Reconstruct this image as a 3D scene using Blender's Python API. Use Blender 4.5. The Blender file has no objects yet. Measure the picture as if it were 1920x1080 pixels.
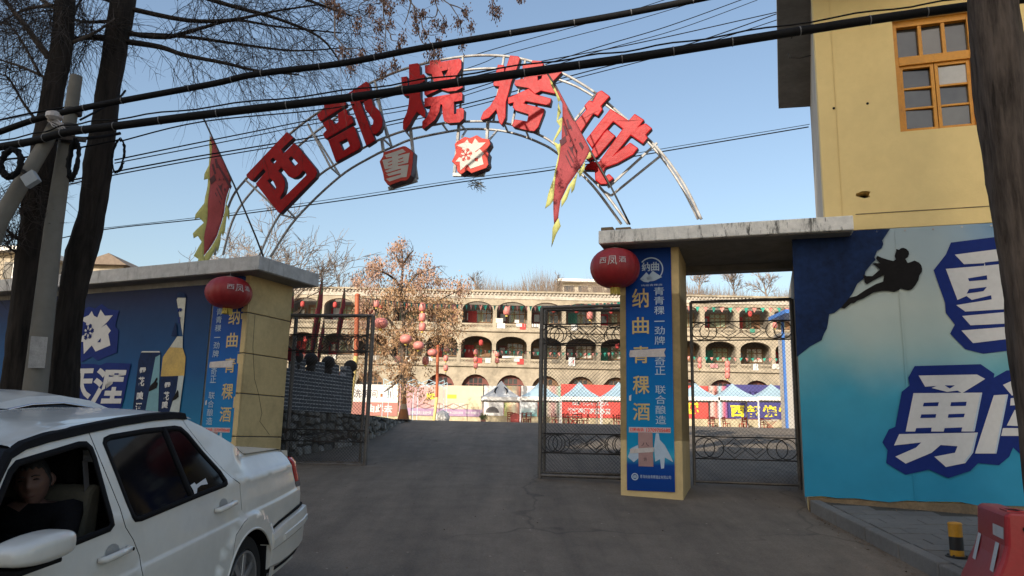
import bpy, bmesh, math, random
from mathutils import Vector, Matrix
from mathutils.geometry import tessellate_polygon, delaunay_2d_cdt
random.seed(7)
SC = bpy.context.scene
COL = SC.collection
V = Vector
R = math.radians
# ---------------------------------------------------------------- camera
FPX, PITCH, ROLL, CAMZ = 1450.0, math.atan(280 / 1450), R(1.27), 1.6
_up = V((0, -math.sin(PITCH), math.cos(PITCH))); _fw = V((0, math.cos(PITCH), math.sin(PITCH))); _rt = V((1, 0, 0))
RT = _rt * math.cos(ROLL) + _up * math.sin(ROLL)
UP = -_rt * math.sin(ROLL) + _up * math.cos(ROLL)
CP = V((0, 0, CAMZ))
cam = bpy.data.cameras.new('camera'); camo = bpy.data.objects.new('camera', cam); COL.objects.link(camo)
cam.sensor_width = 36; cam.lens = FPX / 1920 * 36; cam.clip_start = .05; cam.clip_end = 3000
camo.matrix_world = Matrix((( RT.x, UP.x, -_fw.x, 0), (RT.y, UP.y, -_fw.y, 0), (RT.z, UP.z, -_fw.z, CAMZ), (0, 0, 0, 1)))
SC.camera = camo
# ---------------------------------------------------------------- light
SUN_AZ, SUN_EL = R(30), R(27)          # behind and to the left of the camera
wd = bpy.data.worlds.new('World'); SC.world = wd; wd.use_nodes = True
nt = wd.node_tree
sky = nt.nodes.new('ShaderNodeTexSky'); sky.sky_type = 'NISHITA'; sky.sun_disc = False
sky.sun_elevation = SUN_EL; sky.sun_rotation = R(180 + 30)
sky.air_density = 1.25; sky.dust_density = 3.5; sky.ozone_density = .85; sky.altitude = 400
nt.links.new(sky.outputs[0], nt.nodes['Background'].inputs[0]); nt.nodes['Background'].inputs[1].default_value = .10
sl = bpy.data.lights.new('sun', 'SUN'); sl.energy = 3.3; sl.angle = R(.5); sl.color = (1, .91, .78)
slo = bpy.data.objects.new('sun', sl); COL.objects.link(slo)
TOSUN = V((-math.sin(SUN_AZ) * math.cos(SUN_EL), -math.cos(SUN_AZ) * math.cos(SUN_EL), math.sin(SUN_EL)))
slo.rotation_euler = TOSUN.to_track_quat('Z', 'Y').to_euler(); slo.location = (-30, -40, 40)
SC.view_settings.view_transform = 'Standard'; SC.view_settings.look = 'None'
SC.view_settings.gamma = 1; SC.view_settings.exposure = 1.0
# ---------------------------------------------------------------- helpers
def ray(px, py): return _fw + RT * ((px - 960) / FPX) + UP * ((540 - py) / FPX)
def at_y(px, py, y):
    d = ray(px, py); return CP + d * (y / d.y)
def on_plane(px, py, o, n):
    d = ray(px, py); return CP + d * ((o - CP).dot(n) / d.dot(n))
def lerp(a, b, t): return a + (b - a) * t
class Frame:
    def __init__(s, o, u, n, v=V((0, 0, 1))): s.o, s.u, s.v, s.n = V(o), V(u), V(v), V(n)
    def at(s, a, b, c=0.0): return s.o + s.u * a + s.v * b + s.n * c
    def px(s, x, y, c=0.0):
        p = on_plane(x, y, s.o + s.n * c, s.n) - s.o
        return p.dot(s.u), p.dot(s.v)
    def P(s, x, y, c=0.0):
        a, b = s.px(x, y, c); return s.at(a, b, c)
class MB:
    def __init__(s): s.v, s.f = [], []
    def add(s, vs, fs):
        k = len(s.v); s.v += [V(p) for p in vs]; s.f += [tuple(i + k for i in f) for f in fs]; return s
    def box(s, c, d, X=V((1, 0, 0)), Y=V((0, 1, 0)), Z=V((0, 0, 1))):
        c = V(c); vs = [c + X * (i * d[0] / 2) + Y * (j * d[1] / 2) + Z * (k * d[2] / 2) for i in (-1, 1) for j in (-1, 1) for k in (-1, 1)]
        return s.add(vs, [(0, 1, 3, 2), (4, 6, 7, 5), (0, 4, 5, 1), (2, 3, 7, 6), (0, 2, 6, 4), (1, 5, 7, 3)])
    def fbox(s, F, a0, a1, b0, b1, c0, c1):
        return s.box(F.at((a0 + a1) / 2, (b0 + b1) / 2, (c0 + c1) / 2), (abs(a1 - a0), abs(c1 - c0), abs(b1 - b0)), F.u, F.n, F.v)
    def bar(s, p, q, w, h=None, up=V((0, 0, 1))):
        p, q = V(p), V(q); d = (q - p); L = d.length; d.normalize()
        x = d.cross(up)
        if x.length < 1e-4: x = d.cross(V((0, 1, 0)))
        x.normalize(); y = x.cross(d)
        return s.box((p + q) / 2, (L, w, h or w), d, x, y)
    def tube(s, pts, r, n=8, cap=True, closed=False):
        pts = [V(p) for p in pts]; m = len(pts); rs = r if isinstance(r, (list, tuple)) else [r] * m
        k = len(s.v); last = None
        for i, p in enumerate(pts):
            a = pts[(i - 1) % m] if (i or closed) else p; b = pts[(i + 1) % m] if (i < m - 1 or closed) else p
            t = (b - a)
            if t.length < 1e-9: t = V((0, 0, 1))
            t.normalize()
            if last is None:
                x = t.cross(V((0.02, .05, 1)))
                if x.length < .1: x = t.cross(V((1, 0, 0)))
            else: x = last - t * last.dot(t)
            x.normalize(); last = x; y = t.cross(x)
            for j in range(n):
                an = 2 * math.pi * j / n; s.v.append(p + (x * math.cos(an) + y * math.sin(an)) * rs[i])
        for i in range(m - (0 if closed else 1)):
            i2 = (i + 1) % m
            for j in range(n):
                s.f.append((k + i * n + j, k + i * n + (j + 1) % n, k + i2 * n + (j + 1) % n, k + i2 * n + j))
        if cap and not closed:
            s.f.append(tuple(k + j for j in range(n))[::-1]); s.f.append(tuple(k + (m - 1) * n + j for j in range(n)))
        return s
    def lathe(s, prof, c, n=16, Z=V((0, 0, 1)), X=V((1, 0, 0)), sx=1.0):
        Y = Z.cross(X); k = len(s.v); c = V(c)
        for r, z in prof:
            for j in range(n):
                an = 2 * math.pi * j / n; s.v.append(c + Z * z + X * (r * sx * math.cos(an)) + Y * (r * math.sin(an)))
        for i in range(len(prof) - 1):
            for j in range(n): s.f.append((k + i * n + j, k + i * n + (j + 1) % n, k + (i + 1) * n + (j + 1) % n, k + (i + 1) * n + j))
        s.f.append(tuple(k + j for j in range(n))[::-1]); s.f.append(tuple(k + (len(prof) - 1) * n + j for j in range(n)))
        return s
    def plate(s, poly, fn, holes=()):
        loops = [poly] + list(holes)
        tris = tessellate_polygon([[V((x, y, 0)) for x, y in l] for l in loops])
        return s.add([fn(x, y) for l in loops for x, y in l], [tuple(t) for t in tris])
    def prism(s, poly, fn, d0, d1, holes=()):
        """fn(x, y, d) -> point; front at d1, back at d0"""
        loops = [list(poly)] + [list(h) for h in holes]
        tris = tessellate_polygon([[V((x, y, 0)) for x, y in l] for l in loops])
        flat = [p for l in loops for p in l]; n = len(flat)
        vs = [fn(x, y, d1) for x, y in flat] + [fn(x, y, d0) for x, y in flat]
        fs = [tuple(t) for t in tris] + [tuple(i + n for i in t[::-1]) for t in tris]
        k = 0
        for l in loops:
            m = len(l)
            for i in range(m): fs.append((k + i, k + (i + 1) % m, n + k + (i + 1) % m, n + k + i))
            k += m
        return s.add(vs, fs)
    def quad(s, a, b, c, d): return s.add([a, b, c, d], [(0, 1, 2, 3)])
    def grid(s, fn, nu, nv):
        vs = [fn(i / nu, j / nv) for i in range(nu + 1) for j in range(nv + 1)]
        return s.add(vs, [(i * (nv + 1) + j, (i + 1) * (nv + 1) + j, (i + 1) * (nv + 1) + j + 1, i * (nv + 1) + j + 1) for i in range(nu) for j in range(nv)])
def tag(o, label=None, cat=None, group=None, kind=None):
    if label: o['label'] = label
    if cat: o['category'] = cat
    if group: o['group'] = group
    if kind: o['kind'] = kind
    return o
ORG = {}
def thing(name, label, cat, loc, group=None, kind=None):
    o = bpy.data.objects.new(name, None); COL.objects.link(o); o.location = loc; o.empty_display_size = .2
    ORG[o.name] = V(loc); return tag(o, label, cat, group, kind)
def world_of(o): return ORG.get(o.name, V((0, 0, 0)))
def obj(name, mb, mat, parent=None, smooth=False, sharp=None, bevel=0, label=None, cat=None, group=None, kind=None, fix=True, origin=None):
    """vertices are given in world coordinates; the object's origin is the parent's (or `origin`)"""
    if parent is not None: org = world_of(parent)
    elif origin is not None: org = V(origin)
    else:
        xs = [p.x for p in mb.v]; ys = [p.y for p in mb.v]; zs = [p.z for p in mb.v]
        org = V(((min(xs) + max(xs)) / 2, (min(ys) + max(ys)) / 2, min(zs)))
    me = bpy.data.meshes.new(name)
    me.from_pydata([(p - org)[:] for p in mb.v], [], mb.f)
    if fix:
        bm = bmesh.new(); bm.from_mesh(me); bmesh.ops.recalc_face_normals(bm, faces=bm.faces); bm.to_mesh(me); bm.free()
    if smooth:
        me.polygons.foreach_set('use_smooth', [True] * len(me.polygons))
        if sharp: me.set_sharp_from_angle(angle=R(sharp))
    o = bpy.data.objects.new(name, me); COL.objects.link(o)
    if isinstance(mat, (list, tuple)):
        for m in mat: me.materials.append(m)
    else: me.materials.append(mat)
    if parent is not None:
        o.parent = parent
    else: o.location = org
    ORG[o.name] = org
    if bevel:
        b = o.modifiers.new('bevel', 'BEVEL'); b.width = bevel; b.segments = 2; b.limit_method = 'ANGLE'; b.angle_limit = R(40)
    return tag(o, label, cat, group, kind)
# ---- lettering (built-in font) as flat or raised meshes
_gc = {}
def glyph(sx, bold=0.0):
    key = (sx, bold)
    if key in _gc: return _gc[key]
    c = bpy.data.curves.new('t', 'FONT'); c.body = sx; c.offset = bold; c.resolution_u = 3
    o = bpy.data.objects.new('t', c); COL.objects.link(o)
    me = o.evaluated_get(bpy.context.evaluated_depsgraph_get()).to_mesh()
    vs = [(v.co.x, v.co.y) for v in me.vertices]; fs = [tuple(p.vertices) for p in me.polygons]
    bpy.data.objects.remove(o); bpy.data.curves.remove(c)
    x0 = min(v[0] for v in vs); x1 = max(v[0] for v in vs); y0 = min(v[1] for v in vs); y1 = max(v[1] for v in vs)
    vs = [((x - x0) / (x1 - x0 + 1e-9), (y - y0) / (y1 - y0 + 1e-9)) for x, y in vs]
    _gc[key] = (vs, fs, (x1 - x0) / (y1 - y0 + 1e-9)); return _gc[key]
def put_text(mb, sx, fn, bold=0.0):
    """fn(s, t) with s, t in 0..1 over the text's box"""
    vs, fs, _ = glyph(sx, bold); return mb.add([fn(x, y) for x, y in vs], fs)
def text_box(mb, sx, F, a0, b0, a1, b1, c, bold=0.0, shear=0.0):
    return put_text(mb, sx, lambda x, y: F.at(lerp(a0, a1, x) + shear * y, lerp(b0, b1, y), c), bold)
# ---------------------------------------------------------------- materials
def new_mat(name):
    m = bpy.data.materials.new(name); m.use_nodes = True; return m, m.node_tree, m.node_tree.nodes['Principled BSDF']
def nd(t, ty, **kw):
    n = t.nodes.new(ty)
    for k, v in kw.items(): setattr(n, k, v)
    return n
def noise(t, vec, scale, detail=5, rough=.6):
    n = nd(t, 'ShaderNodeTexNoise'); n.inputs['Scale'].default_value = scale; n.inputs['Detail'].default_value = detail; n.inputs['Roughness'].default_value = rough
    if vec: t.links.new(vec, n.inputs['Vector'])
    return n.outputs['Fac']
def ramp(t, fac, stops, interp='LINEAR'):
    r = nd(t, 'ShaderNodeValToRGB'); r.color_ramp.interpolation = interp
    e = r.color_ramp.elements
    while len(e) < len(stops): e.new(.5)
    for i, (p, c) in enumerate(stops):
        e[i].position = p; e[i].color = (*c, 1) if len(c) == 3 else c
    t.links.new(fac, r.inputs[0]); return r.outputs['Color']
def mixc(t, fac, a, b, mode='MIX'):
    n = nd(t, 'ShaderNodeMix', data_type='RGBA', blend_type=mode)
    for sock, val in ((n.inputs[0], fac), (n.inputs[6], a), (n.inputs[7], b)):
        if hasattr(val, 'is_linked'): t.links.new(val, sock)
        elif isinstance(val, (int, float)): sock.default_value = val
        else: sock.default_value = (*val, 1)
    return n.outputs[2]
def mul(c, k): return tuple(min(1, x * k) for x in c)
def M(name, col, rough=.7, var=.18, scale=3.0, bump=.15, bscale=60, metal=0, spec=.5, dirt=None, dirt_amt=.5, dirt_scale=1.5, coat=0):
    """plain surface: colour mottled at two scales, fine relief, optional dirt patches"""
    m, t, b = new_mat(name)
    tc = nd(t, 'ShaderNodeTexCoord').outputs['Object']
    n1 = noise(t, tc, scale); n2 = noise(t, tc, scale * 9, 3)
    c = ramp(t, n1, [(.3, mul(col, 1 - var)), (.7, mul(col, 1 + var))])
    c = mixc(t, .35, c, ramp(t, n2, [(.3, mul(col, 1 - var * 1.5)), (.7, mul(col, 1 + var * 1.3))]))
    if dirt:
        f = ramp(t, noise(t, tc, dirt_scale, 8, .7), [(.45, (0, 0, 0)), (.72, (dirt_amt,) * 3)])
        c = mixc(t, f, c, dirt)
    t.links.new(c, b.inputs['Base Color'])
    b.inputs['Roughness'].default_value = rough; b.inputs['Metallic'].default_value = metal; b.inputs['Specular IOR Level'].default_value = spec
    b.inputs['Coat Weight'].default_value = coat; b.inputs['Coat Roughness'].default_value = .05
    if bump:
        bp = nd(t, 'ShaderNodeBump'); bp.inputs['Strength'].default_value = bump; bp.inputs['Distance'].default_value = .02
        t.links.new(noise(t, tc, bscale, 4), bp.inputs['Height']); t.links.new(bp.outputs[0], b.inputs['Normal'])
    return m
def gradient_mat(name, axis, stops, rough=.45, wave=None, noise_amt=.12, nscale=2.0, uneven=0.0):
    """printed sheet: colour runs along one axis of the sheet"""
    m, t, b = new_mat(name)
    tc = nd(t, 'ShaderNodeTexCoord'); sp = nd(t, 'ShaderNodeSeparateXYZ'); t.links.new(tc.outputs['Generated'], sp.inputs[0])
    f = sp.outputs[axis]
    if uneven:
        ma = nd(t, 'ShaderNodeMath', operation='MULTIPLY_ADD'); ma.inputs[1].default_value = uneven
        t.links.new(noise(t, tc.outputs['Object'], nscale, 3), ma.inputs[0]); t.links.new(f, ma.inputs[2]); f = ma.outputs[0]
    c = ramp(t, f, stops)
    g = ramp(t, noise(t, tc.outputs['Object'], 3, 6), [(.3, (1 - noise_amt,) * 3), (.7, (1, 1, 1))])
    c = mixc(t, 1.0, c, g, 'MULTIPLY')
    t.links.new(c, b.inputs['Base Color']); b.inputs['Roughness'].default_value = rough; b.inputs['Specular IOR Level'].default_value = .12
    bp = nd(t, 'ShaderNodeBump'); bp.inputs['Strength'].default_value = .25; bp.inputs['Distance'].default_value = .05
    t.links.new(noise(t, tc.outputs['Object'], 2.2, 2), bp.inputs['Height']); t.links.new(bp.outputs[0], b.inputs['Normal'])
    return m
def bark_mat(name, dark, light, sc=1.0):
    m, t, b = new_mat(name)
    tc = nd(t, 'ShaderNodeTexCoord').outputs['Object']; mp = nd(t, 'ShaderNodeMapping'); mp.inputs['Scale'].default_value = (14 * sc, 14 * sc, 1.6 * sc); t.links.new(tc, mp.inputs[0])
    n1 = noise(t, mp.outputs[0], 1.2, 8, .65); n2 = noise(t, tc, .9, 3)
    c = ramp(t, n1, [(.32, dark), (.62, light)]); c = mixc(t, ramp(t, n2, [(.5, (0, 0, 0)), (.75, (.6, .6, .6))]), c, mul(light, 1.35))
    t.links.new(c, b.inputs['Base Color']); b.inputs['Roughness'].default_value = .92; b.inputs['Specular IOR Level'].default_value = .2
    bp = nd(t, 'ShaderNodeBump'); bp.inputs['Strength'].default_value = .9; bp.inputs['Distance'].default_value = .03
    t.links.new(n1, bp.inputs['Height']); t.links.new(bp.outputs[0], b.inputs['Normal']); return m
def glass_mat(name, col=(.02, .025, .03), rough=.05):
    m, t, b = new_mat(name); tc = nd(t, 'ShaderNodeTexCoord').outputs['Object']
    t.links.new(ramp(t, noise(t, tc, 2, 3), [(.3, mul(col, .6)), (.7, mul(col, 1.5))]), b.inputs['Base Color'])
    t.links.new(ramp(t, noise(t, tc, 5, 4), [(.3, (rough,) * 3), (.8, (rough * 3,) * 3)]), b.inputs['Roughness'])
    b.inputs['Specular IOR Level'].default_value = .7; return m
def ground_mat(name, col, col2, crack=True, cscale=.22):
    m, t, b = new_mat(name)
    tc = nd(t, 'ShaderNodeTexCoord').outputs['Object']
    n1 = noise(t, tc, .35, 8, .65); n2 = noise(t, tc, 2.6, 8, .7); n3 = noise(t, tc, 60, 4)
    c = ramp(t, n1, [(.3, col), (.7, col2)])
    c = mixc(t, .5, c, ramp(t, n2, [(.28, mul(col, .5)), (.72, mul(col2, 1.25))]))
    c = mixc(t, .3, c, ramp(t, n3, [(.3, mul(col, .6)), (.7, mul(col2, 1.35))]))
    mpg = nd(t, 'ShaderNodeMapping'); mpg.inputs['Scale'].default_value = (1.5, .11, 1); t.links.new(tc, mpg.inputs[0])
    c = mixc(t, 1.0, c, ramp(t, noise(t, mpg.outputs[0], 1.6, 6, .7), [(.32, (.72, .71, .70)), (.66, (1.08, 1.06, 1.03))]), 'MULTIPLY')
    h = n3
    if crack:
        ns = nd(t, 'ShaderNodeTexNoise'); ns.inputs['Scale'].default_value = 1.3; t.links.new(tc, ns.inputs['Vector'])
        wv = nd(t, 'ShaderNodeMix', data_type='RGBA', blend_type='LINEAR_LIGHT'); wv.inputs[0].default_value = .5
        t.links.new(tc, wv.inputs[6]); t.links.new(ns.outputs['Color'], wv.inputs[7])
        vo = nd(t, 'ShaderNodeTexVoronoi', feature='DISTANCE_TO_EDGE'); vo.inputs['Scale'].default_value = cscale; t.links.new(wv.outputs[2], vo.inputs['Vector'])
        f = ramp(t, vo.outputs['Distance'], [(.0, (.5,) * 3), (.002, (.35,) * 3), (.006, (0, 0, 0))])
        gate = ramp(t, noise(t, tc, .3, 2), [(.38, (0, 0, 0)), (.52, (1, 1, 1))])
        f = mixc(t, 1.0, f, gate, 'MULTIPLY')
        c = mixc(t, f, c, mul(col, .25))
        st = ramp(t, noise(t, tc, .8, 6, .75), [(.55, (0, 0, 0)), (.75, (.5,) * 3)]); c = mixc(t, st, c, mul(col, .55))
        # pale specks of litter and grit trodden into the surface
        v2 = nd(t, 'ShaderNodeTexVoronoi'); v2.inputs['Scale'].default_value = 4.2; t.links.new(tc, v2.inputs['Vector'])
        c = mixc(t, ramp(t, v2.outputs['Distance'], [(.03, (.55,) * 3), (.06, (0, 0, 0))]), c, mul(col2, 2.4))
    t.links.new(c, b.inputs['Base Color']); b.inputs['Roughness'].default_value = .85; b.inputs['Specular IOR Level'].default_value = .3
    bp = nd(t, 'ShaderNodeBump'); bp.inputs['Strength'].default_value = .35; bp.inputs['Distance'].default_value = .02
    t.links.new(h, bp.inputs['Height']); t.links.new(bp.outputs[0], b.inputs['Normal']); return m
def streaked_mat(name, col, streak, amt=.9, rough=.85, xs=6.0):
    """weathered concrete: dark streaks run down from the top edge"""
    m, t, b = new_mat(name)
    tc = nd(t, 'ShaderNodeTexCoord').outputs['Object']; mp = nd(t, 'ShaderNodeMapping'); mp.inputs['Scale'].default_value = (xs, xs, xs * .22); t.links.new(tc, mp.inputs[0])
    n1 = noise(t, mp.outputs[0], 1.3, 8, .75); n2 = noise(t, tc, 1.1, 5)
    c = ramp(t, noise(t, tc, 9, 6), [(.3, mul(col, .8)), (.7, mul(col, 1.12))])
    f = mixc(t, 1.0, ramp(t, n1, [(.53, (0, 0, 0)), (.62, (amt,) * 3)]), ramp(t, n2, [(.4, (.15,) * 3), (.6, (1, 1, 1))]), 'MULTIPLY')
    c = mixc(t, f, c, streak)
    t.links.new(c, b.inputs['Base Color']); b.inputs['Roughness'].default_value = rough
    bp = nd(t, 'ShaderNodeBump'); bp.inputs['Strength'].default_value = .3; bp.inputs['Distance'].default_value = .02
    t.links.new(noise(t, tc, 40, 5), bp.inputs['Height']); t.links.new(bp.outputs[0], b.inputs['Normal']); return m
MT = {}
MT['concrete'] = M('concrete', (.30, .29, .27), .9, .2, 1.2, .3, 40, dirt=(.10, .095, .09), dirt_amt=.6)
MT['pole_concrete'] = M('pole_concrete', (.165, .152, .125), .9, .12, 1.5, .2, 50, dirt=(.2, .19, .17))
MT['slab'] = streaked_mat('weathered_slab', (.80, .78, .72), (.03, .028, .025), .95, xs=9.0)
MT['slab_clean'] = streaked_mat('plain_slab', (.50, .50, .49), (.16, .155, .15), .5)
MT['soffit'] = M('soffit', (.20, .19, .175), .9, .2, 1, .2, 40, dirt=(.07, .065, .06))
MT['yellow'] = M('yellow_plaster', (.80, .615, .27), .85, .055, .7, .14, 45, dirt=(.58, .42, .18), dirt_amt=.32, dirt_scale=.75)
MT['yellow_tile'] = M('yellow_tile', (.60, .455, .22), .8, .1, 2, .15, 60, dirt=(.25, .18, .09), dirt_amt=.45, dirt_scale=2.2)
MT['grey_tile'] = M('grey_tile', (.30, .27, .22), .85, .12, 2, .15, 60, dirt=(.16, .14, .11))
MT['joint'] = M('joint', (.055, .05, .04), .95, .2)
MT['plinth'] = M('plinth', (.20, .145, .085), .95, .35, 5, .5, 30, dirt=(.06, .05, .04))
MT['steel'] = M('weathered_steel', (.42, .41, .39), .55, .2, 8, .1, 90, metal=.25, dirt=(.16, .10, .06), dirt_amt=.7, dirt_scale=5)
MT['white_steel'] = M('white_painted_steel', (.38, .37, .35), .6, .15, 6, .1, 80, dirt=(.14, .085, .05), dirt_amt=.85, dirt_scale=7)
MT['iron'] = M('dark_iron', (.04, .04, .04), .6, .3, 9, .2, 90, metal=.5, dirt=(.09, .05, .03), dirt_amt=.5, dirt_scale=6)
MT['gate_pipe'] = M('gate_pipe', (.13, .125, .12), .5, .25, 7, .15, 80, metal=.4, dirt=(.08, .05, .03), dirt_amt=.5, dirt_scale=5)
MT['char_red'] = M('red_plastic', (.34, .006, .008), .40, .25, 2.5, .30, 7, spec=.10, dirt=(.25, .02, .02), dirt_amt=.4, dirt_scale=3)
MT['char_edge'] = M('dark_edge', (.05, .022, .035), .5, .2)
MT['sign_red'] = M('sign_red', (.46, .06, .045), .6, .12, 4, .05, 20, spec=.12)
MT['sign_white'] = M('sign_white', (.50, .47, .42), .6, .08, 4, .04, 20, spec=.12)
MT['navy'] = M('navy_print', (.007, .022, .15), .6, .15, 2, .05, 12, spec=.12)
MT['rock_navy'] = M('rock_print', (.006, .020, .070), .6, .5, 1.6, .05, 12, spec=.12)
MT['print_white'] = M('white_print', (.56, .56, .55), .6, .08, 2, .05, 12, spec=.12)
MT['print_black'] = M('black_print', (.011, .010, .010), .7, .3, 4, .05, 12, spec=.1)
MT['gold'] = M('gold_print', (.52, .38, .15), .5, .15, 8, .03, 12)
MT['pale_blue'] = M('pale_blue_print', (.40, .50, .60), .6, .1, 8, .03, 12, spec=.12)
MT['red_print'] = M('red_print', (.62, .05, .04), .5, .1)
MT['tape'] = M('tape', (.50, .46, .44), .4, .25, 12, .2, 30)
MT['cable'] = M('black_cable', (.010, .010, .011), .7, .3, 20, .1, 60, spec=.12)
MT['tie'] = M('grey_tie', (.13, .13, .135), .5, .1)
MT['bark'] = bark_mat('dark_bark', (.008, .0065, .0055), (.036, .029, .024))
MT['bark2'] = bark_mat('brown_bark', (.020, .015, .012), (.105, .083, .068))
MT['twig'] = M('twig', (.045, .035, .03), .9, .3, 10, 0)
MT['pale_twig'] = M('pale_twig', (.20, .155, .12), .9, .3, 4, 0)
MT['flag_red'] = M('flag_red', (.26, .035, .04), .8, .2, 4, .1, 20)
MT['flag_yellow'] = M('flag_yellow', (.40, .40, .13), .8, .15, 4, .1, 20)
MT['flag_ink'] = M('flag_ink', (.07, .016, .022), .8, .2)
MT['lantern'] = M('lantern_red', (.30, .016, .020), .5, .15, 5, .12, 6, dirt=(.16, .01, .012), dirt_amt=.5, dirt_scale=4)
MT['lantern_yellow'] = M('lantern_yellow', (.55, .42, .08), .7, .15)
# ---------------------------------------------------------------- ground
_gp = [(-80, -.4), (-6, -.16), (0, -.07), (2, .08), (6.4, .46), (8, .66), (10, .93), (12, 1.10), (20, 1.93), (24, 2.06), (60, 2.55), (76, 2.75), (700, 2.75)]
def G0(y):
    for (a, b), (c, d) in zip(_gp, _gp[1:]):
        if y <= c: return b + (d - b) * (y - a) / (c - a)
    return _gp[-1][1]
def G(y): return sum(G0(y + k * .25) for k in range(-3, 4)) / 7
ys = [-80, -40, -20, -10] + [-6 + .4 * i for i in range(80)] + [27 + i * 2 for i in range(25)] + [80, 100, 150, 250, 400, 700]
xs = [-500, -200, -80, -40, -20, -10, -6, -4, -2, 0, 2, 3, 4, 6, 8, 12, 20, 40, 80, 200, 500]
g = MB()
for y in ys:
    for x in xs: g.v.append(V((x, y, G(y))))
n = len(xs)
g.f = [(i * n + j, i * n + j + 1, (i + 1) * n + j + 1, (i + 1) * n + j) for i in range(len(ys) - 1) for j in range(n - 1)]
MT['ground'] = ground_mat('worn_concrete', (.146, .120, .092), (.215, .178, .138))
obj('ground', g, MT['ground'], smooth=True, kind='structure', origin=(0, 0, 0), fix=False)
# ---------------------------------------------------------------- frames of the two walls beside the gate
c18, s18 = math.cos(R(18)), math.sin(R(18))
FR = Frame((1.42, 10, 0), (c18, -s18, 0), (-s18, -c18, 0))           # right wall, looking at it: u right, n towards street
FRB = Frame((1.42, 10, 0), (c18, -s18, 0), (s18, c18, 0))
FL = Frame((-3.97, 11.5, 0), (.914, -.407, 0), (-.407, -.914, 0))     # left wall, u<0 goes left
FS = Frame((-3.97, 11.5, 0), (.407, .914, 0), (.914, -.407, 0))       # its return face by the gate
ZS0, ZS1 = 4.09, 4.265                                                # slab under / top
# ---- courses of rendered blocks
def courses(t, F, a0, a1, c0, c1, z0, z1, joints, mat, jm, name='render_block'):
    zs = [z0] + [z for z in joints if z0 + .1 < z < z1 - .1] + [z1]
    mb = MB().fbox(F, a0 + .012, a1 - .012, z0, z1, c0 + .012, c1 - .012); obj('core', mb, jm, t)
    for i in range(len(zs) - 1):
        mb = MB().fbox(F, a0, a1, zs[i] + (.008 if i else 0), zs[i + 1] - .008, c0, c1)
        obj(name, mb, mat, t, bevel=.008)
PW = .77
base = FR.at(PW / 2, .88, -.5)
rp = thing('gate_pillar', 'yellow gate pillar with a tall blue liquor banner, standing free between the two gate openings', 'pillar', base)
jz = [FR.px(1274, y)[1] for y in (550, 645, 734, 827)]
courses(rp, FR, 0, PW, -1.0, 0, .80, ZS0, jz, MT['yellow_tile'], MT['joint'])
# ---- slab roof over the small gate
sb = thing('canopy_slab', 'weathered white concrete slab over the small side gate, carried by the yellow pillar', 'canopy', FR.at(1.2, ZS0, 0))
a0 = FR.px(1122, 440, .35)[0]; a1 = FR.px(1600, 410, .35)[0]
obj('slab', MB().fbox(FR, a0, a1, ZS0, ZS1, -1.35, .35), MT['slab'], sb, bevel=.012)
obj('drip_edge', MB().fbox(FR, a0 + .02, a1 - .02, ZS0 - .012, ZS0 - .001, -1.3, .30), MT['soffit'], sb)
for (x, y, w, h) in ((1128, 420, .16, .07), (1155, 424, .2, .055)):
    a, _ = FR.px(x, y, .2); mb = MB().fbox(FR, a, a + w, ZS1 + .001, ZS1 + h, .05, .25)
    tag(obj('loose_brick', mb, MT['plinth'], bevel=.008), 'loose red brown brick lying on the left end of the weathered canopy slab' if x < 1140 else 'second loose brick on the canopy slab, just beside the corner brick', 'brick', 'bricks on the canopy slab')
# ---- back beam and inner side wall of the small gate
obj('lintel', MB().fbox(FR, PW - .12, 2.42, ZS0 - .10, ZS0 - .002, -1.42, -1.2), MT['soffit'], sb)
# ---------------------------------------------------------------- yellow building on the right
bl = thing('yellow_building', 'two storey yellow plastered building with an orange wooden window above the blue advert wall', 'building', FR.at(5, .9, -2))
ub = FR.px(1545, 390)[0]                 # left edge of the upper storey
zb = FR.px(1700, 427)[1]                 # underside of the yellow wall
wl, wb = FR.px(1688.9, 248.9); wr, _ = FR.px(1843, 235); wt = FR.px(1672, 38)[1]; wl = FR.px(1680, 150)[0]
UR, ZT = 9.5, 9.2
def fr(c): return lambda x, y: FR.at(x, y, c)
def frd(x, y, d): return FR.at(x, y, d)
# upper wall: sheet with the window cut out and its reveal
hole = [(wl, wb), (wr, wb), (wr, wt), (wl, wt)]
h2a, h2b = FR.px(1620, 366)
rag = [(h2a + .055 * math.cos(i) * (1.3 if i % 2 else .7) * 1.4, h2b + .04 * math.sin(i) * (1.2 if i % 3 else .6)) for i in [0, .7, 1.3, 2, 2.7, 3.4, 4, 4.7, 5.4]]
mb = MB().prism([(ub, zb), (UR, zb), (UR, ZT), (ub, ZT)], frd, -.18, .03, [hole, rag])
obj('upper_wall', mb, MT['yellow'], bl)
obj('wall_hole', MB().box(FR.at(h2a, h2b, -.2), (.3, .03, .3), FR.u, FR.n), MT['print_black'], bl)
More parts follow.
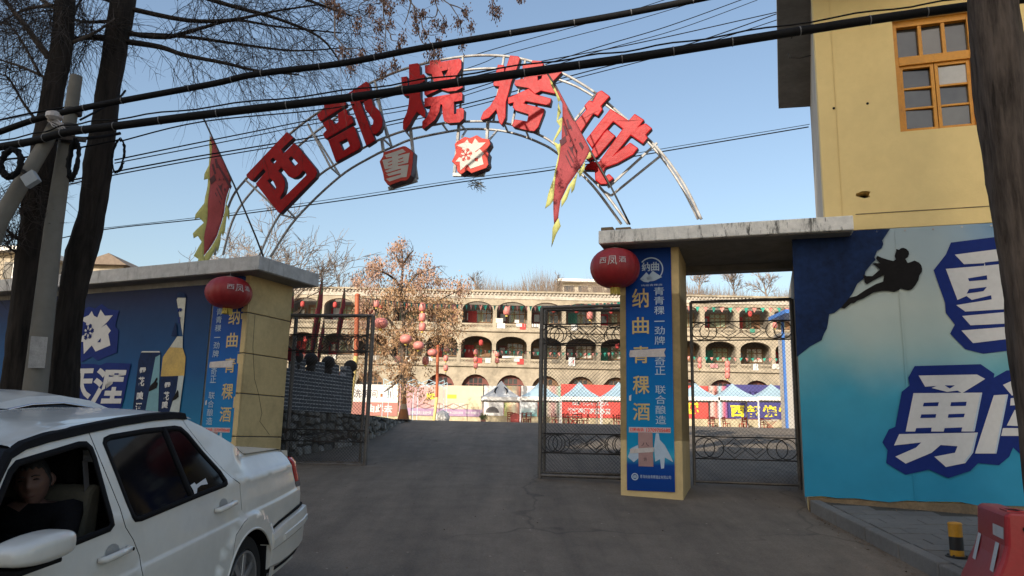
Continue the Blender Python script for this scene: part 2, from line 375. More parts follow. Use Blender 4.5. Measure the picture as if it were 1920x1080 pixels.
# side return (leaves towards the back) and roof slab with deep soffit
bk = at_y(1519, 205, 13.4)
p0 = FR.at(ub, 0, .03); p1 = V((bk.x, 13.4, 0))
sd = (p1 - p0).normalized(); sn = V((-sd.y, sd.x, 0))
mb = MB(); q = [p0 + sn * .0, p1, p1 - sn * .2, p0 - sn * .2]
mb.add([V((p.x, p.y, z)) for z in (ZS1 + .005, ZT) for p in q], [(0, 1, 2, 3), (4, 5, 6, 7), (0, 1, 5, 4), (1, 2, 6, 5), (3, 2, 6, 7)])
obj('side_wall', mb, M('side_plaster', (.52, .47, .40), .9, .12, 1.2, .15, 40, dirt=(.3, .26, .2)), bl)
zsf = bk.z
e0 = at_y(1453, 0, 9.3); e1 = at_y(1460, 207, 13.4)
qq = [V((e0.x - .35, 8.2, 0)), V((e1.x, 13.4, 0)), V((p1.x + 5, 12.2, 0)), V((p0.x + 6, 7.4, 0))]
mb = MB(); mb.add([V((p.x, p.y, z)) for z in (zsf, zsf + .25) for p in qq], [(0, 1, 2, 3), (4, 5, 6, 7), (0, 1, 5, 4), (1, 2, 6, 5), (2, 3, 7, 6), (3, 0, 4, 7)])
EAVE = mb
# lower wall behind the advert and rough plinth
obj('lower_wall', MB().fbox(FR, 2.2, UR, .3, zb - .01, -.2, 0), MT['yellow'], bl)
obj('side_lower_wall', MB().fbox(FR, 2.2, 2.4, .6, ZS0 - .11, -3.2, -.203), MT['grey_tile'], bl)
obj('plinth', MB().fbox(FR, 2.2, UR, .3, FR.px(1515, 932)[1], .002, .05), MT['plinth'], bl)
obj('ledge', MB().fbox(FR, ub + .35, UR, zb + .19, zb + .2, .031, .036), MT['plinth'], bl)
for x, y in ((1563, 205), (1626, 196)):
    a, b = FR.px(x, y); obj('wall_socket', MB().lathe([(.016, 0), (.016, .006)], FR.at(a, b, .03), 8, FR.n, FR.u), MT['print_black'], bl)
# window: frame, sashes, panes
MT['wood'] = M('orange_wood', (.66, .29, .02), .5, .15, 3, .12, 40, dirt=(.25, .10, .02), dirt_amt=.5, dirt_scale=3)
MT['pane'] = glass_mat('window_pane', (.05, .052, .05), .04)
win = obj('window', MB().fbox(FR, wl, wr, wb, wt, -.19, -.17), MT['print_black'], bl)
fw = .055
tz = FR.px(1740, 105, -.1)[1]; t1 = FR.px(1740, 118, -.1)[1]; top = FR.px(1690, 55, -.1)[1]
frm = MB()
for (A0, A1, B0, B1) in ((wl + .01, wl + fw, wb, wt), (wr - fw, wr - .01, wb, wt), (wl + fw, wr - fw, top, wt), (wl + fw, wr - fw, t1 - .02, tz), (wl + fw, wr - fw, wb, wb + .03)):
    frm.fbox(FR, A0, A1, B0, B1, -.14, -.05)
obj('window_frame', frm, MT['wood'], win, bevel=.004)
def pane(A0, A1, B0, B1, tint=None):
    tl = random.uniform(-.012, .012); tv = random.uniform(-.01, .01)
    mb = MB().add([FR.at(A0, B0, -.115 - tl), FR.at(A1, B0, -.115 + tl), FR.at(A1, B1, -.115 + tl + tv), FR.at(A0, B1, -.115 - tl + tv)], [(0, 1, 2, 3)])
    obj('pane', mb, tint or MT['pane'], win, fix=False)
pale = M('papered_pane', (.42, .43, .42), .3, .12, 2, 0)
I0, I1 = wl + fw, wr - fw
for k in range(3):
    A0 = lerp(I0, I1, k / 3); A1 = lerp(I0, I1, (k + 1) / 3)
    if k: obj('glazing_bar', MB().fbox(FR, A0 - .02, A0 + .02, tz + .001, top - .001, -.135, -.06), MT['wood'], win)
    pane(A0 + (.02 if k else 0), A1 - (.02 if k < 2 else 0), tz, top)
lo0, lo1 = wb + .03, t1 - .02
for s_, (A0, A1) in enumerate(((I0, lerp(I0, I1, .5) - .004), (lerp(I0, I1, .5) + .004, I1))):
    sash = MB(); sw = .04
    for (x0, x1, y0, y1) in ((A0, A0 + sw, lo0, lo1), (A1 - sw, A1, lo0, lo1), (A0 + sw, A1 - sw, lo0, lo0 + sw), (A0 + sw, A1 - sw, lo1 - sw, lo1)): sash.fbox(FR, x0, x1, y0, y1, -.13, -.08)
    for k in (1, 2):
        zz = lerp(lo0 + sw, lo1 - sw, k / 3); sash.fbox(FR, A0 + sw, A1 - sw, zz - .013, zz + .013, -.128, -.085)
    obj('sash', sash, MT['wood'], win, bevel=.003)
    for k in range(3):
        y0 = lerp(lo0 + sw, lo1 - sw, k / 3) + .013; y1 = lerp(lo0 + sw, lo1 - sw, (k + 1) / 3) - .013
        pane(A0 + sw, A1 - sw, y0, y1, pale if (s_ == 1 and k == 2) else None)
obj('eave_slab', EAVE, MT['soffit'], bl)
for pts in (((1484, 72), (1486, 66), (1500, 64), (1526, 63)), ((1478, 100), (1480, 108), (1500, 109), (1520, 104))):
    obj('bracket_rod', MB().tube([at_y(x, y, 9.6) for x, y in pts], .008, 6), MT['iron'], bl, smooth=True)
# ---- the big blue advert on the lower wall
bt = FR.px(1487, 441)[1]; bb = FR.px(1507, 931)[1]; bu0 = FR.px(1497, 690)[0]
MT['advert'] = gradient_mat('blue_advert_print', 2, [(0, (.02, .24, .40)), (.3, (.025, .25, .41)), (.5, (.045, .30, .43)), (.66, (.15, .38, .43)), (.84, (.36, .45, .44)), (1, (.10, .24, .42))], uneven=.3, nscale=.55)
adv = thing('advert_banner', 'large blue beer advert with a climber silhouette on the right wall', 'banner', FR.at(5, bb, .06))
N = 40
mb = MB().grid(lambda s, t: FR.at(lerp(bu0, UR - .2, s), lerp(bb, bt, t) + (.012 * math.sin(s * 40) + .01 * math.sin(s * 93) if t == 0 else 0), .062 + .006 * math.sin(s * 21 + t * 3)), N, 6)
obj('banner_sheet', mb, MT['advert'], adv, smooth=True, fix=False)
def glow_print(m, c, r, col, amt):
    # the printed picture has a pale burst of cloud beside the climber
    t = m.node_tree; b = t.nodes['Principled BSDF']; src = b.inputs['Base Color'].links[0].from_socket
    tc = nd(t, 'ShaderNodeTexCoord'); dn = nd(t, 'ShaderNodeVectorMath', operation='DISTANCE'); dn.inputs[1].default_value = c
    mx = nd(t, 'ShaderNodeMix', data_type='RGBA', blend_type='LINEAR_LIGHT'); mx.inputs[0].default_value = .35
    nz = nd(t, 'ShaderNodeTexNoise'); nz.inputs['Scale'].default_value = 1.1; nz.inputs['Detail'].default_value = 5; t.links.new(tc.outputs['Object'], nz.inputs['Vector'])
    t.links.new(tc.outputs['Object'], mx.inputs[6]); t.links.new(nz.outputs['Color'], mx.inputs[7]); t.links.new(mx.outputs[2], dn.inputs[0])
    dv = nd(t, 'ShaderNodeMath', operation='DIVIDE'); dv.inputs[1].default_value = r; t.links.new(dn.outputs['Value'], dv.inputs[0])
    f = ramp(t, dv.outputs[0], [(0, (amt,) * 3), (.35, (amt * .8,) * 3), (1, (0, 0, 0))], 'EASE'); t.links.new(mixc(t, f, src, col), b.inputs['Base Color'])
glow_print(MT['advert'], (FR.P(1690, 520, .06) - world_of(adv))[:], 1.5, (.47, .52, .46), .8)
def cr(pts, ox, oy, k, F=FR, c=.0): return [F.px(ox + x / k, oy + y / k, c) for x, y in pts]
CA = .074
for k, uu in enumerate((bu0 + 1.15, bu0 + 2.45)):
    obj('print_seam', MB().fbox(FR, uu, uu + .018, bb + .02, bt - .02, .0665, .0695), MT['advert'], adv)
mb = MB()
for k in range(9):
    uu = bu0 + .06 + .9 * k / 3; mb.lathe([(.012, 0), (.012, .004)], FR.at(uu, bt - .03 - .004 * (k % 3), .07), 8, FR.n, FR.u)
obj('eyelets', mb, MT['steel'], adv, kind='stuff')
K = (1460, 420, 2.076)
def flat(name, polys, mat, F, c, parent, slits=()):
    mb = MB()
    for p in polys: mb.plate(p, lambda x, y: F.at(x, y, c))
    return obj(name, mb, mat, parent, fix=False)
flat('rock_print', [cr([(50, 40), (430, 25), (400, 70), (404, 84), (397, 100), (380, 110), (370, 135), (374, 146), (360, 158), (335, 190), (330, 215), (303, 238), (285, 275), (270, 295), (250, 325), (240, 330), (215, 350), (195, 355), (190, 390), (186, 410), (175, 430), (166, 455), (120, 480), (70, 520)], *K)], MT['rock_navy'], FR, CA, adv)
CL = [(565, 285), (620, 310), (700, 335), (765, 350), (795, 330), (780, 290), (790, 255), (800, 225), (800, 200), (835, 210), (860, 190), (890, 185), (930, 200), (955, 230), (962, 260), (945, 305), (915, 325), (945, 375), (985, 362), (1030, 345), (1085, 370), (1115, 405), (1125, 450), (1120, 490), (1090, 535), (1080, 590), (1045, 650), (1000, 705), (950, 720), (890, 705), (860, 690), (835, 715), (775, 740), (700, 725), (620, 725), (520, 745), (390, 820), (310, 850), (270, 880), (235, 882), (150, 950), (105, 940), (210, 812), (300, 790), (420, 710), (545, 640), (635, 610), (650, 525), (540, 580), (430, 645), (405, 620), (385, 520), (430, 540), (500, 540), (595, 460), (560, 425), (500, 385), (540, 375), (600, 380), (570, 350), (545, 315)]
flat('climber_print', [cr(CL, 1560, 440, 6.75)], MT['print_black'], FR, CA + .003, adv)
flat('character_outline', [cr([(665, 78), (850, 55), (1060, 40), (1090, 150), (1060, 420), (1010, 480), (790, 508), (720, 490), (662, 430), (680, 395), (645, 350), (642, 310), (598, 185), (645, 125)], *K),
    cr([(525, 555), (780, 548), (833, 585), (830, 600), (880, 572), (1080, 570), (1060, 900), (960, 920), (905, 870), (890, 905), (850, 938), (770, 930), (740, 960), (655, 988), (580, 955), (490, 975), (415, 930), (420, 880), (400, 850), (425, 800), (450, 790), (475, 655), (505, 630), (500, 600)], *K)], MT['navy'], FR, CA, adv)
XUE = [(680, 125), (990, 85), (1040, 130), (795, 155), (797, 168), (1060, 140), (1030, 300), (900, 320), (900, 330), (1040, 315), (1010, 450), (905, 448), (750, 467), (705, 418), (905, 402), (905, 390), (740, 398), (708, 362), (895, 345), (890, 335), (720, 345), (685, 320), (822, 298), (820, 282), (745, 300), (725, 285), (690, 300), (645, 180), (793, 168), (795, 158), (715, 162)]
flat('snow_character', [cr(XUE, *K)], MT['print_white'], FR, CA + .004, adv)
flat('brave_character', [cr(p, *K) for p in (
    [(540, 592), (765, 588), (797, 605), (708, 660), (690, 650), (650, 655), (590, 640), (610, 632), (565, 635)],
    [(520, 660), (785, 658), (755, 808), (490, 808)],
    [(465, 818), (768, 812), (750, 890), (720, 930), (645, 945), (600, 905), (680, 890), (690, 865), (625, 860), (590, 890), (490, 932), (450, 905), (530, 870), (550, 850), (445, 862)])], MT['print_white'], FR, CA + .004, adv)
flat('rush_character', [cr(p, *K) for p in (
    [(830, 668), (885, 665), (840, 893), (757, 893)], [(865, 628), (905, 610), (930, 655), (900, 670)],
    [(895, 680), (1000, 668), (1000, 700), (893, 708)], [(910, 725), (1000, 715), (990, 790), (880, 785)], [(865, 795), (1000, 795), (995, 825), (858, 825)],
    [(940, 610), (1060, 600), (1010, 890), (960, 880), (1010, 640), (935, 645)])], MT['print_white'], FR, CA + .004, adv)
flat('stroke_gaps', [cr(p, *K) for p in (
    [(730, 217), (803, 205), (805, 222), (735, 228)], [(735, 258), (803, 250), (790, 266), (725, 276)],
    [(560, 697), (618, 695), (614, 710), (556, 711)], [(665, 695), (725, 693), (722, 709), (662, 710)], [(550, 742), (608, 741), (605, 755), (546, 756)], [(655, 741), (718, 739), (714, 753), (652, 755)],
    [(530, 795), (590, 793), (588, 809), (526, 809)], [(640, 795), (708, 792), (704, 809), (636, 809)], [(640, 630), (680, 630), (660, 642)])], MT['navy'], FR, CA + .007, adv)
flat('stroke_shade', [cr(p, *K) for p in ([(777, 664), (785, 660), (756, 806), (748, 806)], [(878, 668), (885, 667), (840, 892), (833, 892)], [(760, 815), (768, 813), (748, 892), (722, 926), (714, 924), (742, 890)])], MT['pale_blue'], FR, CA + .007, adv)
# ---------------------------------------------------------------- banner on the pillar
MT['liquor'] = gradient_mat('liquor_banner_print', 2, [(0, (.004, .04, .22)), (.10, (.004, .05, .26)), (.135, (.04, .36, .52)), (.17, (.006, .25, .46)), (.27, (.005, .20, .44)), (.5, (.003, .12, .40)), (.75, (.003, .05, .27)), (1, (.004, .03, .17))], noise_amt=.1)
def liquor(F, ulo, uhi, vlo, vhi, c, label, loc, mirror=False, full=True):
    """tall narrow printed banner; pos() works in the banner's own 0..1 space read off the photograph"""
    t = thing('liquor_banner', label, 'banner', F.at((ulo + uhi) / 2, vlo, c), 'liquor banners on the gate pillars')
    pos = lambda s, r, k=0: F.at(lerp(ulo, uhi, s), lerp(vhi, vlo, r), c + k)
    obj('banner_sheet', MB().grid(lambda s, r: pos(s, 1 - r, .0015 * math.sin(r * 30)), 6, 40), MT['liquor'], t, smooth=True, fix=False)
    def put(name, mat, items, k=.006, bold=0.0):
        for ch, s0, s1, r0, r1 in items:
            mb = MB(); put_text(mb, ch, lambda x, y: pos(lerp(s0, s1, x), lerp(r1, r0, y), k), bold); obj(name, mb, mat, t, fix=False)
    xg = (.14, .50) if not mirror else (.56, .92); xw = (.62, .84) if not mirror else (.14, .34)
    big = [('纳', .185, .265), ('曲', .305, .375), ('青', .425, .495), ('稞', .545, .620), ('酒', .655, .725)]
    put('gold_character', MT['gold'], [(ch, xg[0], xg[1], r0, r1) for ch, r0, r1 in big], bold=.012)
    wt_ = [('青', .182), ('青', .221), ('稞', .262), ('一', .322), ('劲', .345), ('牌', .386), ('奇', .470), ('正', .508), ('联', .585), ('合', .625), ('酿', .665), ('造', .705)]
    put('white_character', MT['pale_blue'], [(ch, xw[0], xw[1], r, r + (.034 if ch != '一' else .004)) for ch, r in wt_], bold=.004)
    mb = MB().add([pos(.05, .752, .004), pos(.93, .752, .004), pos(.93, .773, .004), pos(.05, .773, .004)], [(0, 1, 2, 3)])
    obj('phone_strip', mb, M('phone_strip', (.50, .42, .42), .5), t, fix=False)
    put('phone_lettering', MT['red_print'], [('订购电话:', .07, .38, .755, .770), ('13709705680', .42, .92, .755, .770)], bold=.03)
    if full:
        # round mark at the top: ring, mountain and two characters
        mb = MB(); cx, cy, rx = .56, .105, .27
        asp = (uhi - ulo) / (vhi - vlo)
        ring = lambda r0, r1, a0, a1, n=28: [pos(cx + rr * math.cos(a), cy - rr * math.sin(a) * asp, .006) for a in [lerp(a0, a1, i / n) for i in range(n + 1)] for rr in (r0, r1)]
        vs = ring(rx * .9, rx, R(-130), R(140)); mb.add(vs, [(2 * i, 2 * i + 1, 2 * i + 3, 2 * i + 2) for i in range(len(vs) // 2 - 1)])
        for tri in ([(.32, .145), (.46, .117), (.60, .148)], [(.44, .146), (.60, .112), (.80, .140), (.62, .155)], [(.32, .146), (.60, .149), (.50, .160), (.40, .157)]):
            mb.add([pos(s, r, .0065) for s, r in tri], [tuple(range(len(tri)))])
        obj('round_mark', mb, MT['pale_blue'], t, fix=False)
        put('mark_lettering', MT['pale_blue'], [('纳', .36, .54, .075, .113), ('曲', .56, .74, .075, .113)], bold=.02)
        put('small_lettering', MT['pale_blue'], [('纳曲青稞酒', .34, .80, .168, .176)], .005)
        put('maker_lettering', MT['pale_blue'], [('青海纳曲青稞酒业有限公司', .28, .92, .938, .951)], .005)
        mb = MB(); vs = [pos(.17 + rr * .075 * math.cos(R(a)), .946 - rr * .075 * math.sin(R(a)) * asp, .006) for a in range(0, 361, 24) for rr in (.72, 1)]
        mb.add(vs, [(2 * i, 2 * i + 1, 2 * i + 3, 2 * i + 2) for i in range(15)]); put_text(mb, '曲', lambda x, y: pos(lerp(.13, .21, x), lerp(.953, .939, y), .006), .02)
        obj('maker_mark', mb, MT['pale_blue'], t, fix=False)
    # picture of the boxed bottle between splashes
    mb = MB(); S = [[(.02, .870), (.10, .835), (.24, .822), (.26, .872), (.15, .890)], [(.58, .83), (.62, .775), (.68, .775), (.70, .80), (.80, .82), (.92, .862), (.97, .885), (.80, .868), (.78, .91), (.72, .912), (.70, .875), (.60, .885)]]
    for p in S: mb.add([pos(s, r, .005) for s, r in p], [tuple(range(len(p)))])
    obj('splash_print', mb, MT['pale_blue'], t, fix=False)
    mb = MB().add([pos(s, r, .007) for s, r in ((.25, .755 + .017), (.55, .755 + .017), (.56, .905), (.25, .905))], [(0, 1, 2, 3)])
    obj('carton_print', mb, M('carton_print', (.33, .20, .19), .5, .15, 8), t, fix=False)
    mb = MB(); put_text(mb, '八', lambda x, y: pos(lerp(.31, .48, x), lerp(.826, .812, y), .009), .0); put_text(mb, '纳', lambda x, y: pos(lerp(.36, .42, x), lerp(.885, .868, y), .009), .0)
    obj('carton_lettering', mb, MT['char_edge'], t, fix=False)
    mb = MB().add([pos(s, r, .010) for s, r in ((.09, .442), (.86, .436), (.82, .452), (.85, .470), (.08, .470), (.07, .458))], [tuple(range(6))])
    obj('tape_strip', MB().add([pos(s, r, .010) for s, r in ((.07, .838), (.58, .83), (.57, .848), (.08, .856))], [(0, 1, 2, 3)]), MT['tape'], t, fix=False)
    obj('tape_strip', mb, MT['tape'], t, fix=False)
    mb = MB().add([pos(s, r, .010) for s, r in ((.06, .628), (.11, .622), (.10, .648), (.06, .646))], [(0, 1, 2, 3)]); obj('torn_paper', mb, MT['print_white'], t, fix=False)
    return t
ul, vt = FR.px(1172, 462); ur = FR.px(1262, 690)[0]; ul = FR.px(1174.5, 690)[0]; vb = FR.px(1220, 921)[1]
liquor(FR, ul, ur, vb, vt, .012, 'tall blue liquor banner on the free yellow pillar, with round white mountain mark', None)
# ---------------------------------------------------------------- left wall with its canopy
LZ0, LZ1 = 3.93, 4.14
lw = thing('left_gatehouse', 'low gate wall on the left with flat roof slab and yellow end face', 'wall', FL.at(-2, 1.0, -.5))
obj('front_wall', MB().fbox(FL, -12, -.0, .5, LZ0, -.9, 0), MT['concrete'], lw)
for i, (z0, z1) in enumerate(zip([.9] + [FS.px(490, y)[1] for y in (819, 741, 667, 592)], [FS.px(490, y)[1] for y in (819, 741, 667, 592)] + [LZ0])):
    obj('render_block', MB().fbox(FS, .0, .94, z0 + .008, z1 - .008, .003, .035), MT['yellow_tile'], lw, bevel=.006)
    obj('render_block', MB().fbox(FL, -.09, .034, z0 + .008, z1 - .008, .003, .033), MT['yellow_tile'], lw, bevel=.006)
mb = MB().prism([(-12.5, -1.25), (.42, -1.10), (.42, .30), (-12.5, .30)], lambda x, y, d: FL.at(x, d, y), LZ0, LZ1)
obj('roof_slab', mb, MT['slab_clean'], lw, bevel=.01)
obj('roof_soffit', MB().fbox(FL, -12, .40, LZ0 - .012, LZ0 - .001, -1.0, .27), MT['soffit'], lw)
# crack in the plaster
mb = MB().tube([FS.P(x, y, .0355) for x, y in ((478, 590), (474, 650), (477, 710), (485, 740), (491, 775), (487, 790), (505, 815))], .0035, 4); obj('plaster_crack', mb, MT['joint'], lw)
# big blue advert on the left wall
MT['advert2'] = gradient_mat('dark_blue_advert_print', 2, [(0, (.02, .22, .38)), (.25, (.012, .17, .33)), (.55, (.004, .07, .21)), (.85, (.002, .032, .11)), (1, (.003, .010, .06))], uneven=.1, nscale=.7)
ad2 = thing('advert_banner', 'dark blue beer advert with bottle and can on the left gate wall', 'banner', FL.at(-3, 1.2, .02))
ue = FL.px(390, 640, .02)[0]
obj('banner_sheet', MB().grid(lambda s, t: FL.at(lerp(-11.5, ue, s), lerp(1.15, LZ0 - .10, t), .02 + .004 * math.sin(s * 50)), 40, 6), MT['advert2'], ad2, smooth=True, fix=False)
KL = (100, 540, 4.32)
def crl(pts, c=.03): return cr(pts, *KL, F=FL, c=c)
HUA = [(260, 235), (370, 195), (405, 155), (430, 200), (470, 218), (510, 140), (560, 200), (655, 195), (590, 260), (515, 318), (575, 285), (630, 345), (600, 380), (625, 490), (450, 550), (405, 490), (310, 575), (305, 455), (245, 455), (310, 380), (330, 310), (340, 270)]
def hua(pts): return [(205 + (x - 245) / 410 * 280, 175 + (y - 140) / 435 * 360) for x, y in pts]
flat('character_outline', [crl(hua([(180, 455), (250, 320), (225, 190), (365, 110), (440, 130), (520, 85), (600, 135), (725, 150), (680, 300), (720, 345), (700, 560), (470, 640), (405, 600), (280, 655), (240, 560)])),
    crl([(160, 650), (185, 615), (330, 615), (380, 625), (430, 605), (630, 612), (605, 720), (570, 900), (540, 1000), (300, 1060), (60, 1060), (70, 900), (140, 760)])], MT['navy'], FL, .03, ad2)
flat('flower_character', [crl(hua(HUA))], MT['print_white'], FL, .034, ad2)
def snowflake(F, ca, cb, r, c, mat, parent, w=.012):
    mb = MB(); ro = .15
    for k in range(6):
        a = ro + k * math.pi / 3; d = V((math.cos(a), math.sin(a)))
        def seg(p, q):
            dd = (q - p).normalized(); nn = V((-dd.y, dd.x)) * w / 2
            mb.add([F.at(*(p + nn), c), F.at(*(q + nn), c), F.at(*(q - nn), c), F.at(*(p - nn), c)], [(0, 1, 2, 3)])
        ce = V((ca, cb)); seg(ce, ce + d * r)
        for f_, l_ in ((.55, .38), (.82, .24)):
            for sg in (-1, 1):
                e = V((math.cos(a + sg * .9), math.sin(a + sg * .9))); seg(ce + d * r * f_, ce + d * r * f_ + e * r * l_)
    obj('snowflake_print', mb, mat, parent, fix=False)
fa, fb = FL.px(100 + 285 / 4.32, 540 + 355 / 4.32, .03); snowflake(FL, fa, fb, .135, .038, MT['navy'], ad2, .026)
flat('flower_dot', [crl([(360, 440), (390, 405), (385, 440)])], MT['navy'], FL, .038, ad2)
for ch, q in (('天', [(150, 655), (350, 650), (300, 900), (110, 900)]), ('涯', [(350, 648), (600, 650), (545, 950), (290, 950)])):
    tl, tr_, br, bl_ = [V(p) for p in crl(q)]
    mb = MB(); put_text(mb, ch, lambda x, y: FL.at(*(lerp(lerp(bl_, br, x), lerp(tl, tr_, x), y)), .034), .035); obj('slogan_character', mb, MT['print_white'], ad2, fix=False)
# can and bottle as printed pictures
flat('can_print', [crl([(710, 525), (725, 512), (860, 512), (872, 525), (850, 1010), (640, 1010), (690, 590)])], MT['rock_navy'], FL, .03, ad2)
flat('can_highlight', [crl([(830, 560), (868, 540), (850, 1010), (745, 1010), (775, 850)])], M('can_teal', (.08, .24, .30), .4), FL, .034, ad2)
flat('can_lid', [crl([(712, 522), (725, 512), (860, 512), (868, 522)])], MT['print_white'], FL, .036, ad2)
flat('bottle_glass', [crl([(945, 480), (1048, 485), (1072, 560), (1060, 720), (870, 716), (888, 560), (925, 505)])], M('bottle_amber', (.42, .26, .03), .35, .3, 4, 0), FL, .03, ad2)
flat('bottle_label', [crl([(870, 716), (1060, 710), (1020, 1015), (845, 1015)])], MT['rock_navy'], FL, .031, ad2)
flat('bottle_neck', [crl([(1000, 95), (1015, 65), (1075, 70), (1072, 110), (1048, 392), (1005, 392), (945, 480), (1048, 485), (1048, 392), (960, 390)][:8] + [(1050, 390)])], M('bottle_neck_print', (.40, .40, .34), .4, .2, 4, 0), FL, .032, ad2)
flat('neck_foil', [crl([(1005, 45), (1030, 32), (1065, 45), (1078, 80), (1005, 78)]), crl([(990, 280), (1000, 300), (1005, 392), (955, 390)])], MT['rock_navy'], FL, .035, ad2)
flat('label_highlight', [crl([(1015, 712), (1060, 710), (1020, 1015), (940, 1015), (975, 900), (1000, 830)])], M('label_pale', (.36, .42, .42), .4), FL, .035, ad2)
mb = MB()
for ch, x0, y0, w, h in (('雪', 706, 645, 50, 70), ('花', 696, 720, 50, 75), ('啤', 683, 840, 52, 80), ('酒', 672, 930, 50, 75), ('雪', 908, 765, 46, 70), ('花', 900, 840, 46, 70), ('啤', 888, 915, 46, 75)):
    tl, tr_, br, bl_ = [V(p) for p in crl([(x0, y0), (x0 + w, y0 - 2), (x0 + w - 8, y0 + h), (x0 - 8, y0 + h)])]
    put_text(mb, ch, lambda x, y: FL.at(*(lerp(lerp(bl_, br, x), lerp(tl, tr_, x), y)), .038), .03)
obj('bottle_lettering', mb, MT['print_white'], ad2, fix=False)
mb = MB()
for ch, x0, y0, w, h in (('雪', 1010, 165, 36, 50), ('花', 1004, 235, 34, 52)):
    tl, tr_, br, bl_ = [V(p) for p in crl([(x0, y0), (x0 + w, y0), (x0 + w - 4, y0 + h), (x0 - 4, y0 + h)])]
    put_text(mb, ch, lambda x, y: FL.at(*(lerp(lerp(bl_, br, x), lerp(tl, tr_, x), y)), .038), .03)
obj('neck_lettering', mb, MT['navy'], ad2, fix=False)
flat('climber_print', [crl([(775, 830), (790, 790), (820, 760), (840, 725), (850, 735), (838, 760), (850, 770), (840, 810), (810, 825), (780, 840)]), crl([(960, 920), (985, 870), (1010, 825), (1018, 840), (1020, 880), (1000, 900)])], MT['print_black'], FL, .039, ad2)
ulo = FL.px(394, 640, .03)[0]; uhi = FL.px(451, 640, .03)[0]
liquor(FL, ulo, uhi, FL.px(420, 905, .03)[1], FL.px(440, 508, .03)[1], .034, 'tall blue liquor banner at the end of the left gate wall, partly behind the car', None, mirror=True, full=False)
# ---------------------------------------------------------------- constrained triangulation with inner points (cloth, car panels)
def inpoly(x, y, poly):
    c = False; j = len(poly) - 1
    for i in range(len(poly)):
        xi, yi = poly[i]; xj, yj = poly[j]
        if (yi > y) != (yj > y) and x < (xj - xi) * (y - yi) / (yj - yi) + xi: c = not c
        j = i
    return c
def segd(x, y, loops):
    best = 1e9
    for l in loops:
        for i in range(len(l)):
            ax, ay = l[i]; bx, by = l[(i + 1) % len(l)]
            dx, dy = bx - ax, by - ay; q = dx * dx + dy * dy
            t = max(0, min(1, ((x - ax) * dx + (y - ay) * dy) / q)) if q else 0
            d = (x - ax - t * dx) ** 2 + (y - ay - t * dy) ** 2
            if d < best: best = d
    return math.sqrt(best)
def densify(l, step):
    o = []
    for i in range(len(l)):
        a = V(l[i]); b = V(l[(i + 1) % len(l)]); n = max(1, int((b - a).length / step))
        o += [tuple(a.lerp(b, k / n)) for k in range(n)]
    return o
def cdt(outline, holes, step, lines=()):
    loops = [densify(outline, step)] + [densify(h, step) for h in holes]
    pts, edges = [], []
    for l in loops:
        k = len(pts); pts += [V(p) for p in l]; edges += [(k + i, k + (i + 1) % len(l)) for i in range(len(l))]
    xs = [p[0] for p in loops[0]]; ys = [p[1] for p in loops[0]]
    lp = []
    for ln in lines:
        prev = None
        for q in densify(list(ln), step * .8)[:-1] if False else ln:
            ok_ = inpoly(q[0], q[1], loops[0]) and not any(inpoly(q[0], q[1], h) for h in loops[1:]) and segd(q[0], q[1], loops) > step * .3
            if ok_:
                pts.append(V(q)); lp.append(q)
                if prev is not None: edges.append((prev, len(pts) - 1))
                prev = len(pts) - 1
            else: prev = None
    y = min(ys) + step * .5; row = 0
    while y < max(ys):
        x = min(xs) + step * (.5 if row % 2 else .25)
        while x < max(xs):
            if inpoly(x, y, loops[0]) and not any(inpoly(x, y, h) for h in loops[1:]) and segd(x, y, loops) > step * .45 and all((x - q[0]) ** 2 + (y - q[1]) ** 2 > step * step * .3 for q in lp): pts.append(V((x, y)))
            x += step
        y += step * .87; row += 1
    vs, _, fs, _, _, _ = delaunay_2d_cdt(pts, edges, [], 0, 1e-6)
    ok = []
    for f in fs:
        cx = sum(vs[i][0] for i in f) / len(f); cy = sum(vs[i][1] for i in f) / len(f)
        if inpoly(cx, cy, loops[0]) and not any(inpoly(cx, cy, h) for h in loops[1:]): ok.append(tuple(f))
    return [tuple(v) for v in vs], ok
def sheet(mb, outline, fn, step, holes=(), lines=()):
    vs, fs = cdt(outline, holes, step, lines); return mb.add([fn(x, y) for x, y in vs], fs)
# ---------------------------------------------------------------- the arch and its raised characters
CF, CB = -.35, -.80
ar = thing('sign_arch', 'curved steel truss arch over the main gate carrying big red raised characters', 'sign', FR.at(-2, 4.2, CF))
def curve(pts, c, n=6):
    P = [FR.P(x, y, c) for x, y in pts]; o = []
    for i in range(len(P) - 1):
        p0, p1, p2, p3 = P[max(i - 1, 0)], P[i], P[i + 1], P[min(i + 2, len(P) - 1)]
        for k in range(n):
            t = k / n; o.append(.5 * ((2 * p1) + (p2 - p0) * t + (2 * p0 - 5 * p1 + 4 * p2 - p3) * t * t + (3 * p1 - p0 - 3 * p2 + p3) * t ** 3))
    return o + [P[-1]]
OF = [(402, 478), (432, 378), (462, 335), (500, 292), (545, 250), (600, 209), (690, 158), (770, 126), (870, 106), (960, 107), (1040, 131), (1110, 170), (1180, 229), (1238, 284), (1282, 345), (1315, 411)]
OB = [(418, 478), (440, 405), (485, 345), (562, 272), (620, 228), (700, 182), (780, 152), (870, 132), (950, 130), (1046, 149), (1109, 178), (1180, 232), (1236, 290), (1278, 350), (1309, 411)]
IF = [(485, 482), (525, 402), (595, 332), (633, 306), (677, 280), (714, 261), (766, 243), (810, 235), (850, 229), (920, 228), (960, 234), (1005, 250), (1042, 272), (1094, 321), (1131, 358), (1178, 420)]
IB = [(507, 482), (555, 410), (636, 332), (699, 293), (736, 276), (773, 261), (840, 247), (880, 242), (930, 244), (970, 252), (1010, 267), (1042, 285), (1094, 330), (1125, 365), (1165, 420)]
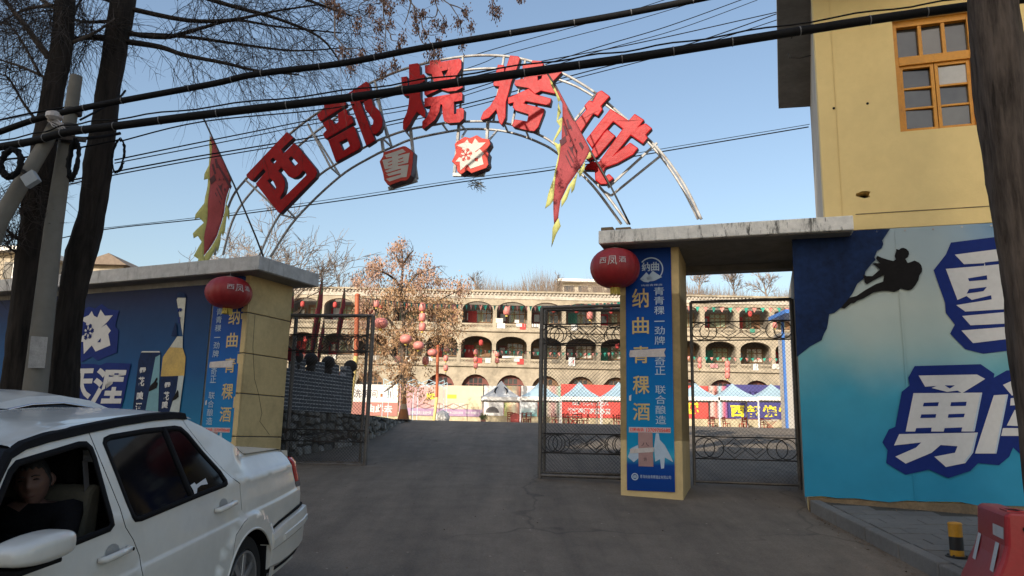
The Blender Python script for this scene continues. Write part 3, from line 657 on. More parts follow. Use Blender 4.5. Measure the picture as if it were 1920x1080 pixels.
for nm, pts, c, r, mt in (('outer_front_arc', OF, CF, .020, 'white_steel'), ('outer_back_arc', OB, CB, .020, 'steel'), ('inner_front_arc', IF, CF, .019, 'steel'), ('inner_back_arc', IB, CB, .020, 'steel')):
    obj(nm, MB().tube(curve(pts, c), r, 8), MT[mt], ar, smooth=True, fix=False)
rung = [((577, 232), (620, 314), CF), ((590, 252), (638, 330), CB), ((703, 152), (726, 259), CF), ((705, 180), (735, 276), CB), ((868, 107), (862, 229), CF), ((812, 113), (806, 236), CF), ((945, 107), (925, 228), CF), ((1118, 176), (1076, 228), CF), ((960, 235), (985, 114), CF), ((1190, 238), (1160, 212), CF),
        ((1232, 268), (1140, 352), CF), ((1240, 291), (1146, 367), CB), ((460, 337), (530, 402), CF), ((1010, 252), (1000, 118), CF)]
for p, q, c in rung: obj('rung', MB().bar(FR.P(*p, c), FR.P(*q, c), .029), MT['white_steel' if p[0] > 800 else 'steel'], ar)
for p, q in (((525, 402), (555, 410)), ((536, 390), (555, 410)), ((620, 314), (638, 330)), ((718, 260), (735, 276)), ((760, 245), (773, 261)), ((830, 233), (840, 247)), ((860, 229), (872, 243)), ((945, 231), (952, 247)), ((985, 242), (992, 259)), ((1131, 358), (1146, 367)), ((1232, 275), (1238, 292)), ((690, 158), (700, 182)), ((960, 107), (950, 130))):
    obj('cross_tie', MB().bar(FR.P(*p, CF), FR.P(*q, CB), .024), MT['steel'], ar)
CZ = CF + .19
def raised(parts, ox, oy, k, name, label, front, thick=.10, c=CZ, parent=ar, bev=.016):
    mb = MB(); nf = []
    for p in parts:
        holes = ()
        if isinstance(p, tuple): p, holes = p
        a = len(mb.f); pp = cr(p, ox, oy, k, FR, c); hh = [cr(h, ox, oy, k, FR, c) for h in holes]
        mb.prism(pp, FR.at, c - thick, c, hh)
        nt_ = (len(pp) + sum(map(len, hh))); tris = len(tessellate_polygon([[V((x, y, 0)) for x, y in l] for l in [pp] + hh]))
        nf += [0] * tris + [1] * (len(mb.f) - a - tris)
    o = obj(name, mb, [front, MT['char_edge']], parent, bevel=bev, label=label, fix=True)
    for f, i in zip(o.data.polygons, nf): f.material_index = i
    return o
XI = ([(5, 525), (465, 40), (540, 108), (405, 240), (428, 282), (545, 166), (590, 205), (790, 450), (810, 500), (790, 550), (390, 960), (365, 948), (112, 625), (225, 490), (203, 462), (78, 595), (58, 590), (12, 545)],
      [[(280, 362), (310, 335), (345, 370), (315, 404)], [(488, 348), (515, 318), (588, 395), (550, 428)],
       [(372, 482), (402, 447), (440, 490), (480, 540), (520, 560), (560, 560), (600, 540), (650, 482), (672, 490), (682, 530), (405, 802), (390, 785), (430, 720), (446, 650), (445, 600), (425, 545)], [(248, 592), (275, 568), (312, 602), (342, 670), (332, 692), (295, 645)]])
raised([XI], 460, 240, 6, 'character', 'red character 西, lowest on the left side of the arch', MT['char_red'])
raised([[(20, 455), (100, 375), (103, 320), (220, 262), (260, 300), (345, 300), (352, 345), (70, 525), (50, 515)],
        [(80, 545), (165, 490), (200, 510), (222, 555), (262, 530), (255, 435), (345, 380), (365, 400), (375, 455), (415, 455), (440, 540), (130, 725), (110, 715), (90, 660), (130, 620)],
        ([(145, 735), (430, 575), (450, 590), (510, 760), (515, 815), (490, 845), (235, 985)], [[(280, 762), (360, 722), (390, 800), (320, 852)]]),
        [(360, 215), (580, 70), (610, 95), (638, 250), (545, 300), (510, 300), (680, 740), (580, 805), (390, 290)],
        [(545, 305), (638, 258), (660, 340), (730, 410), (765, 500), (762, 570), (735, 630), (680, 675), (650, 665), (622, 590), (650, 560), (655, 510), (600, 430), (562, 390)]], 590, 140, 6, 'character', 'red character 部, second from the left on the arch', MT['char_red'])
raised([[(190, 150), (310, 130), (335, 155), (345, 300), (390, 275), (410, 300), (405, 370), (345, 402), (345, 580), (370, 670), (415, 790), (415, 860), (390, 865), (300, 790), (240, 880), (200, 960), (140, 1040), (110, 1020), (110, 915), (160, 800), (185, 700), (195, 572), (130, 575), (110, 540), (85, 320), (165, 308), (180, 430), (195, 430)],
        ([(405, 160), (470, 150), (480, 95), (610, 85), (625, 112), (870, 70), (900, 90), (900, 200), (800, 362), (910, 340), (918, 460), (830, 505), (720, 515), (610, 482), (420, 572), (400, 555), (395, 500), (535, 425), (500, 280), (410, 262)], [[(632, 242), (722, 218), (668, 322)]]),
        [(400, 605), (900, 525), (915, 540), (910, 635), (800, 655), (800, 820), (830, 815), (835, 750), (910, 735), (937, 760), (930, 880), (880, 930), (720, 942), (665, 912), (645, 820), (640, 690), (618, 690), (600, 790), (540, 900), (390, 1022), (370, 1012), (370, 920), (440, 850), (490, 710), (400, 722)]], 740, 100, 7.2, 'character', 'red character 烧, left of the top of the arch', MT['char_red'])
raised([[(275, 195), (340, 200), (356, 215), (350, 300), (420, 85), (520, 95), (542, 122), (500, 255), (440, 400), (410, 520), (375, 640), (368, 830), (322, 922), (290, 890), (255, 738), (170, 832), (80, 862), (68, 840), (100, 760), (180, 690), (260, 560), (288, 460), (225, 452), (218, 430)],
        ([(570, 200), (670, 190), (685, 145), (800, 155), (822, 185), (812, 225), (890, 232), (1042, 285), (910, 425), (970, 462), (957, 548), (790, 512), (715, 552), (640, 478), (490, 452), (468, 430), (480, 382), (585, 362), (562, 300)], [[(752, 335), (800, 328), (792, 362), (755, 382)]]),
        [(395, 590), (490, 550), (642, 480), (725, 548), (915, 600), (897, 690), (608, 635), (590, 660), (832, 722), (822, 775), (760, 940), (712, 992), (650, 987), (460, 942), (440, 920), (475, 848), (622, 870), (640, 790), (480, 742), (450, 702), (460, 652), (395, 668)]], 890, 90, 6.356, 'character', 'red character 烤, right of the top of the arch', MT['char_red'])
raised([[(318, 70), (365, 45), (455, 110), (365, 210), (382, 242), (330, 315), (285, 290), (150, 490), (88, 380), (210, 242), (186, 205), (240, 145), (272, 160)],
        [(455, 232), (640, 352), (700, 282), (802, 348), (760, 402), (812, 378), (882, 435), (820, 500), (837, 530), (785, 597), (662, 510), (535, 665), (655, 573), (742, 635), (690, 702), (530, 792), (405, 837), (385, 890), (405, 917), (440, 890), (494, 942), (420, 1002), (350, 1002), (300, 960), (295, 860), (188, 858), (200, 815), (268, 765), (335, 775), (575, 440), (485, 372), (420, 445), (270, 640), (205, 545)],
        [(385, 480), (425, 440), (512, 512), (330, 722), (240, 772), (200, 735), (208, 690), (268, 700), (262, 655)]], 1060, 160, 5.4, 'character', 'glossy red character 城, lowest on the right side of the arch', MT['char_red'])
# two smaller box signs hanging under the arch
def boxsign(border, ox, oy, k, label, hang, bar_):
    t = thing('hanging_sign', label, 'sign', FR.P(border[0][0] / k + ox, border[0][1] / k + oy, CF), 'box signs hanging under the arch')
    o = raised([border], ox, oy, k, 'sign_box', None, MT['sign_red'], .16, CZ, t, .012)
    for p, q in hang: obj('hanger', MB().bar(FR.P(*p, CF), FR.P(*q, CF), .04), MT['white_steel'], t)
    p, q = bar_; obj('foot_bar', MB().bar(FR.P(*p, CF + .02), FR.P(*q, CF + .02), .05, .05), MT['steel'], t)
    return t
s1 = boxsign([(200, 270), (600, 145), (650, 150), (740, 205), (812, 272), (795, 500), (760, 740), (680, 850), (560, 858), (340, 945), (290, 940), (215, 840), (190, 700), (120, 460), (190, 350)], 700, 260, 10.8,
    'unlit box sign with pale character 雪 under the left of the arch', [((716, 262), (719, 285)), ((770, 243), (774, 282)), ((774, 282), (782, 336))], ((729, 354), (782, 338)))
K8 = (700, 260, 10.8)
flat('sign_character', [cr([(230, 335), (590, 210), (660, 268), (510, 320), (500, 348), (740, 285), (705, 490), (500, 540), (500, 558), (715, 525), (675, 775), (560, 790), (330, 870), (260, 815), (560, 725), (560, 700), (310, 760), (265, 720), (560, 630), (565, 605), (280, 690), (235, 655), (400, 590), (235, 622), (185, 435), (380, 390), (385, 365), (265, 385)], *K8, FR, CZ)], MT['sign_white'], FR, CZ + .004, s1)
flat('stroke_gaps', [cr(p, *K8, FR, CZ) for p in ([(298, 482), (388, 440), (385, 462), (310, 492)], [(290, 553), (388, 510), (385, 530), (300, 562)], [(508, 418), (612, 378), (600, 405), (515, 430)], [(495, 488), (632, 448), (600, 475), (505, 500)])], MT['sign_red'], FR, CZ + .007, s1)
K7 = (820, 240, 7.2)
s2 = boxsign([(190, 450), (250, 335), (228, 215), (265, 180), (365, 115), (440, 132), (530, 92), (600, 135), (700, 150), (717, 215), (663, 300), (692, 345), (680, 430), (690, 490), (660, 540), (460, 612), (405, 572), (320, 627), (265, 585), (255, 510)], 820, 240, 7.2,
    'sunlit box sign with pale character 花 and a snowflake hanging under the arch top', [((861, 229), (858, 268)), ((915, 228), (913, 260)), ((858, 268), (852, 326)), ((913, 260), (907, 326))], ((850, 328), (908, 328)))
flat('sign_character', [cr(HUA, *K7, FR, CZ)], MT['sign_white'], FR, CZ + .004, s2)
sa, sb_ = FR.px(820 + 385 / 7.2, 240 + 362 / 7.2, CZ); snowflake(FR, sa, sb_, .10, CZ + .008, MT['sign_red'], s2, .014)
flat('stroke_gaps', [cr([(505, 412), (555, 402), (545, 452), (503, 445)], *K7, FR, CZ), cr([(510, 322), (552, 290), (556, 297), (518, 327)], *K7, FR, CZ)], MT['sign_red'], FR, CZ + .008, s2)
for p, q in (((875, 243), (866, 257)), ((932, 245), (916, 264))): obj('brace', MB().bar(FR.P(*p, CB), FR.P(*q, CF), .025), MT['steel'], s2)
# ---------------------------------------------------------------- two flame edged flags on the arch feet
def flag(label, ox, oy, k, pole, red, fr_, ink, ch, c, ph):
    t = thing('flag', label, 'flag', FR.P(*pole[-1], c), 'flame edged flags on the arch')
    obj('pole', MB().tube([FR.P(x, y, c) for x, y in pole], .014, 6), MT['iron'], t, smooth=True)
    fold = lambda x, y, d: FR.at(x, y, c + .022 * math.sin(x * 9 + y * 3 + ph) + .012 * math.sin(y * 11 + ph) + d)
    for nm, polys, mt, d in (('cloth', [red], 'flag_red', 0), ('flame_edge', fr_, 'flag_yellow', -.004)):
        mb = MB()
        for p in polys: sheet(mb, cr(p, ox, oy, k, FR, c), lambda x, y: fold(x, y, d), .06)
        o = obj(nm, mb, MT[mt], t, smooth=True, fix=False); s = o.modifiers.new('thickness', 'SOLIDIFY'); s.thickness = .003
    tl, tr_, br, bl_ = [V(p) for p in cr(ink, ox, oy, k, FR, c)]
    mb = MB(); put_text(mb, ch, lambda x, y: fold(*lerp(lerp(bl_, br, x), lerp(tl, tr_, x), y), .006), .03); obj('ink_character', mb, MT['flag_ink'], t, fix=False)
flag('red flame edged flag with dark ink character on the left foot of the arch', 350, 200, 3.27, [(380, 218), (400, 262), (439, 347), (480, 445), (494, 482)],
     [(150, 180), (172, 215), (272, 430), (262, 500), (235, 640), (185, 790), (105, 915), (110, 800), (130, 560), (145, 380), (160, 240)],
     [[(150, 180), (162, 225), (145, 400), (130, 560), (108, 850), (105, 915), (130, 960), (105, 1015), (85, 1022), (62, 1000), (75, 935), (42, 915), (95, 830), (75, 795), (50, 810), (45, 780), (100, 710), (75, 680), (50, 690), (55, 660), (105, 590), (108, 550), (125, 440), (98, 445), (105, 410), (138, 360), (140, 240)],
      [(272, 430), (262, 560), (250, 600), (265, 640), (262, 700), (247, 665), (242, 720), (240, 760), (225, 795), (212, 770), (205, 820), (180, 890), (170, 850), (160, 885), (122, 970), (107, 915), (187, 790), (237, 640), (264, 500)]],
     [(178, 300), (278, 480), (235, 640), (132, 450)], '酒', CF + .25, 0)
flag('red flame edged flag with ink character before the right end of the arch', 820, 80, 2.7, [(1027, 139), (1040, 158), (1103, 276), (1144, 347), (1181, 421)],
     [(562, 160), (600, 215), (640, 290), (775, 545), (740, 610), (660, 720), (625, 800), (615, 890), (592, 920), (588, 800), (605, 640), (628, 480), (634, 310)],
     [[(560, 155), (590, 205), (634, 290), (612, 300), (625, 350), (604, 390), (632, 372), (627, 440), (590, 500), (612, 512), (625, 500), (605, 640), (588, 800), (572, 822), (545, 840), (560, 770), (590, 690), (610, 560), (585, 495), (618, 420), (600, 395), (612, 300), (600, 260), (575, 215)],
      [(592, 920), (615, 888), (626, 930), (600, 970), (575, 1035), (582, 940)],
      [(775, 545), (780, 580), (765, 590), (748, 585), (747, 640), (720, 682), (712, 650), (690, 740), (676, 760), (675, 722), (655, 790), (630, 835), (628, 795), (662, 722), (742, 612)]],
     [(650, 370), (745, 520), (690, 660), (612, 500)], '酒', CF + .42, 1.3)
# ---------------------------------------------------------------- big red lanterns at the gate
def lantern(label, c, rx, rz, hang, ang, name='lantern', group='red lanterns at the gate', tsize=.75, detail=True, mats=None, lettering=True):
    t = thing('red_lantern', label, 'lantern', c - V((0, 0, rz)), group)
    n = 48 if detail else 16; prof = []
    for i in range(13 if detail else 9):
        a = lerp(-1.25, 1.25, i / (12 if detail else 8)); prof.append((rx * math.cos(a) ** .8, rz * math.sin(a) / math.sin(1.25)))
    n = 96 if detail else n; mb = MB(); mb.lathe(prof, c, n)
    if detail:
        for i, v in enumerate(mb.v):
            d = v - c; w = 1 + .022 * (abs(math.cos(8 * math.atan2(d.y, d.x))) - .6); mb.v[i] = c + V((d.x * w, d.y * w, d.z))
    obj('shade', mb, mats or MT['lantern'], t, smooth=True)
    r0 = rx * .22
    obj('rim', MB().lathe([(r0, rz), (r0, rz + rz * .07), (r0 * .6, rz + rz * .09)], c, 14), MT['lantern_yellow'] if not detail else MT['tape'], t, smooth=True, sharp=30)
    obj('rim', MB().lathe([(r0 * .9, -rz * 1.07), (r0, -rz)], c, 14), MT['lantern'], t, smooth=True, sharp=30)
    tb = MB()
    for k in range(14):
        a = k / 14 * 6.283; p = c + V((r0 * .8 * math.cos(a), r0 * .8 * math.sin(a), -rz * 1.05)); L = rz * .36
        tb.bar(p, p + V((random.uniform(-.01, .01) * rx * 3, random.uniform(-.01, .01) * rx * 3, -L)), r0 * .32, r0 * .2)
    obj('fringe', tb, MT['lantern_yellow'], t, kind='stuff')
    if hang is not None: obj('cord', MB().tube([c + V((0, 0, rz)), hang], .006 if detail else .01, 5), MT['tie'], t, smooth=True)
    if lettering:
        mb = MB()
        for ch, u0, u1, z0, z1 in (('西', -.50, -.22, -.18, .16), ('凤', -.16, .18, -.30, .22), ('酒', .25, .52, -.15, .20)):
            def f(x, y):
                a = ang + lerp(u0, u1, x) * 1.05; z = lerp(z0, z1, y) * .95 + .18; rr = rx * 1.02 * math.cos(math.asin(max(-1, min(1, z * math.sin(1.25))))) ** .8 + .004
                return c + V((rr * math.sin(a), -rr * math.cos(a), z * rz))
            put_text(mb, ch, f, .0)
        obj('lettering', mb, MT['tape'], t, fix=False)
    return t
c1 = FL.P(429, 549, .27); lantern('deflated looking red lantern hanging at the corner of the left gate roof', c1, .335, .225, V((c1.x, c1.y, LZ0)), R(45))
c2 = FR.P(1153, 503, .22); lantern('red lantern hanging beside the top of the yellow pillar, in front of its blue banner', c2, .32, .245, V((c2.x, c2.y, ZS0)), R(-14))
# ---------------------------------------------------------------- gate leaves
def leaf(label, P, Q, z0, z1, bands, name='gate_leaf', group='folding main gate leaves', ground=True, pipe=.026, mesh=True):
    """P hinge, Q free end (xy); rails at z0..z1; bands = [(za, zb), ...] ornament bands"""
    P, Q = V((P[0], P[1], 0)), V((Q[0], Q[1], 0)); u = (Q - P).normalized(); L = (Q - P).length; F = Frame(P, u, V((u.y, -u.x, 0)))
    t = thing(name, label, 'gate', F.at(L / 2, z0, 0), group)
    for a, r in ((.0, pipe), (L, pipe * 1.25)): obj('post', MB().tube([F.at(a, z0 - (.06 if ground else 0), 0), F.at(a, z1, 0)], r, 10), MT['gate_pipe'], t, smooth=True, sharp=40)
    for z in (z0, z1): obj('rail', MB().tube([F.at(0, z, 0), F.at(L, z, 0)], pipe, 10), MT['gate_pipe'], t, smooth=True, sharp=40)
    for za, zb in bands:
        for z in (za, zb): obj('thin_rail', MB().tube([F.at(0, z, 0), F.at(L, z, 0)], .009, 6), MT['iron'], t, smooth=True)
        zc = (za + zb) / 2; r = (zb - za) / 2 * .9
        def ringat(a): obj('ring', MB().tube([F.at(a + r * math.cos(k * .3142), zc + r * math.sin(k * .3142), 0) for k in range(20)], .007, 5, closed=True), MT['iron'], t, smooth=True, fix=False)
        for a in (r * 1.1, r * 2.0, L - r * 1.1, L - r * 2.0): ringat(a)
        d0, d1 = r * 3.0, L - r * 3.0; m = 2
        for k in range(m):
            x0 = lerp(d0, d1, k / m); x1 = lerp(d0, d1, (k + 1) / m); xm = (x0 + x1) / 2
            for w in (1, .55):
                hw = (x1 - x0) / 2 * w * 1.15; hh = r * w
                obj('diamond', MB().tube([F.at(xm - hw, zc, 0), F.at(xm, zc + hh, 0), F.at(xm + hw, zc, 0), F.at(xm, zc - hh, 0)], .007, 5, closed=True), MT['iron'], t, fix=False)
    if mesh:
        mb = MB(); H = z1 - z0; s = .052; k = -int(H / s) - 1
        while k * s < L:
            for sg in (1, -1):
                a0, b0, a1, b1 = k * s, 0.0, k * s + H, H
                if a0 < 0: b0 = -a0; a0 = 0
                if a1 > L: b1 = H - (a1 - L); a1 = L
                if b1 > b0 + .01:
                    A = F.at(a0, z0 + b0, 0) if sg > 0 else F.at(L - a0, z0 + b0, 0); B_ = F.at(a1, z0 + b1, 0) if sg > 0 else F.at(L - a1, z0 + b1, 0)
                    n_ = F.n * .0016; w_ = V((0, 0, .0018))
                    q = len(mb.v); mb.v += [A + w_, A - w_ + n_, A - w_ - n_, B_ + w_, B_ - w_ + n_, B_ - w_ - n_]; mb.f += [(q, q + 1, q + 4, q + 3), (q + 1, q + 2, q + 5, q + 4), (q + 2, q, q + 3, q + 5)]
            k += 1
        obj('wire_mesh', mb, MT['iron'], t, kind='stuff', fix=False)
    return t
zr = lambda x, y, Y: at_y(x, y, Y).z
b_r = [(zr(1060, 643, 11.1), zr(1060, 607, 11.1)), (zr(1060, 850, 11.1), zr(1060, 813, 11.1))]
leaf('dark mesh gate leaf folded open against the yellow pillar', (1.72, 10.86), (at_y(1014, 735, 11.25).x, 11.25), zr(1013, 891, 11.25), zr(1015, 577, 11.25), b_r)
leaf('second gate leaf folded behind the one at the yellow pillar', (at_y(1022, 735, 11.4).x, 11.42), (1.75, 11.3), zr(1022, 886, 11.4), zr(1022, 580, 11.4), b_r)
b_l = [(zr(620, 658, 12.3), zr(620, 627, 12.3)), (zr(620, 828, 12.3), zr(620, 806, 12.3))]
leaf('dark mesh gate leaf folded open against the left gate wall', (-3.60, 12.40), (at_y(692, 735, 12.25).x, 12.25), zr(690, 872, 12.25), zr(698, 592, 12.25), b_l)
leaf('second gate leaf folded behind the one at the left gate wall', (at_y(684, 735, 12.5).x, 12.45), (-3.55, 12.65), zr(684, 868, 12.5), zr(690, 593, 12.5), b_l)
yq = FR.at(1.6, 0, -1.3).y
b_p = [(zr(1390, 637, yq), zr(1390, 602, yq)), (zr(1390, 862, yq), zr(1390, 820, yq))]
pg0, pg1 = FR.at(PW + .03, 0, -1.3), FR.at(2.17, 0, -1.3)
leaf('narrow mesh side gate between the yellow pillar and the advert wall', pg0[:2], pg1[:2], zr(1390, 906, yq), zr(1390, 563, yq), b_p, 'side_gate', None, pipe=.022)
# ---------------------------------------------------------------- pavement, kerb, bollard, barrier
SH = .12
ker = [(3.50, 9.28), (3.56, 8.2), (3.60, 7.2), (3.63, 6.2), (3.66, 4.0), (3.70, -3)]
mb = MB(); nx = 10
rows = []
yk = [9.26, 8.9, 8.4, 7.9, 7.4, 6.9, 6.4, 5.9, 5.4, 4.8, 4, 2, 0, -3]
def kx(y):
    for (a, b), (c, d) in zip(ker, ker[1:]):
        if d <= y <= b: return lerp(c, a, (y - d) / (b - d))
    return ker[0][0]
def wally(x): return FR.at((x - 1.42) / c18, 0, .055).y
for y in yk:
    for i in range(nx + 1):
        x = lerp(kx(y) + .13, 11, (i / nx) ** 1.5); yy = min(y, wally(x) if y > 9.2 else y); mb.v.append(V((x, yy, G(yy) + SH)))
mb.f = [(i * (nx + 1) + j, i * (nx + 1) + j + 1, (i + 1) * (nx + 1) + j + 1, (i + 1) * (nx + 1) + j) for i in range(len(yk) - 1) for j in range(nx)]
MT['paver'] = M('grey_paver', (.17, .165, .155), .9, .2, 2.5, .3, 50, dirt=(.07, .065, .058), dirt_amt=.6, dirt_scale=1.3)
pv = obj('pavement', mb, MT['joint'], smooth=True, kind='structure', origin=(5, 7, .6), fix=False)
# pavers laid one by one
mats = [M('paver_%s' % n, c, .9, .2, 3, .3, 50, dirt=(.07, .065, .058), dirt_amt=.5) for n, c in (('grey', (.155, .15, .14)), ('pale', (.167, .16, .149)), ('dark', (.146, .14, .131)))]
cnt = 0; y = 9.0; row = 0; far = MB()
PWD, PHT = .40, .20
while y > 4.3 and cnt < 290:
    x = kx(y - PHT / 2) + .138; W0 = PWD; first_ = True
    while x < 7.4 and cnt < 290:
        yc = y - PHT / 2; PWD = W0 / 2 if (first_ and row % 2) else W0; first_ = False
        if wally(x + PWD) - .04 > y and abs(x) < .78 * y:
            j = .004; h = .012 + random.uniform(-.003, .004)
            z = lambda yy: G(yy) + SH
            q = [V((x + j, y - j, 0)), V((x + PWD - j, y - j, 0)), V((x + PWD - j, y - PHT + j, 0)), V((x + j, y - PHT + j, 0))]
            m2 = MB().add([V((p.x, p.y, z(p.y) + .002)) for p in q] + [V((p.x, p.y, z(p.y) + h)) for p in q], [(4, 5, 6, 7), (0, 1, 5, 4), (1, 2, 6, 5), (2, 3, 7, 6), (3, 0, 4, 7)])
            obj('paver', m2, random.choice(mats), pv, fix=False); cnt += 1
        x += PWD
    PWD = W0; y -= PHT; row += 1
kb = thing('kerb', 'grey concrete kerb running from the advert wall towards the street along the pavement', 'kerb', (3.6, 7, .5))
for i in range(13):
    ya = 9.25 - i * .62; yb_ = ya - .61
    P_, Q_ = V((kx(ya), ya, 0)), V((kx(yb_), yb_, 0)); w = V((.125, 0, 0)); dz = random.uniform(-.006, .006)
    vs = [V((p.x, p.y, G(p.y) - .1)) for p in (P_, P_ + w, Q_ + w, Q_)] + [V((p.x, p.y, G(p.y) + SH + .016 + dz)) for p in (P_, P_ + w, Q_ + w, Q_)]
    obj('kerb_stone', MB().add(vs, [(0, 1, 2, 3), (4, 5, 6, 7), (0, 1, 5, 4), (1, 2, 6, 5), (2, 3, 7, 6), (3, 0, 4, 7)]), MT['paver'], kb, bevel=.015)
# short bollard
MT['bol_yellow'] = M('bollard_yellow', (.56, .27, .015), .45, .15, 6, .08, 40, dirt=(.2, .1, .03), dirt_amt=.5, dirt_scale=8)
MT['bol_black'] = M('bollard_black', (.016, .016, .016), .5, .3, 6, .1, 40)
bb_ = at_y(1795, 1043, 7.0); bz = G(7.0) + SH + .01; bx = bb_.x
bt_ = thing('bollard', 'short yellow and black banded bollard on the pavement in front of the advert', 'bollard', (bx, 7.0, bz))
hh = (1043 - 982) / FPX * 7.0; rr = .056
for nm, z0, z1, m in (('yellow_band', 0, .2, 'bol_yellow'), ('black_band', .2, .58, 'bol_black'), ('yellow_band', .58, .93, 'bol_yellow')):
    obj(nm, MB().lathe([(rr, hh * z0), (rr, hh * z1)], (bx, 7.0, bz), 20), MT[m], bt_, smooth=True, sharp=40)
obj('cap', MB().lathe([(rr * 1.06, hh * .93), (rr * 1.06, hh * .95), (rr * .9, hh * .985), (rr * .4, hh)], (bx, 7.0, bz), 20), MT['bol_yellow'], bt_, smooth=True, sharp=50)
obj('base_plate', MB().lathe([(rr * 1.7, 0), (rr * 1.7, .012)], (bx, 7.0, bz), 20), MT['bol_black'], bt_)
for k in range(4): obj('bolt', MB().lathe([(.009, .012), (.009, .022)], (bx + rr * 1.35 * math.cos(k * 1.57 + .7), 7.0 + rr * 1.35 * math.sin(k * 1.57 + .7), bz), 6), MT['iron'], bt_)
# red plastic road barrier, one end showing
MT['barrier'] = M('red_barrier_plastic', (.33, .018, .024), .4, .15, 3, .08, 25, dirt=(.20, .03, .035), dirt_amt=.5)
MT['reflect'] = M('reflective_tape', (.50, .49, .49), .35, .15, 8, .05, 30)
by = 5.5; b0 = at_y(1889, 1000, by); gx, gz = b0.x + .10, G(by) + SH
HB = at_y(1889, 962, by).z - gz
ba = thing('road_barrier', 'red plastic road barrier with pale reflective tape standing at the pavement edge', 'barrier', (gx, by, gz))
bd = V((.36, .933, 0)); bw = V((.933, -.36, 0))           # long axis runs to the right towards the camera
prof = [(.27, 0), (.27, .10), (.24, .20), (.20, .32), (.135, .52), (.105, .66), (.098, .80), (.092, .96), (.07, 1.0)]
LB = 1.0
def bpt(l, w, h): return V((gx, by, gz)) + bd * l + bw * w + V((0, 0, h * HB))
mb = MB()
ring_ = [(-w, h) for w, h in prof] + [(w, h) for w, h in reversed(prof)]
mb.add([bpt(l, w * s, h) for l, s in ((.0, .86), (.03, 1), (LB - .03, 1), (LB, .86)) for w, h in ring_], [])
m_ = len(ring_)
for i in range(3):
    for j in range(m_): mb.f.append((i * m_ + j, i * m_ + (j + 1) % m_, (i + 1) * m_ + (j + 1) % m_, (i + 1) * m_ + j))
mb.f += [tuple(range(m_))[::-1], tuple(3 * m_ + j for j in range(m_))]
obj('body', mb, MT['barrier'], ba, bevel=.02)
for s in (-1, 1):
    for (l0, l1) in ((.06, .30), (.70, .94)):
        mb = MB().add([bpt(l0, s * .1835, .38), bpt(l0 + .12, s * .1835, .38), bpt(l1, s * .109, .66), bpt(l1 - .12, s * .109, .66)], [(0, 1, 2, 3)]); obj('reflective_tape', mb, MT['reflect'], ba, fix=False)
    mb = MB().add([bpt(.05, s * .104, .72), bpt(.4, s * .104, .72), bpt(.4, s * .0985, .84), bpt(.05, s * .0985, .84)], [(0, 1, 2, 3)]); obj('reflective_tape', mb, MT['reflect'], ba, fix=False)
for h in (.84, .60): obj('plug', MB().lathe([(.02, 0), (.02, .008)], bpt(-.006, .025, h), 10, -bd, bw), MT['print_black'], ba)
obj('filler_slot', MB().box(bpt(.22, 0, 1.003), (.22, .07, .01), bd, bw), MT['print_black'], ba)
obj('filler_lip', MB().tube([bpt(.10, -.05, 1.004), bpt(.34, -.05, 1.004), bpt(.34, .05, 1.004), bpt(.10, .05, 1.004)], .01, 5, closed=True), MT['barrier'], ba, fix=False)

# ---------------------------------------------------------------- dry leaves and grit lying along the kerb and the walls
rl = random.Random(12); mb = MB()
def bit(x, y, z, s):
    a = rl.uniform(0, 6.28); p = V((x, y, z + .004)); u_ = V((math.cos(a), math.sin(a), rl.uniform(-.3, .5))) * s; w_ = V((-math.sin(a), math.cos(a), rl.uniform(-.2, .4))) * s * rl.uniform(.3, .7)
    mb.add([p - u_, p + w_, p + u_, p - w_], [(0, 1, 2, 3)])
for k in range(260):
    y = rl.uniform(5, 9.2); bit(kx(y) - abs(rl.gauss(.02, .09)), y, G(y), rl.uniform(.008, .022))
for k in range(170):
    u_ = rl.uniform(2.3, 6.5); p = FR.at(u_, 0, .07 + abs(rl.gauss(0, .08))); bit(p.x, p.y, G(p.y) + SH + .008, rl.uniform(.008, .022))
for k in range(420):
    x, y = rl.uniform(-3.5, 3.3), rl.uniform(3.5, 19); bit(x, y, G(y), rl.uniform(.006, .018))
for k in range(160):
    p = V((lerp(-3.6, -2.5, rl.random()), 12.3 + rl.gauss(0, .12), 0)); bit(p.x, p.y, G(p.y), rl.uniform(.01, .025))
tag(obj('fallen_leaves', mb, M('leaf_litter', (.17, .115, .07), .9, .5, 20, 0), fix=False, origin=(0, 8, .6)), 'dry leaves and grit scattered on the ramp and along the kerb', 'leaves', kind='stuff')
# ---------------------------------------------------------------- cars
MT['car_white'] = M('car_white', (.68, .66, .60), .25, .05, 1.5, 0, coat=.5, dirt=(.50, .47, .41), dirt_amt=.4, dirt_scale=2)
MT['rubber'] = M('black_rubber', (.008, .008, .009), .75, .2, 20, .05, spec=.1)
MT['tint'] = glass_mat('tinted_glass', (.006, .006, .007), .03); MT['tint'].node_tree.nodes['Principled BSDF'].inputs['Specular IOR Level'].default_value = .13
MT['cabin'] = M('cabin_dark', (.007, .0065, .0065), .95, .2, spec=.05)
MT['tyre'] = M('tyre', (.009, .009, .009), .9, .2, 8, .3, 60, dirt=(.05, .046, .04), dirt_amt=.5)
MT['alloy'] = M('alloy', (.42, .42, .42), .35, .1, 6, .05, metal=.8)
MT['tail_red'] = M('tail_lamp_red', (.42, .02, .015), .15, .1, 20, .1, 120, coat=.6)
MT['tail_grey'] = M('tail_lamp_grey', (.16, .15, .15), .2, .1)
MT['beige'] = M('seat_cover', (.075, .066, .045), .85, .15, 6, .2, 60)
MT['chrome'] = M('chrome_strip', (.6, .6, .62), .12, .05, 4, 0, metal=1)
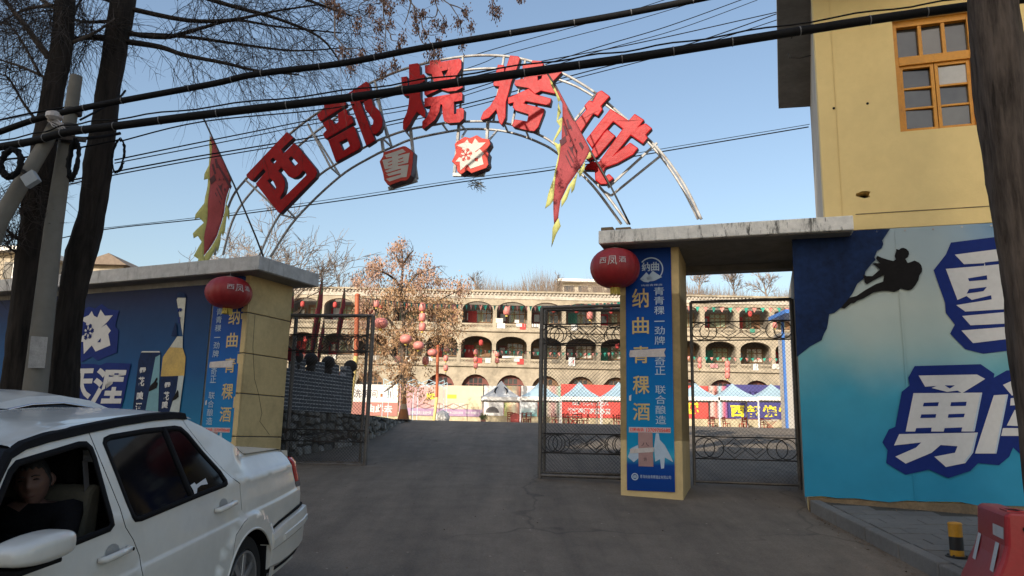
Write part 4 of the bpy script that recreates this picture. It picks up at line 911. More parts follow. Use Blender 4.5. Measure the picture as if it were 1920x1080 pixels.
class Pose:
    def __init__(s, o, yaw, pit):
        s.o = V(o); s.f = V((math.sin(yaw) * math.cos(pit), -math.cos(yaw) * math.cos(pit), -math.sin(pit))); s.l = V((math.cos(yaw), math.sin(yaw), 0)); s.u = s.f.cross(s.l)
    def at(s, x, y, z): return s.o + s.f * x + s.l * y + s.u * z
    def hit(s, px, py, y):
        p = on_plane(px, py, s.o + s.l * y, s.l) - s.o; return p.dot(s.f), p.dot(s.u)
def sm(a, b, x):
    t = max(0, min(1, (x - a) / (b - a))); return t * t * (3 - 2 * t)
def inset(poly, d):
    """shrink a polygon (any winding) by d"""
    ar_ = sum(poly[i][0] * poly[(i + 1) % len(poly)][1] - poly[(i + 1) % len(poly)][0] * poly[i][1] for i in range(len(poly))); s = 1 if ar_ > 0 else -1
    o = []; n = len(poly)
    for i in range(n):
        p, q, r = V(poly[i - 1]), V(poly[i]), V(poly[(i + 1) % n]); a = (q - p).normalized(); b = (r - q).normalized()
        na, nb = V((-a.y, a.x)) * s, V((-b.y, b.x)) * s; m = (na + nb); m = m / max(.35, m.dot(na)) if m.length > 1e-6 else na
        o.append(tuple(q + m * d))
    return o
CARP = Pose((-2.344, 6.386, .46), -.094, .086)
WC = (1.085, .262); WF = (3.556, .262); WR = .362
def side_y(x, z):
    zc = .655 + .028 * (2.8 - x)
    y = lerp(.76, .80, sm(.15, .45, z))
    y -= .016 * sm(zc, zc + .028, z) + .020 * sm(zc + .03, .92, z)
    if z > .92: y -= (z - .92) * .43 * sm(.90, .98, z)
    w = sm(1.14, .96, x)
    if z > .955 and w > 0: y = lerp(y, .748 - min(.12, z - .955) * .78, w)
    if x < .65: y -= .036 * ((.65 - x) / .6) ** 2
    if x > 3.5: y -= .085 * ((x - 3.5) / .9) ** 2
    for cx, cz in (WC, WF):
        d = math.hypot(x - cx, z - cz); y += .026 * sm(WR + .105, WR + .085, d) * (1 if z > .1 else 0)
    return y
def glass_y(x, z): return .768 - (z - .92) * .43 - (.036 * ((.65 - x) / .6) ** 2 if x < .65 else 0)
FEAT = [[(.02 + k * .045, zfun(.02 + k * .045)) for k in range(98)] for zfun in (lambda x: .655 + .028 * (2.8 - x), lambda x: .655 + .028 * (2.8 - x) + .014, lambda x: .655 + .028 * (2.8 - x) + .028, lambda x: .905, lambda x: .955)]
def arc_pts(c, r, a0, a1, n=14): return [(c[0] + r * math.cos(R(lerp(a0, a1, i / n))), c[1] + r * math.sin(R(lerp(a0, a1, i / n)))) for i in range(n + 1)]
DRIPL = [(3.158, 1.158), (3.08, 1.225), (3.014, 1.279), (2.919, 1.306), (2.764, 1.323), (2.479, 1.341), (2.2, 1.355), (1.91, 1.362), (1.70, 1.359), (1.559, 1.347)]
QUARTER = [(.14, .40), (.12, .60), (.105, .748), (.195, .758), (.268, .965), (.277, .99), (.31, 1.04), (.60, 1.056), (.90, 1.068), (1.03, 1.127), (1.19, 1.202), (1.40, 1.288), (1.556, 1.343),
           (1.60, 1.345), (1.565, 1.29), (1.455, 1.15), (1.325, 1.022), (1.255, .965), (1.175, .92), (1.172, .70), (1.22, .688), (1.33, .632)] + arc_pts(WC, WR, 38, 180, 18) + [(.70, .20), (.14, .22)]
RDOOR = [(2.412, .89), (2.425, .98), (2.448, 1.167), (2.471, 1.338), (2.2, 1.350), (1.91, 1.357), (1.70, 1.354), (1.605, 1.344), (1.57, 1.29), (1.46, 1.15), (1.33, 1.022), (1.26, .965), (1.18, .918), (1.1755, .7025), (1.222, .691), (1.334, .635)] + arc_pts(WC, WR + .003, 37.6, 8, 6) + [(1.46, .22), (2.326, .22), (2.295, .636), (2.308, .736), (2.354, .821)]
FDOOR = [(2.418, .89), (2.431, .98), (2.454, 1.167), (2.477, 1.338), (2.764, 1.318), (2.919, 1.301), (3.014, 1.274), (3.08, 1.220), (3.158, 1.153), (3.37, .955), (3.372, .70), (3.30, .56), (3.17, .40), (3.16, .22), (2.332, .22), (2.301, .636), (2.314, .736), (2.36, .821)]
FEND = [(3.378, .955), (3.379, .70), (3.308, .56)] + arc_pts(WF, WR, 150, 0, 16) + [(4.30, .262), (4.36, .50), (4.34, .66), (4.22, .73), (3.9, .84), (3.6, .915)]
FWIN = [(3.20, 1.085), (3.04, 1.232), (2.985, 1.262), (2.569, 1.300), (2.515, 1.296), (2.486, 1.268), (2.482, 1.22), (2.492, 1.09), (2.503, .966), (2.509, .920), (2.54, .899), (2.83, .888), (3.27, .878), (3.305, .90), (3.30, .96)]
RWIN = [(2.395, 1.280), (2.375, 1.302), (2.322, 1.312), (2.0, 1.318), (1.709, 1.313), (1.645, 1.302), (1.592, 1.262), (1.493, 1.146), (1.368, 1.021), (1.335, .962), (1.345, .942), (1.375, .932), (1.70, .922), (2.284, .897), (2.335, .903), (2.362, .930), (2.378, 1.129)]
car = thing('car', 'older white saloon car in the foreground, its driver looking out of the window', 'car', CARP.at(2.2, 0, 0))
def spanel(name, outline, holes, mat, off=0.0, side=1, step=.055, parent=None, sol=.012, **kw):
    mb = MB(); sheet(mb, outline, lambda x, z: CARP.at(x, ((glass_y(x, z) if name in ('window_glass', 'torn_sticker') else side_y(x, z)) + off) * side, z), step, holes, FEAT if name in ('rear_wing', 'door', 'front_wing') else ())
    o = obj(name, mb, mat, parent or car, smooth=True, fix=True, **kw)
    if name in ('rear_wing', 'door', 'front_wing', 'window_glass'):
        fy = glass_y if name == 'window_glass' else side_y; e = .004; nl = []
        for v in o.data.vertices:
            q = V(v.co) + world_of(o) - CARP.o; x, z = q.dot(CARP.f), q.dot(CARP.u)
            gx = (fy(x + e, z) - fy(x - e, z)) / (2 * e); gz = (fy(x, z + e) - fy(x, z - e)) / (2 * e)
            gx, gz = max(-.9, min(.9, gx)), max(-1.6, min(1.6, gz))
            nl.append((CARP.l * side - CARP.f * gx - CARP.u * gz).normalized())
        bad = sum((o.data.polygons[k].normal.dot(CARP.l * side) < 0) for k in range(len(o.data.polygons)))
        if bad > len(o.data.polygons) / 2: o.data.flip_normals()
        o.data.normals_split_custom_set_from_vertices([n_[:] for n_ in nl])
    elif sol: s = o.modifiers.new('thickness', 'SOLIDIFY'); s.thickness = sol; s.offset = -1
    return o
for sd_ in (1, -1):
    spanel('rear_wing', QUARTER, [], MT['car_white'], 0, sd_, .04)
    d1 = spanel('door', RDOOR, [RWIN], MT['car_white'], 0, sd_, .05)
    d2 = spanel('door', FDOOR, [FWIN], MT['car_white'], 0, sd_, .05)
    spanel('front_wing', FEND, [], MT['car_white'], 0, sd_, .05)
    for d, W, bar_ in ((d1, RWIN, True), (d2, FWIN, False)):
        spanel('window_seal', inset(W, -.004), [inset(W, .022)], MT['rubber'], .003, sd_, .05, d, .01)
        if not (sd_ == 1 and d is d2): spanel('window_glass', inset(W, .012), [], MT['tint'], -.008, sd_, .09, d, 0)
        if bar_: spanel('window_bar', [(1.845, 1.314), (1.805, 1.314), (1.757, .921), (1.797, .920)], [], MT['rubber'], .004, sd_, .05, d, .01)
    for d, (hx0, hz0), (hx1, hz1) in ((d1, (1.535, .814), (1.295, .824)), (d2, (2.638, .788), (2.415, .795))):
        y0 = side_y(hx0, hz0) * sd_; y1 = side_y(hx1, hz1) * sd_; e = .028 * sd_
        # flat grey oval painted for the shade in the recess behind the pull
        xm = (hx0 + hx1) / 2
        spanel('recess_shade', [(xm + .055 * math.cos(k * .524), .012 + (hz0 + hz1) / 2 + .034 * math.sin(k * .524)) for k in range(12)], [], M('handle_shadow', (.30, .30, .29), .5, .1) if 'hs' not in MT else MT['hs'], .0015, sd_, .03, d, 0)
        pts = [CARP.at(hx0, y0 + .004 * sd_, hz0), CARP.at(lerp(hx0, hx1, .06), y0 + e, hz0), CARP.at(xm, (y0 + y1) / 2 + e * 1.15, (hz0 + hz1) / 2), CARP.at(lerp(hx0, hx1, .94), y1 + e, hz1), CARP.at(hx1, y1 + .004 * sd_, hz1)]
        obj('handle', MB().tube(pts, [.012, .0165, .0165, .0165, .013], 8), MT['car_white'], d, smooth=True)
        if d is d2: obj('key_lock', MB().lathe([(.008, 0), (.008, .004)], CARP.at(hx1 + .012, y1 + e + .013 * sd_, hz1), 10, CARP.l * sd_, CARP.f), MT['rubber'], d)
    # drip moulding
    up_ = [(x, z + .012 + .010 * sm(3.2, 2.9, x) + .008 * sm(3.05, 2.7, x)) for x, z in DRIPL]
    mb = MB(); L = DRIPL + up_[::-1]
    dl = [CARP.at(x, (side_y(x, z) + .010) * sd_, z + .004) for x, z in DRIPL]
    A_ = [(CARP.at(x, (side_y(x, z) + .013) * sd_, z - .006), CARP.at(x2, (side_y(x2, z2) + .012) * sd_, z2), CARP.at(x2, (side_y(x2, z2) - .02) * sd_, z2 + .006), CARP.at(x, (side_y(x, z) - .02) * sd_, z - .006)) for (x, z), (x2, z2) in zip(DRIPL, up_)]
    k = 0
    for a in A_: mb.v += list(a)
    for i in range(len(A_) - 1):
        for j in range(4): mb.f.append((i * 4 + j, i * 4 + (j + 1) % 4, i * 4 + 4 + (j + 1) % 4, i * 4 + 4 + j))
    mb.f += [(0, 1, 2, 3), tuple(len(mb.v) - 4 + j for j in range(4))]
    obj('drip_rail', mb, MT['rubber'], car, bevel=.003)
    # sill
    spanel('sill', [(1.47, .214), (3.16, .214), (3.15, .15), (1.48, .15)], [], MT['car_white'], -.01, sd_, .08)
    obj('mud_flap', MB().box(CARP.at(.785, .69 * sd_, .26), (.012, .21, .38), CARP.f, CARP.l, CARP.u), MT['rubber'], car)
    # tail lamp
    TL = [(.105, .752), (.19, .760), (.222, .968), (.262, .985)]
    tl = [(.118, .755), (.190, .762), (.218, .955), (.235, .978), (.205, .985), (.165, .965), (.13, .86)]
    mb = MB()
    P3 = lambda x, z, o=0: CARP.at(x, (side_y(x, z) + .004 + o) * sd_, z)
    z0, z1, z2 = .755, .795, .978
    def lamp(za, zb, nm, m):
        mb = MB(); col_ = []
        for i in range(6):
            z = lerp(za, zb, i / 5); xb = lerp(.108, .195, (z - .755) / .22); xf = lerp(.192, .266, (z - .755) / .22)
            col_.append([CARP.at(xf + .004, (side_y(xf, z) + .004) * sd_, z), CARP.at(lerp(xf, xb, .4), (side_y(xf, z) + .012) * sd_, z), CARP.at(xb - .01, (side_y(xb, z) + .010) * sd_, z), CARP.at(xb - .035, (side_y(xb, z) - .03) * sd_, z), CARP.at(xb - .045, .42 * sd_, z)])
        for c in col_: mb.v += c
        for i in range(5):
            for j in range(4): mb.f.append((i * 5 + j, i * 5 + j + 1, i * 5 + 6 + j, i * 5 + 5 + j))
        return obj(nm, mb, m, car, smooth=True)
    lamp(.798, .978, 'tail_lamp', MT['tail_red']); lamp(.755, .796, 'reversing_lamp', MT['tail_grey'])
    # wheels
    for cx, cz in (WC, WF):
        wy = (.775 if cx < 2 else .765) * sd_; cc = CARP.at(cx, wy, .285); ax = CARP.l * sd_
        w_ = obj('wheel', MB().lathe([(.17, -.17), (.255, -.185), (.285, -.165), (.289, -.10), (.289, -.06), (.284, -.012), (.26, .004), (.205, .0), (.20, -.02), (.19, -.14)], cc, 40, ax, CARP.f), MT['tyre'], car, smooth=True, sharp=50)
        obj('rim', MB().lathe([(.19, -.10), (.20, -.012), (.196, .004), (.182, .002), (.178, -.05)], cc, 40, ax, CARP.f), MT['alloy'], w_, smooth=True, sharp=40)
        obj('brake_disc', MB().lathe([(.13, -.08), (.13, -.07)], cc, 24, ax, CARP.f), MT['iron'], w_)
        mb = MB(); up2 = ax.cross(CARP.f)
        for k in range(7):
            a = k * 2 * math.pi / 7; d = CARP.f * math.cos(a) + up2 * math.sin(a); mb.bar(cc + d * .03 - ax * .012, cc + d * .186 - ax * .02, .042, .018, ax)
        obj('spokes', mb, MT['alloy'], w_, bevel=.004); obj('hub', MB().lathe([(.045, -.03), (.045, .0), (.03, .006)], cc, 16, ax, CARP.f), MT['alloy'], w_, smooth=True, sharp=40)
        # dark well
        mb = MB(); lw_ = [(cx + (WR + .012) * math.cos(R(a)), cz + (WR + .012) * math.sin(R(a))) for a in range(-5, 186, 10)]
        for x, z in lw_: mb.v += [CARP.at(x, (side_y(x, z) - .02) * sd_, z), CARP.at(x, .45 * sd_, z)]
        mb.f = [(2 * i, 2 * i + 1, 2 * i + 3, 2 * i + 2) for i in range(len(lw_) - 1)]
        q = len(mb.v); mb.v += [CARP.at(x, .45 * sd_, z) for x, z in lw_]; mb.f.append(tuple(range(q, q + len(lw_))))
        obj('wheel_well', mb, MT['cabin'], car, fix=False)
# wheel arch lip
    for cx_, cz_ in (WC, WF):
        mb = MB().tube([CARP.at(x, (side_y(x, z) - .002) * sd_, z) for x, z in arc_pts((cx_, cz_), WR - .003, 8, 172, 24)], .009, 6); obj('arch_lip', mb, MT['car_white'], car, smooth=True)
# roof
def roof_pt(s, t):
    x = lerp(1.50, 2.98, s); zd = 1.372 - .02 * sm(1.62, 1.5, x) - .055 * sm(2.6, 3.02, x); yd = side_y(x, zd - .01) + .004
    y = lerp(-yd, yd, t); q = abs(y / yd); zc = .032 + .0 * x
    return CARP.at(x, y, zd + zc * (1 - q ** 2.6) - .012 * sm(.93, 1.0, q) - .012 * math.exp(-((q - .86) / .03) ** 2) * .4)
obj('roof', MB().grid(roof_pt, 24, 40), MT['car_white'], car, smooth=True)
def ruled(name, xa, za, ya, xb, zb, yb, bulge, mat, n=6, crown=.03):
    return obj(name, MB().grid(lambda s, t: CARP.at(lerp(xa, xb, s) - bulge * math.sin(math.pi * s) * 0 + crown * 0, lerp(-1, 1, t) * lerp(ya, yb, s), lerp(za, zb, s) + bulge * math.sin(math.pi * s) + lerp(.02, crown, s) * (1 - (2 * t - 1) ** 2)), n, 12), mat, car, smooth=True)
ruled('rear_screen', 1.505, 1.345, .52, .91, 1.060, .60, .008, MT['tint'])
for sd_ in (1, -1):
    E1 = [(.275, .99), (.31, 1.04), (.60, 1.056), (.90, 1.068), (1.03, 1.127), (1.19, 1.202), (1.40, 1.288), (1.56, 1.345)]
    mb = MB()
    for x, z in E1:
        for k, dz in ((0, 0), (.012, .007), (.045, .010), (.13, .004)): mb.v.append(CARP.at(x, (side_y(x, z) - k) * sd_, z + dz))
    mb.f = [(4 * i + j, 4 * i + j + 1, 4 * i + 5 + j, 4 * i + 4 + j) for i in range(len(E1) - 1) for j in range(3)]
    obj('pillar_return', mb, MT['car_white'], car, smooth=True)
ruled('windscreen', 2.97, 1.318, .57, 3.42, .955, .70, .02, MT['tint'])
def trunk_pt(s, t):
    x = lerp(.925, .285, s); y = lerp(-.685, .685, t); z = lerp(1.078, 1.052, s) + .016 * (1 - (y / .685) ** 2) - .03 * sm(.85, 1, s) ** 2
    return CARP.at(x - .03 * (1 - (y / .685) ** 2) * s, y, z)
obj('boot_lid', MB().grid(trunk_pt, 12, 16), MT['car_white'], car, smooth=True)
obj('rear_panel', MB().grid(lambda s, t: CARP.at(lerp(.235, .11, s) - .03 * (1 - (2 * t - 1) ** 2), lerp(-.70, .70, t), lerp(1.03, .5, s)), 8, 12), MT['car_white'], car, smooth=True)
obj('bonnet', MB().grid(lambda s, t: CARP.at(lerp(3.40, 4.30, s) + .05 * s * (1 - (2 * t - 1) ** 2), lerp(-1, 1, t) * lerp(.735, .68, s), lerp(.955, .70, s) + .03 * (1 - (2 * t - 1) ** 2) + .03 * math.sin(math.pi * s)), 10, 14), MT['car_white'], car, smooth=True)
# bumpers: a section swept round the corner
def bumper(name, path, prof, mat, thick=.03):
    mb = MB(); n = len(prof)
    for (x, y, nx_, ny_, z0, z1) in path:
        for o_, h in prof: mb.v.append(CARP.at(x + nx_ * o_, y + ny_ * o_, lerp(z0, z1, h)))
    for i in range(len(path) - 1):
        for j in range(n): mb.f.append((i * n + j, i * n + (j + 1) % n, (i + 1) * n + (j + 1) % n, (i + 1) * n + j))
    mb.f += [tuple(range(n)), tuple((len(path) - 1) * n + j for j in range(n))]
    return obj(name, mb, mat, car, smooth=True, sharp=18)
half = [(.765, .795, 0, 1, .29, .530), (.60, .80, 0, 1, .28, .565), (.40, .795, 0, 1, .285, .585), (.20, .785, -.15, .99, .30, .600), (.07, .765, -.55, .83, .315, .605), (-.005, .69, -.92, .4, .33, .605), (-.03, .48, -1, .1, .34, .605), (-.04, 0, -1, 0, .345, .605)]
full = half + [(x, -y, a, -b, c, d) for x, y, a, b, c, d in half[-2::-1]]
bumper('rear_bumper', full, [(-.05, 0), (.004, 0), (.022, .08), (.030, .50), (.044, .56), (.050, .80), (.040, .97), (-.05, 1.0)], MT['car_white'])
bumper('bumper_gap', [(x, y, a, b, z1 + .001, z1 + .016) for x, y, a, b, z0, z1 in full], [(-.05, 0), (.010, 0), (.010, 1), (-.05, 1)], MT['rubber'])
bumper('bumper_lip', [(x + .01, y * .985, a, b, z0 - .03, z0 + .006) for x, y, a, b, z0, z1 in full], [(-.04, 0), (.006, 0), (.006, 1), (-.04, 1)], MT['rubber'])
bumper('bumper_strip', [(x, y, a, b, lerp(z0, z1, .60), lerp(z0, z1, .76)) for x, y, a, b, z0, z1 in full][1:-1], [(.040, 0), (.058, .1), (.058, .9), (.040, 1)], MT['car_white'])
fh = [(3.93, .775, 0, 1, .24, .52), (4.15, .77, .1, 1, .22, .55), (4.32, .70, .6, .8, .22, .56), (4.40, .5, .95, .3, .22, .56), (4.43, 0, 1, 0, .22, .56)]
bumper('front_bumper', fh + [(x, -y, a, -b, c, d) for x, y, a, b, c, d in fh[-2::-1]], [(-.05, 0), (.01, 0), (.03, .5), (.02, 1), (-.05, 1)], MT['car_white'])
obj('grille', MB().box(CARP.at(4.32, 0, .64), (.05, .8, .12), CARP.f, CARP.l, CARP.u), MT['rubber'], car)
for s in (-1, 1): obj('headlight', MB().box(CARP.at(4.31, .56 * s, .64), (.06, .26, .14), CARP.f, CARP.l, CARP.u), MT['tail_grey'], car, bevel=.02)
# mirror
def ell(name, c, rx, ry, rz, mat, parent, p=2.6, n=20, squash=None):
    mb = MB()
    def f(s, t):
        a = lerp(-math.pi, math.pi, s); b = lerp(-math.pi / 2, math.pi / 2, t); g_ = lambda v: math.copysign(abs(v) ** (2 / p), v)
        v = V((rx * g_(math.cos(a)) * g_(math.cos(b)), ry * g_(math.sin(a)) * g_(math.cos(b)), rz * g_(math.sin(b))))
        if squash: v = squash(v)
        return c(v)
    mb.grid(f, n, n); return obj(name, mb, mat, parent, smooth=True, fix=True)
mx0, mz0 = CARP.hit(131, 1030, .90); mx1, _ = CARP.hit(12, 1045, .90); _, mzt = CARP.hit(75, 1003, .90); _, mzb = CARP.hit(75, 1056, .90)
mc = ((mx0 + mx1) / 2, (mzt + mzb) / 2)
for s in (1, -1):
    mir = ell('mirror', lambda v: CARP.at(mc[0] + v.x, (.875 + v.y) * s, mc[1] + v.z), abs(mx1 - mx0) / 2 * 1.02, .085, (mzt - mzb) / 2, MT['car_white'], car, 3.4, 24, lambda v: V((v.x, v.y, v.z * (1 - .25 * max(0, v.x) / .2))))
    obj('mirror_base', MB().box(CARP.at(mc[0] + .02, .86 * s, mzb - .006), (.24, .13, .022), CARP.f, CARP.l, CARP.u), MT['rubber'], mir, bevel=.008)
    obj('mirror_arm', MB().box(CARP.at(mc[0] + .06, .80 * s, mzb + .03), (.10, .12, .05), CARP.f, CARP.l, CARP.u), MT['rubber'], mir, bevel=.01)
# torn sticker on the rear quarter light
spanel('torn_sticker', [(1.752, .990), (1.70, .998), (1.69, .985), (1.655, .99), (1.565, 1.004), (1.562, .970), (1.64, .975), (1.69, .965), (1.72, .935), (1.742, .938), (1.74, .96)], [], MT['print_white'], -.005, 1, .03, None, 0)
# cabin
obj('cabin_floor', MB().box(CARP.at(2.3, 0, .24), (2.4, 1.46, .04), CARP.f, CARP.l, CARP.u), MT['cabin'], car)
obj('dashboard', MB().box(CARP.at(3.25, 0, .72), (.35, 1.42, .36), CARP.f, CARP.l, CARP.u), MT['cabin'], car, bevel=.04)
obj('rear_bulkhead', MB().box(CARP.at(1.15, 0, .62), (.06, 1.40, .80), CARP.f, CARP.l, CARP.u), MT['cabin'], car)
obj('headlining', MB().grid(lambda s, t: roof_pt(lerp(.02, .98, s), lerp(.04, .96, t)) - CARP.u * .03, 6, 8), MT['cabin'], car, smooth=True)
for y in (.37, -.37):
    st = obj('seat', MB().prism([(2.55, .44), (3.0, .47), (3.05, .56), (3.0, .60), (2.6, .56), (2.47, 1.06), (2.42, 1.09), (2.37, 1.07), (2.40, .80), (2.47, .46)], lambda x, z, d: CARP.at(x, y + d, z), -.24, .24), MT['beige'], car, bevel=.05)
    obj('headrest', MB().box(CARP.at(2.40, y, 1.17), (.09, .26, .17), CARP.f, CARP.l, CARP.u), MT['cabin'], st, bevel=.03)
obj('rear_seat', MB().prism([(1.35, .44), (1.9, .46), (1.92, .56), (1.5, .58), (1.35, 1.0), (1.25, 1.0)], lambda x, z, d: CARP.at(x, d, z), -.66, .66), MT['beige'], car, bevel=.04)
obj('seat_belt', MB().add([CARP.at(2.47, .56, 1.20), CARP.at(2.43, .56, 1.20), CARP.at(2.43, .62, .80), CARP.at(2.47, .62, .80)], [(0, 1, 2, 3)]), MT['tail_grey'], car, fix=False)
swc = CARP.at(2.98, .37, .86); sax = (CARP.f * -.9 + CARP.u * .43).normalized(); sx_ = CARP.l; sy_ = sax.cross(sx_)
sw_ = obj('steering_wheel', MB().tube([swc + (sx_ * math.cos(k * .2618) + sy_ * math.sin(k * .2618)) * .185 for k in range(24)], .015, 8, closed=True), MT['cabin'], car, smooth=True, fix=False)
mb = MB()
for a in (0, 3.14, 4.71): mb.bar(swc, swc + (sx_ * math.cos(a) + sy_ * math.sin(a)) * .185, .04, .02, sax)
obj('spokes', mb, MT['cabin'], sw_)
# ---------------------------------------------------------------- driver
MT['skin'] = M('skin', (.12, .060, .043), .65, .1, 12, .06, 90)
MT['jacket'] = M('dark_jacket', (.007, .007, .008), .9, .3, 20, .3, 50, spec=.05)
MT['hair'] = M('black_hair', (.010, .009, .009), .6, .4, 40, .4, 90)
hx, hz = CARP.hit(62, 903, .40)
HC = CARP.at(hx, .40, hz)
dx = (CP - HC).normalized(); look = (dx * .9 + CARP.f * .45).normalized(); hl = CARP.u.cross(look).normalized(); hu = look.cross(hl).normalized()   # hl: the figure's left
tilt = .12; hl, hu = hl * math.cos(tilt) + hu * math.sin(tilt), hu * math.cos(tilt) - hl * math.sin(tilt)
def head_v(s, t, grow=0.0):
    a = lerp(-math.pi, math.pi, s); b = lerp(-math.pi / 2, math.pi / 2, t)
    x = math.sin(a) * math.cos(b); y = math.cos(a) * math.cos(b); z = math.sin(b)      # y forward
    wx, wy, wz = .070, .092, .114
    X, Y, Z = x * wx, y * wy, z * wz
    if z < 0:
        X *= 1 - .30 * (-z) ** 1.3; Y = Y * (1 - .12 * -z) + .016 * (-z) * (1 if y > 0 else -.6)
    if y > 0:
        gx = lambda cx, cz, rx, rz: math.exp(-((X - cx) / rx) ** 2 - ((Z - cz) / rz) ** 2)
        Y += .024 * gx(0, -.022, .013, .018) + .012 * gx(0, .005, .009, .025)      # nose
        Y -= .010 * (gx(.031, .010, .017, .010) + gx(-.031, .010, .017, .010))    # sockets
        Y += .006 * (gx(.030, .028, .022, .007) + gx(-.030, .028, .022, .007))    # brow
        Y += .006 * (gx(.036, -.022, .02, .02) + gx(-.036, -.022, .02, .02))      # cheeks
        Y += .007 * gx(0, -.062, .022, .006) - .006 * gx(0, -.0675, .024, .0025) + .006 * gx(0, -.074, .018, .006)   # lips
        Y += .008 * gx(0, -.100, .022, .014)
    v = V((X, Y, Z)); return v * (1 + grow)
def hp(v): return HC + hl * -v.x * -1 + look * v.y + hu * v.z
mbp = MB(); mbp.grid(lambda s, t: hp(head_v(s, t)), 48, 40); nh = len(mbp.f)
# skeleton grown with a skin modifier: torso, neck, arms, legs, fingers
sk = bpy.data.meshes.new('t'); J, E_, Rr = [], [], []
def jt(p, r, par=None):
    J.append(p); Rr.append(r); i = len(J) - 1
    if par is not None: E_.append((par, i))
    return i
cx = lambda x, y, z: CARP.at(x, y, z)
pel = jt(cx(2.62, .38, .64), .15); ab = jt(cx(2.58, .38, .78), .15, pel); ch_ = jt(cx(2.56, .39, .92), .165, ab)
nk0 = HC - hu * .20 - look * .03; up_t = jt(nk0 * .6 + cx(2.56, .39, .96) * .4, .12, ch_)
nk = jt(HC - hu * .13 - look * .03, .055, up_t); jt(HC - hu * .07 - look * .02, .052, nk)
for s in (1, -1):
    sh = jt(cx(2.57, .39 + .19 * s, .985), .075, up_t); el = jt(cx(2.72, .39 + .25 * s, .79), .052, sh); wr_ = jt(cx(2.92, .37 + .17 * s, .885), .032, el)
    pm = jt(cx(2.965, .37 + .18 * s, .905), .034, wr_)
    for k, ln in enumerate((.9, 1, .95, .8)):
        f1 = jt(cx(3.0, .37 + (.188 + .004 * k) * s, .93 - .022 * k), .0095, pm); f2 = jt(cx(3.018, .37 + .175 * s, .925 - .022 * k), .009, f1); jt(cx(3.005, .37 + .162 * s, .918 - .022 * k), .008, f2)
    t1_ = jt(cx(2.965, .37 + .160 * s, .925), .011, pm); jt(cx(2.985, .37 + .145 * s, .93), .009, t1_)
    hp_ = jt(cx(2.68, .38 + .10 * s, .64), .095, pel); kn = jt(cx(3.05, .38 + .13 * s, .66), .065, hp_); an_ = jt(cx(3.18, .38 + .12 * s, .36), .045, kn); jt(cx(3.30, .38 + .12 * s, .31), .04, an_)
sk.from_pydata([p[:] for p in J], E_, []); so = bpy.data.objects.new('t', sk); COL.objects.link(so)
so.modifiers.new('s', 'SKIN'); 
for v, r in zip(sk.skin_vertices[0].data, Rr): v.radius = (r, r)
sk.skin_vertices[0].data[0].use_root = True
sub = so.modifiers.new('u', 'SUBSURF'); sub.levels = 1
ev = so.evaluated_get(bpy.context.evaluated_depsgraph_get()).to_mesh()
mbp.add([v.co.copy() for v in ev.vertices], [tuple(p.vertices) for p in ev.polygons])
bpy.data.objects.remove(so)
per = obj('person', mbp, [MT['skin'], MT['jacket']], None, smooth=True, label='driver with short black hair and dark jacket looking out of the white car', cat='person', origin=CARP.at(2.6, .38, .5))
nkh = (HC - hu * .15)
for i, p in enumerate(per.data.polygons):
    if i >= nh:
        c = V(p.center) + CARP.at(2.6, .38, .5); loc = c - CARP.o; X_ = loc.dot(CARP.f)
        if (c - HC).dot(hu) > -.12 and (c - HC).length < .14: p.material_index = 0
        elif X_ > 2.945 and loc.dot(CARP.u) > .84: p.material_index = 0
        else: p.material_index = 1
obj('collar', MB().lathe([(.062, -.03), (.078, -.035), (.074, .012), (.064, .018)], HC - hu * .155 - look * .03, 18, hu, hl), MT['jacket'], per, smooth=True)
def hair_pt(s, t):
    v = head_v(s, t, .055); return v
mb = MB(); vs, keep = [], []
NU, NV = 110, 70
g_ = MB().grid(lambda s, t: hp(head_v(s, lerp(.40, 1, t), .06)), NU, NV)
fr_ = []
for f in g_.f:
    cxx = sum((g_.v[i] - HC).dot(hl) for i in f) / 4; cy = sum((g_.v[i] - HC).dot(look) for i in f) / 4; cz = sum((g_.v[i] - HC).dot(hu) for i in f) / 4
    line = .062 if cy > .055 else (.062 - (.055 - cy) * 1.5 if cy > 0 else -.05)
    if cz > line + .006 * math.sin(cxx * 260): fr_.append(f)
g_.f = fr_; hr = obj('hair', g_, MT['hair'], per, smooth=True); so_ = hr.modifiers.new('thickness', 'SOLIDIFY'); so_.thickness = .012
for s in (-1, 1):
    obj('eye', MB().tube([hp(V((s * x, y, z))) for x, y, z in ((.018, .085, .008), (.024, .0865, .0105), (.031, .0855, .011), (.038, .0815, .010), (.043, .077, .0075))], [.001, .003, .0036, .003, .001], 6), MT['print_black'], per, smooth=True)
    mb = MB().tube([hp(V((s * x, y, z))) for x, y, z in ((.014, .094, .024), (.030, .093, .029), (.046, .080, .025))], .0026, 5); obj('eyebrow', mb, MT['hair'], per, smooth=True)
    mb = MB().grid(lambda u, w: hp(V((s * (.074 + .016 * math.sin(u * 3.14) * (.4 + w * .6)), -.005 - .022 * w, -.030 + .062 * u))), 8, 4); eo = obj('ear', mb, MT['skin'], per, smooth=True); ss = eo.modifiers.new('t', 'SOLIDIFY'); ss.thickness = .008
mb = MB().tube([hp(V((x, .092 - abs(x) * .45, -.0675 + abs(x) * .22))) for x in (-.026, -.014, 0, .014, .026)], .0022, 5); obj('mouth_line', mb, M('lip_shadow', (.10, .03, .025), .6), per, smooth=True)
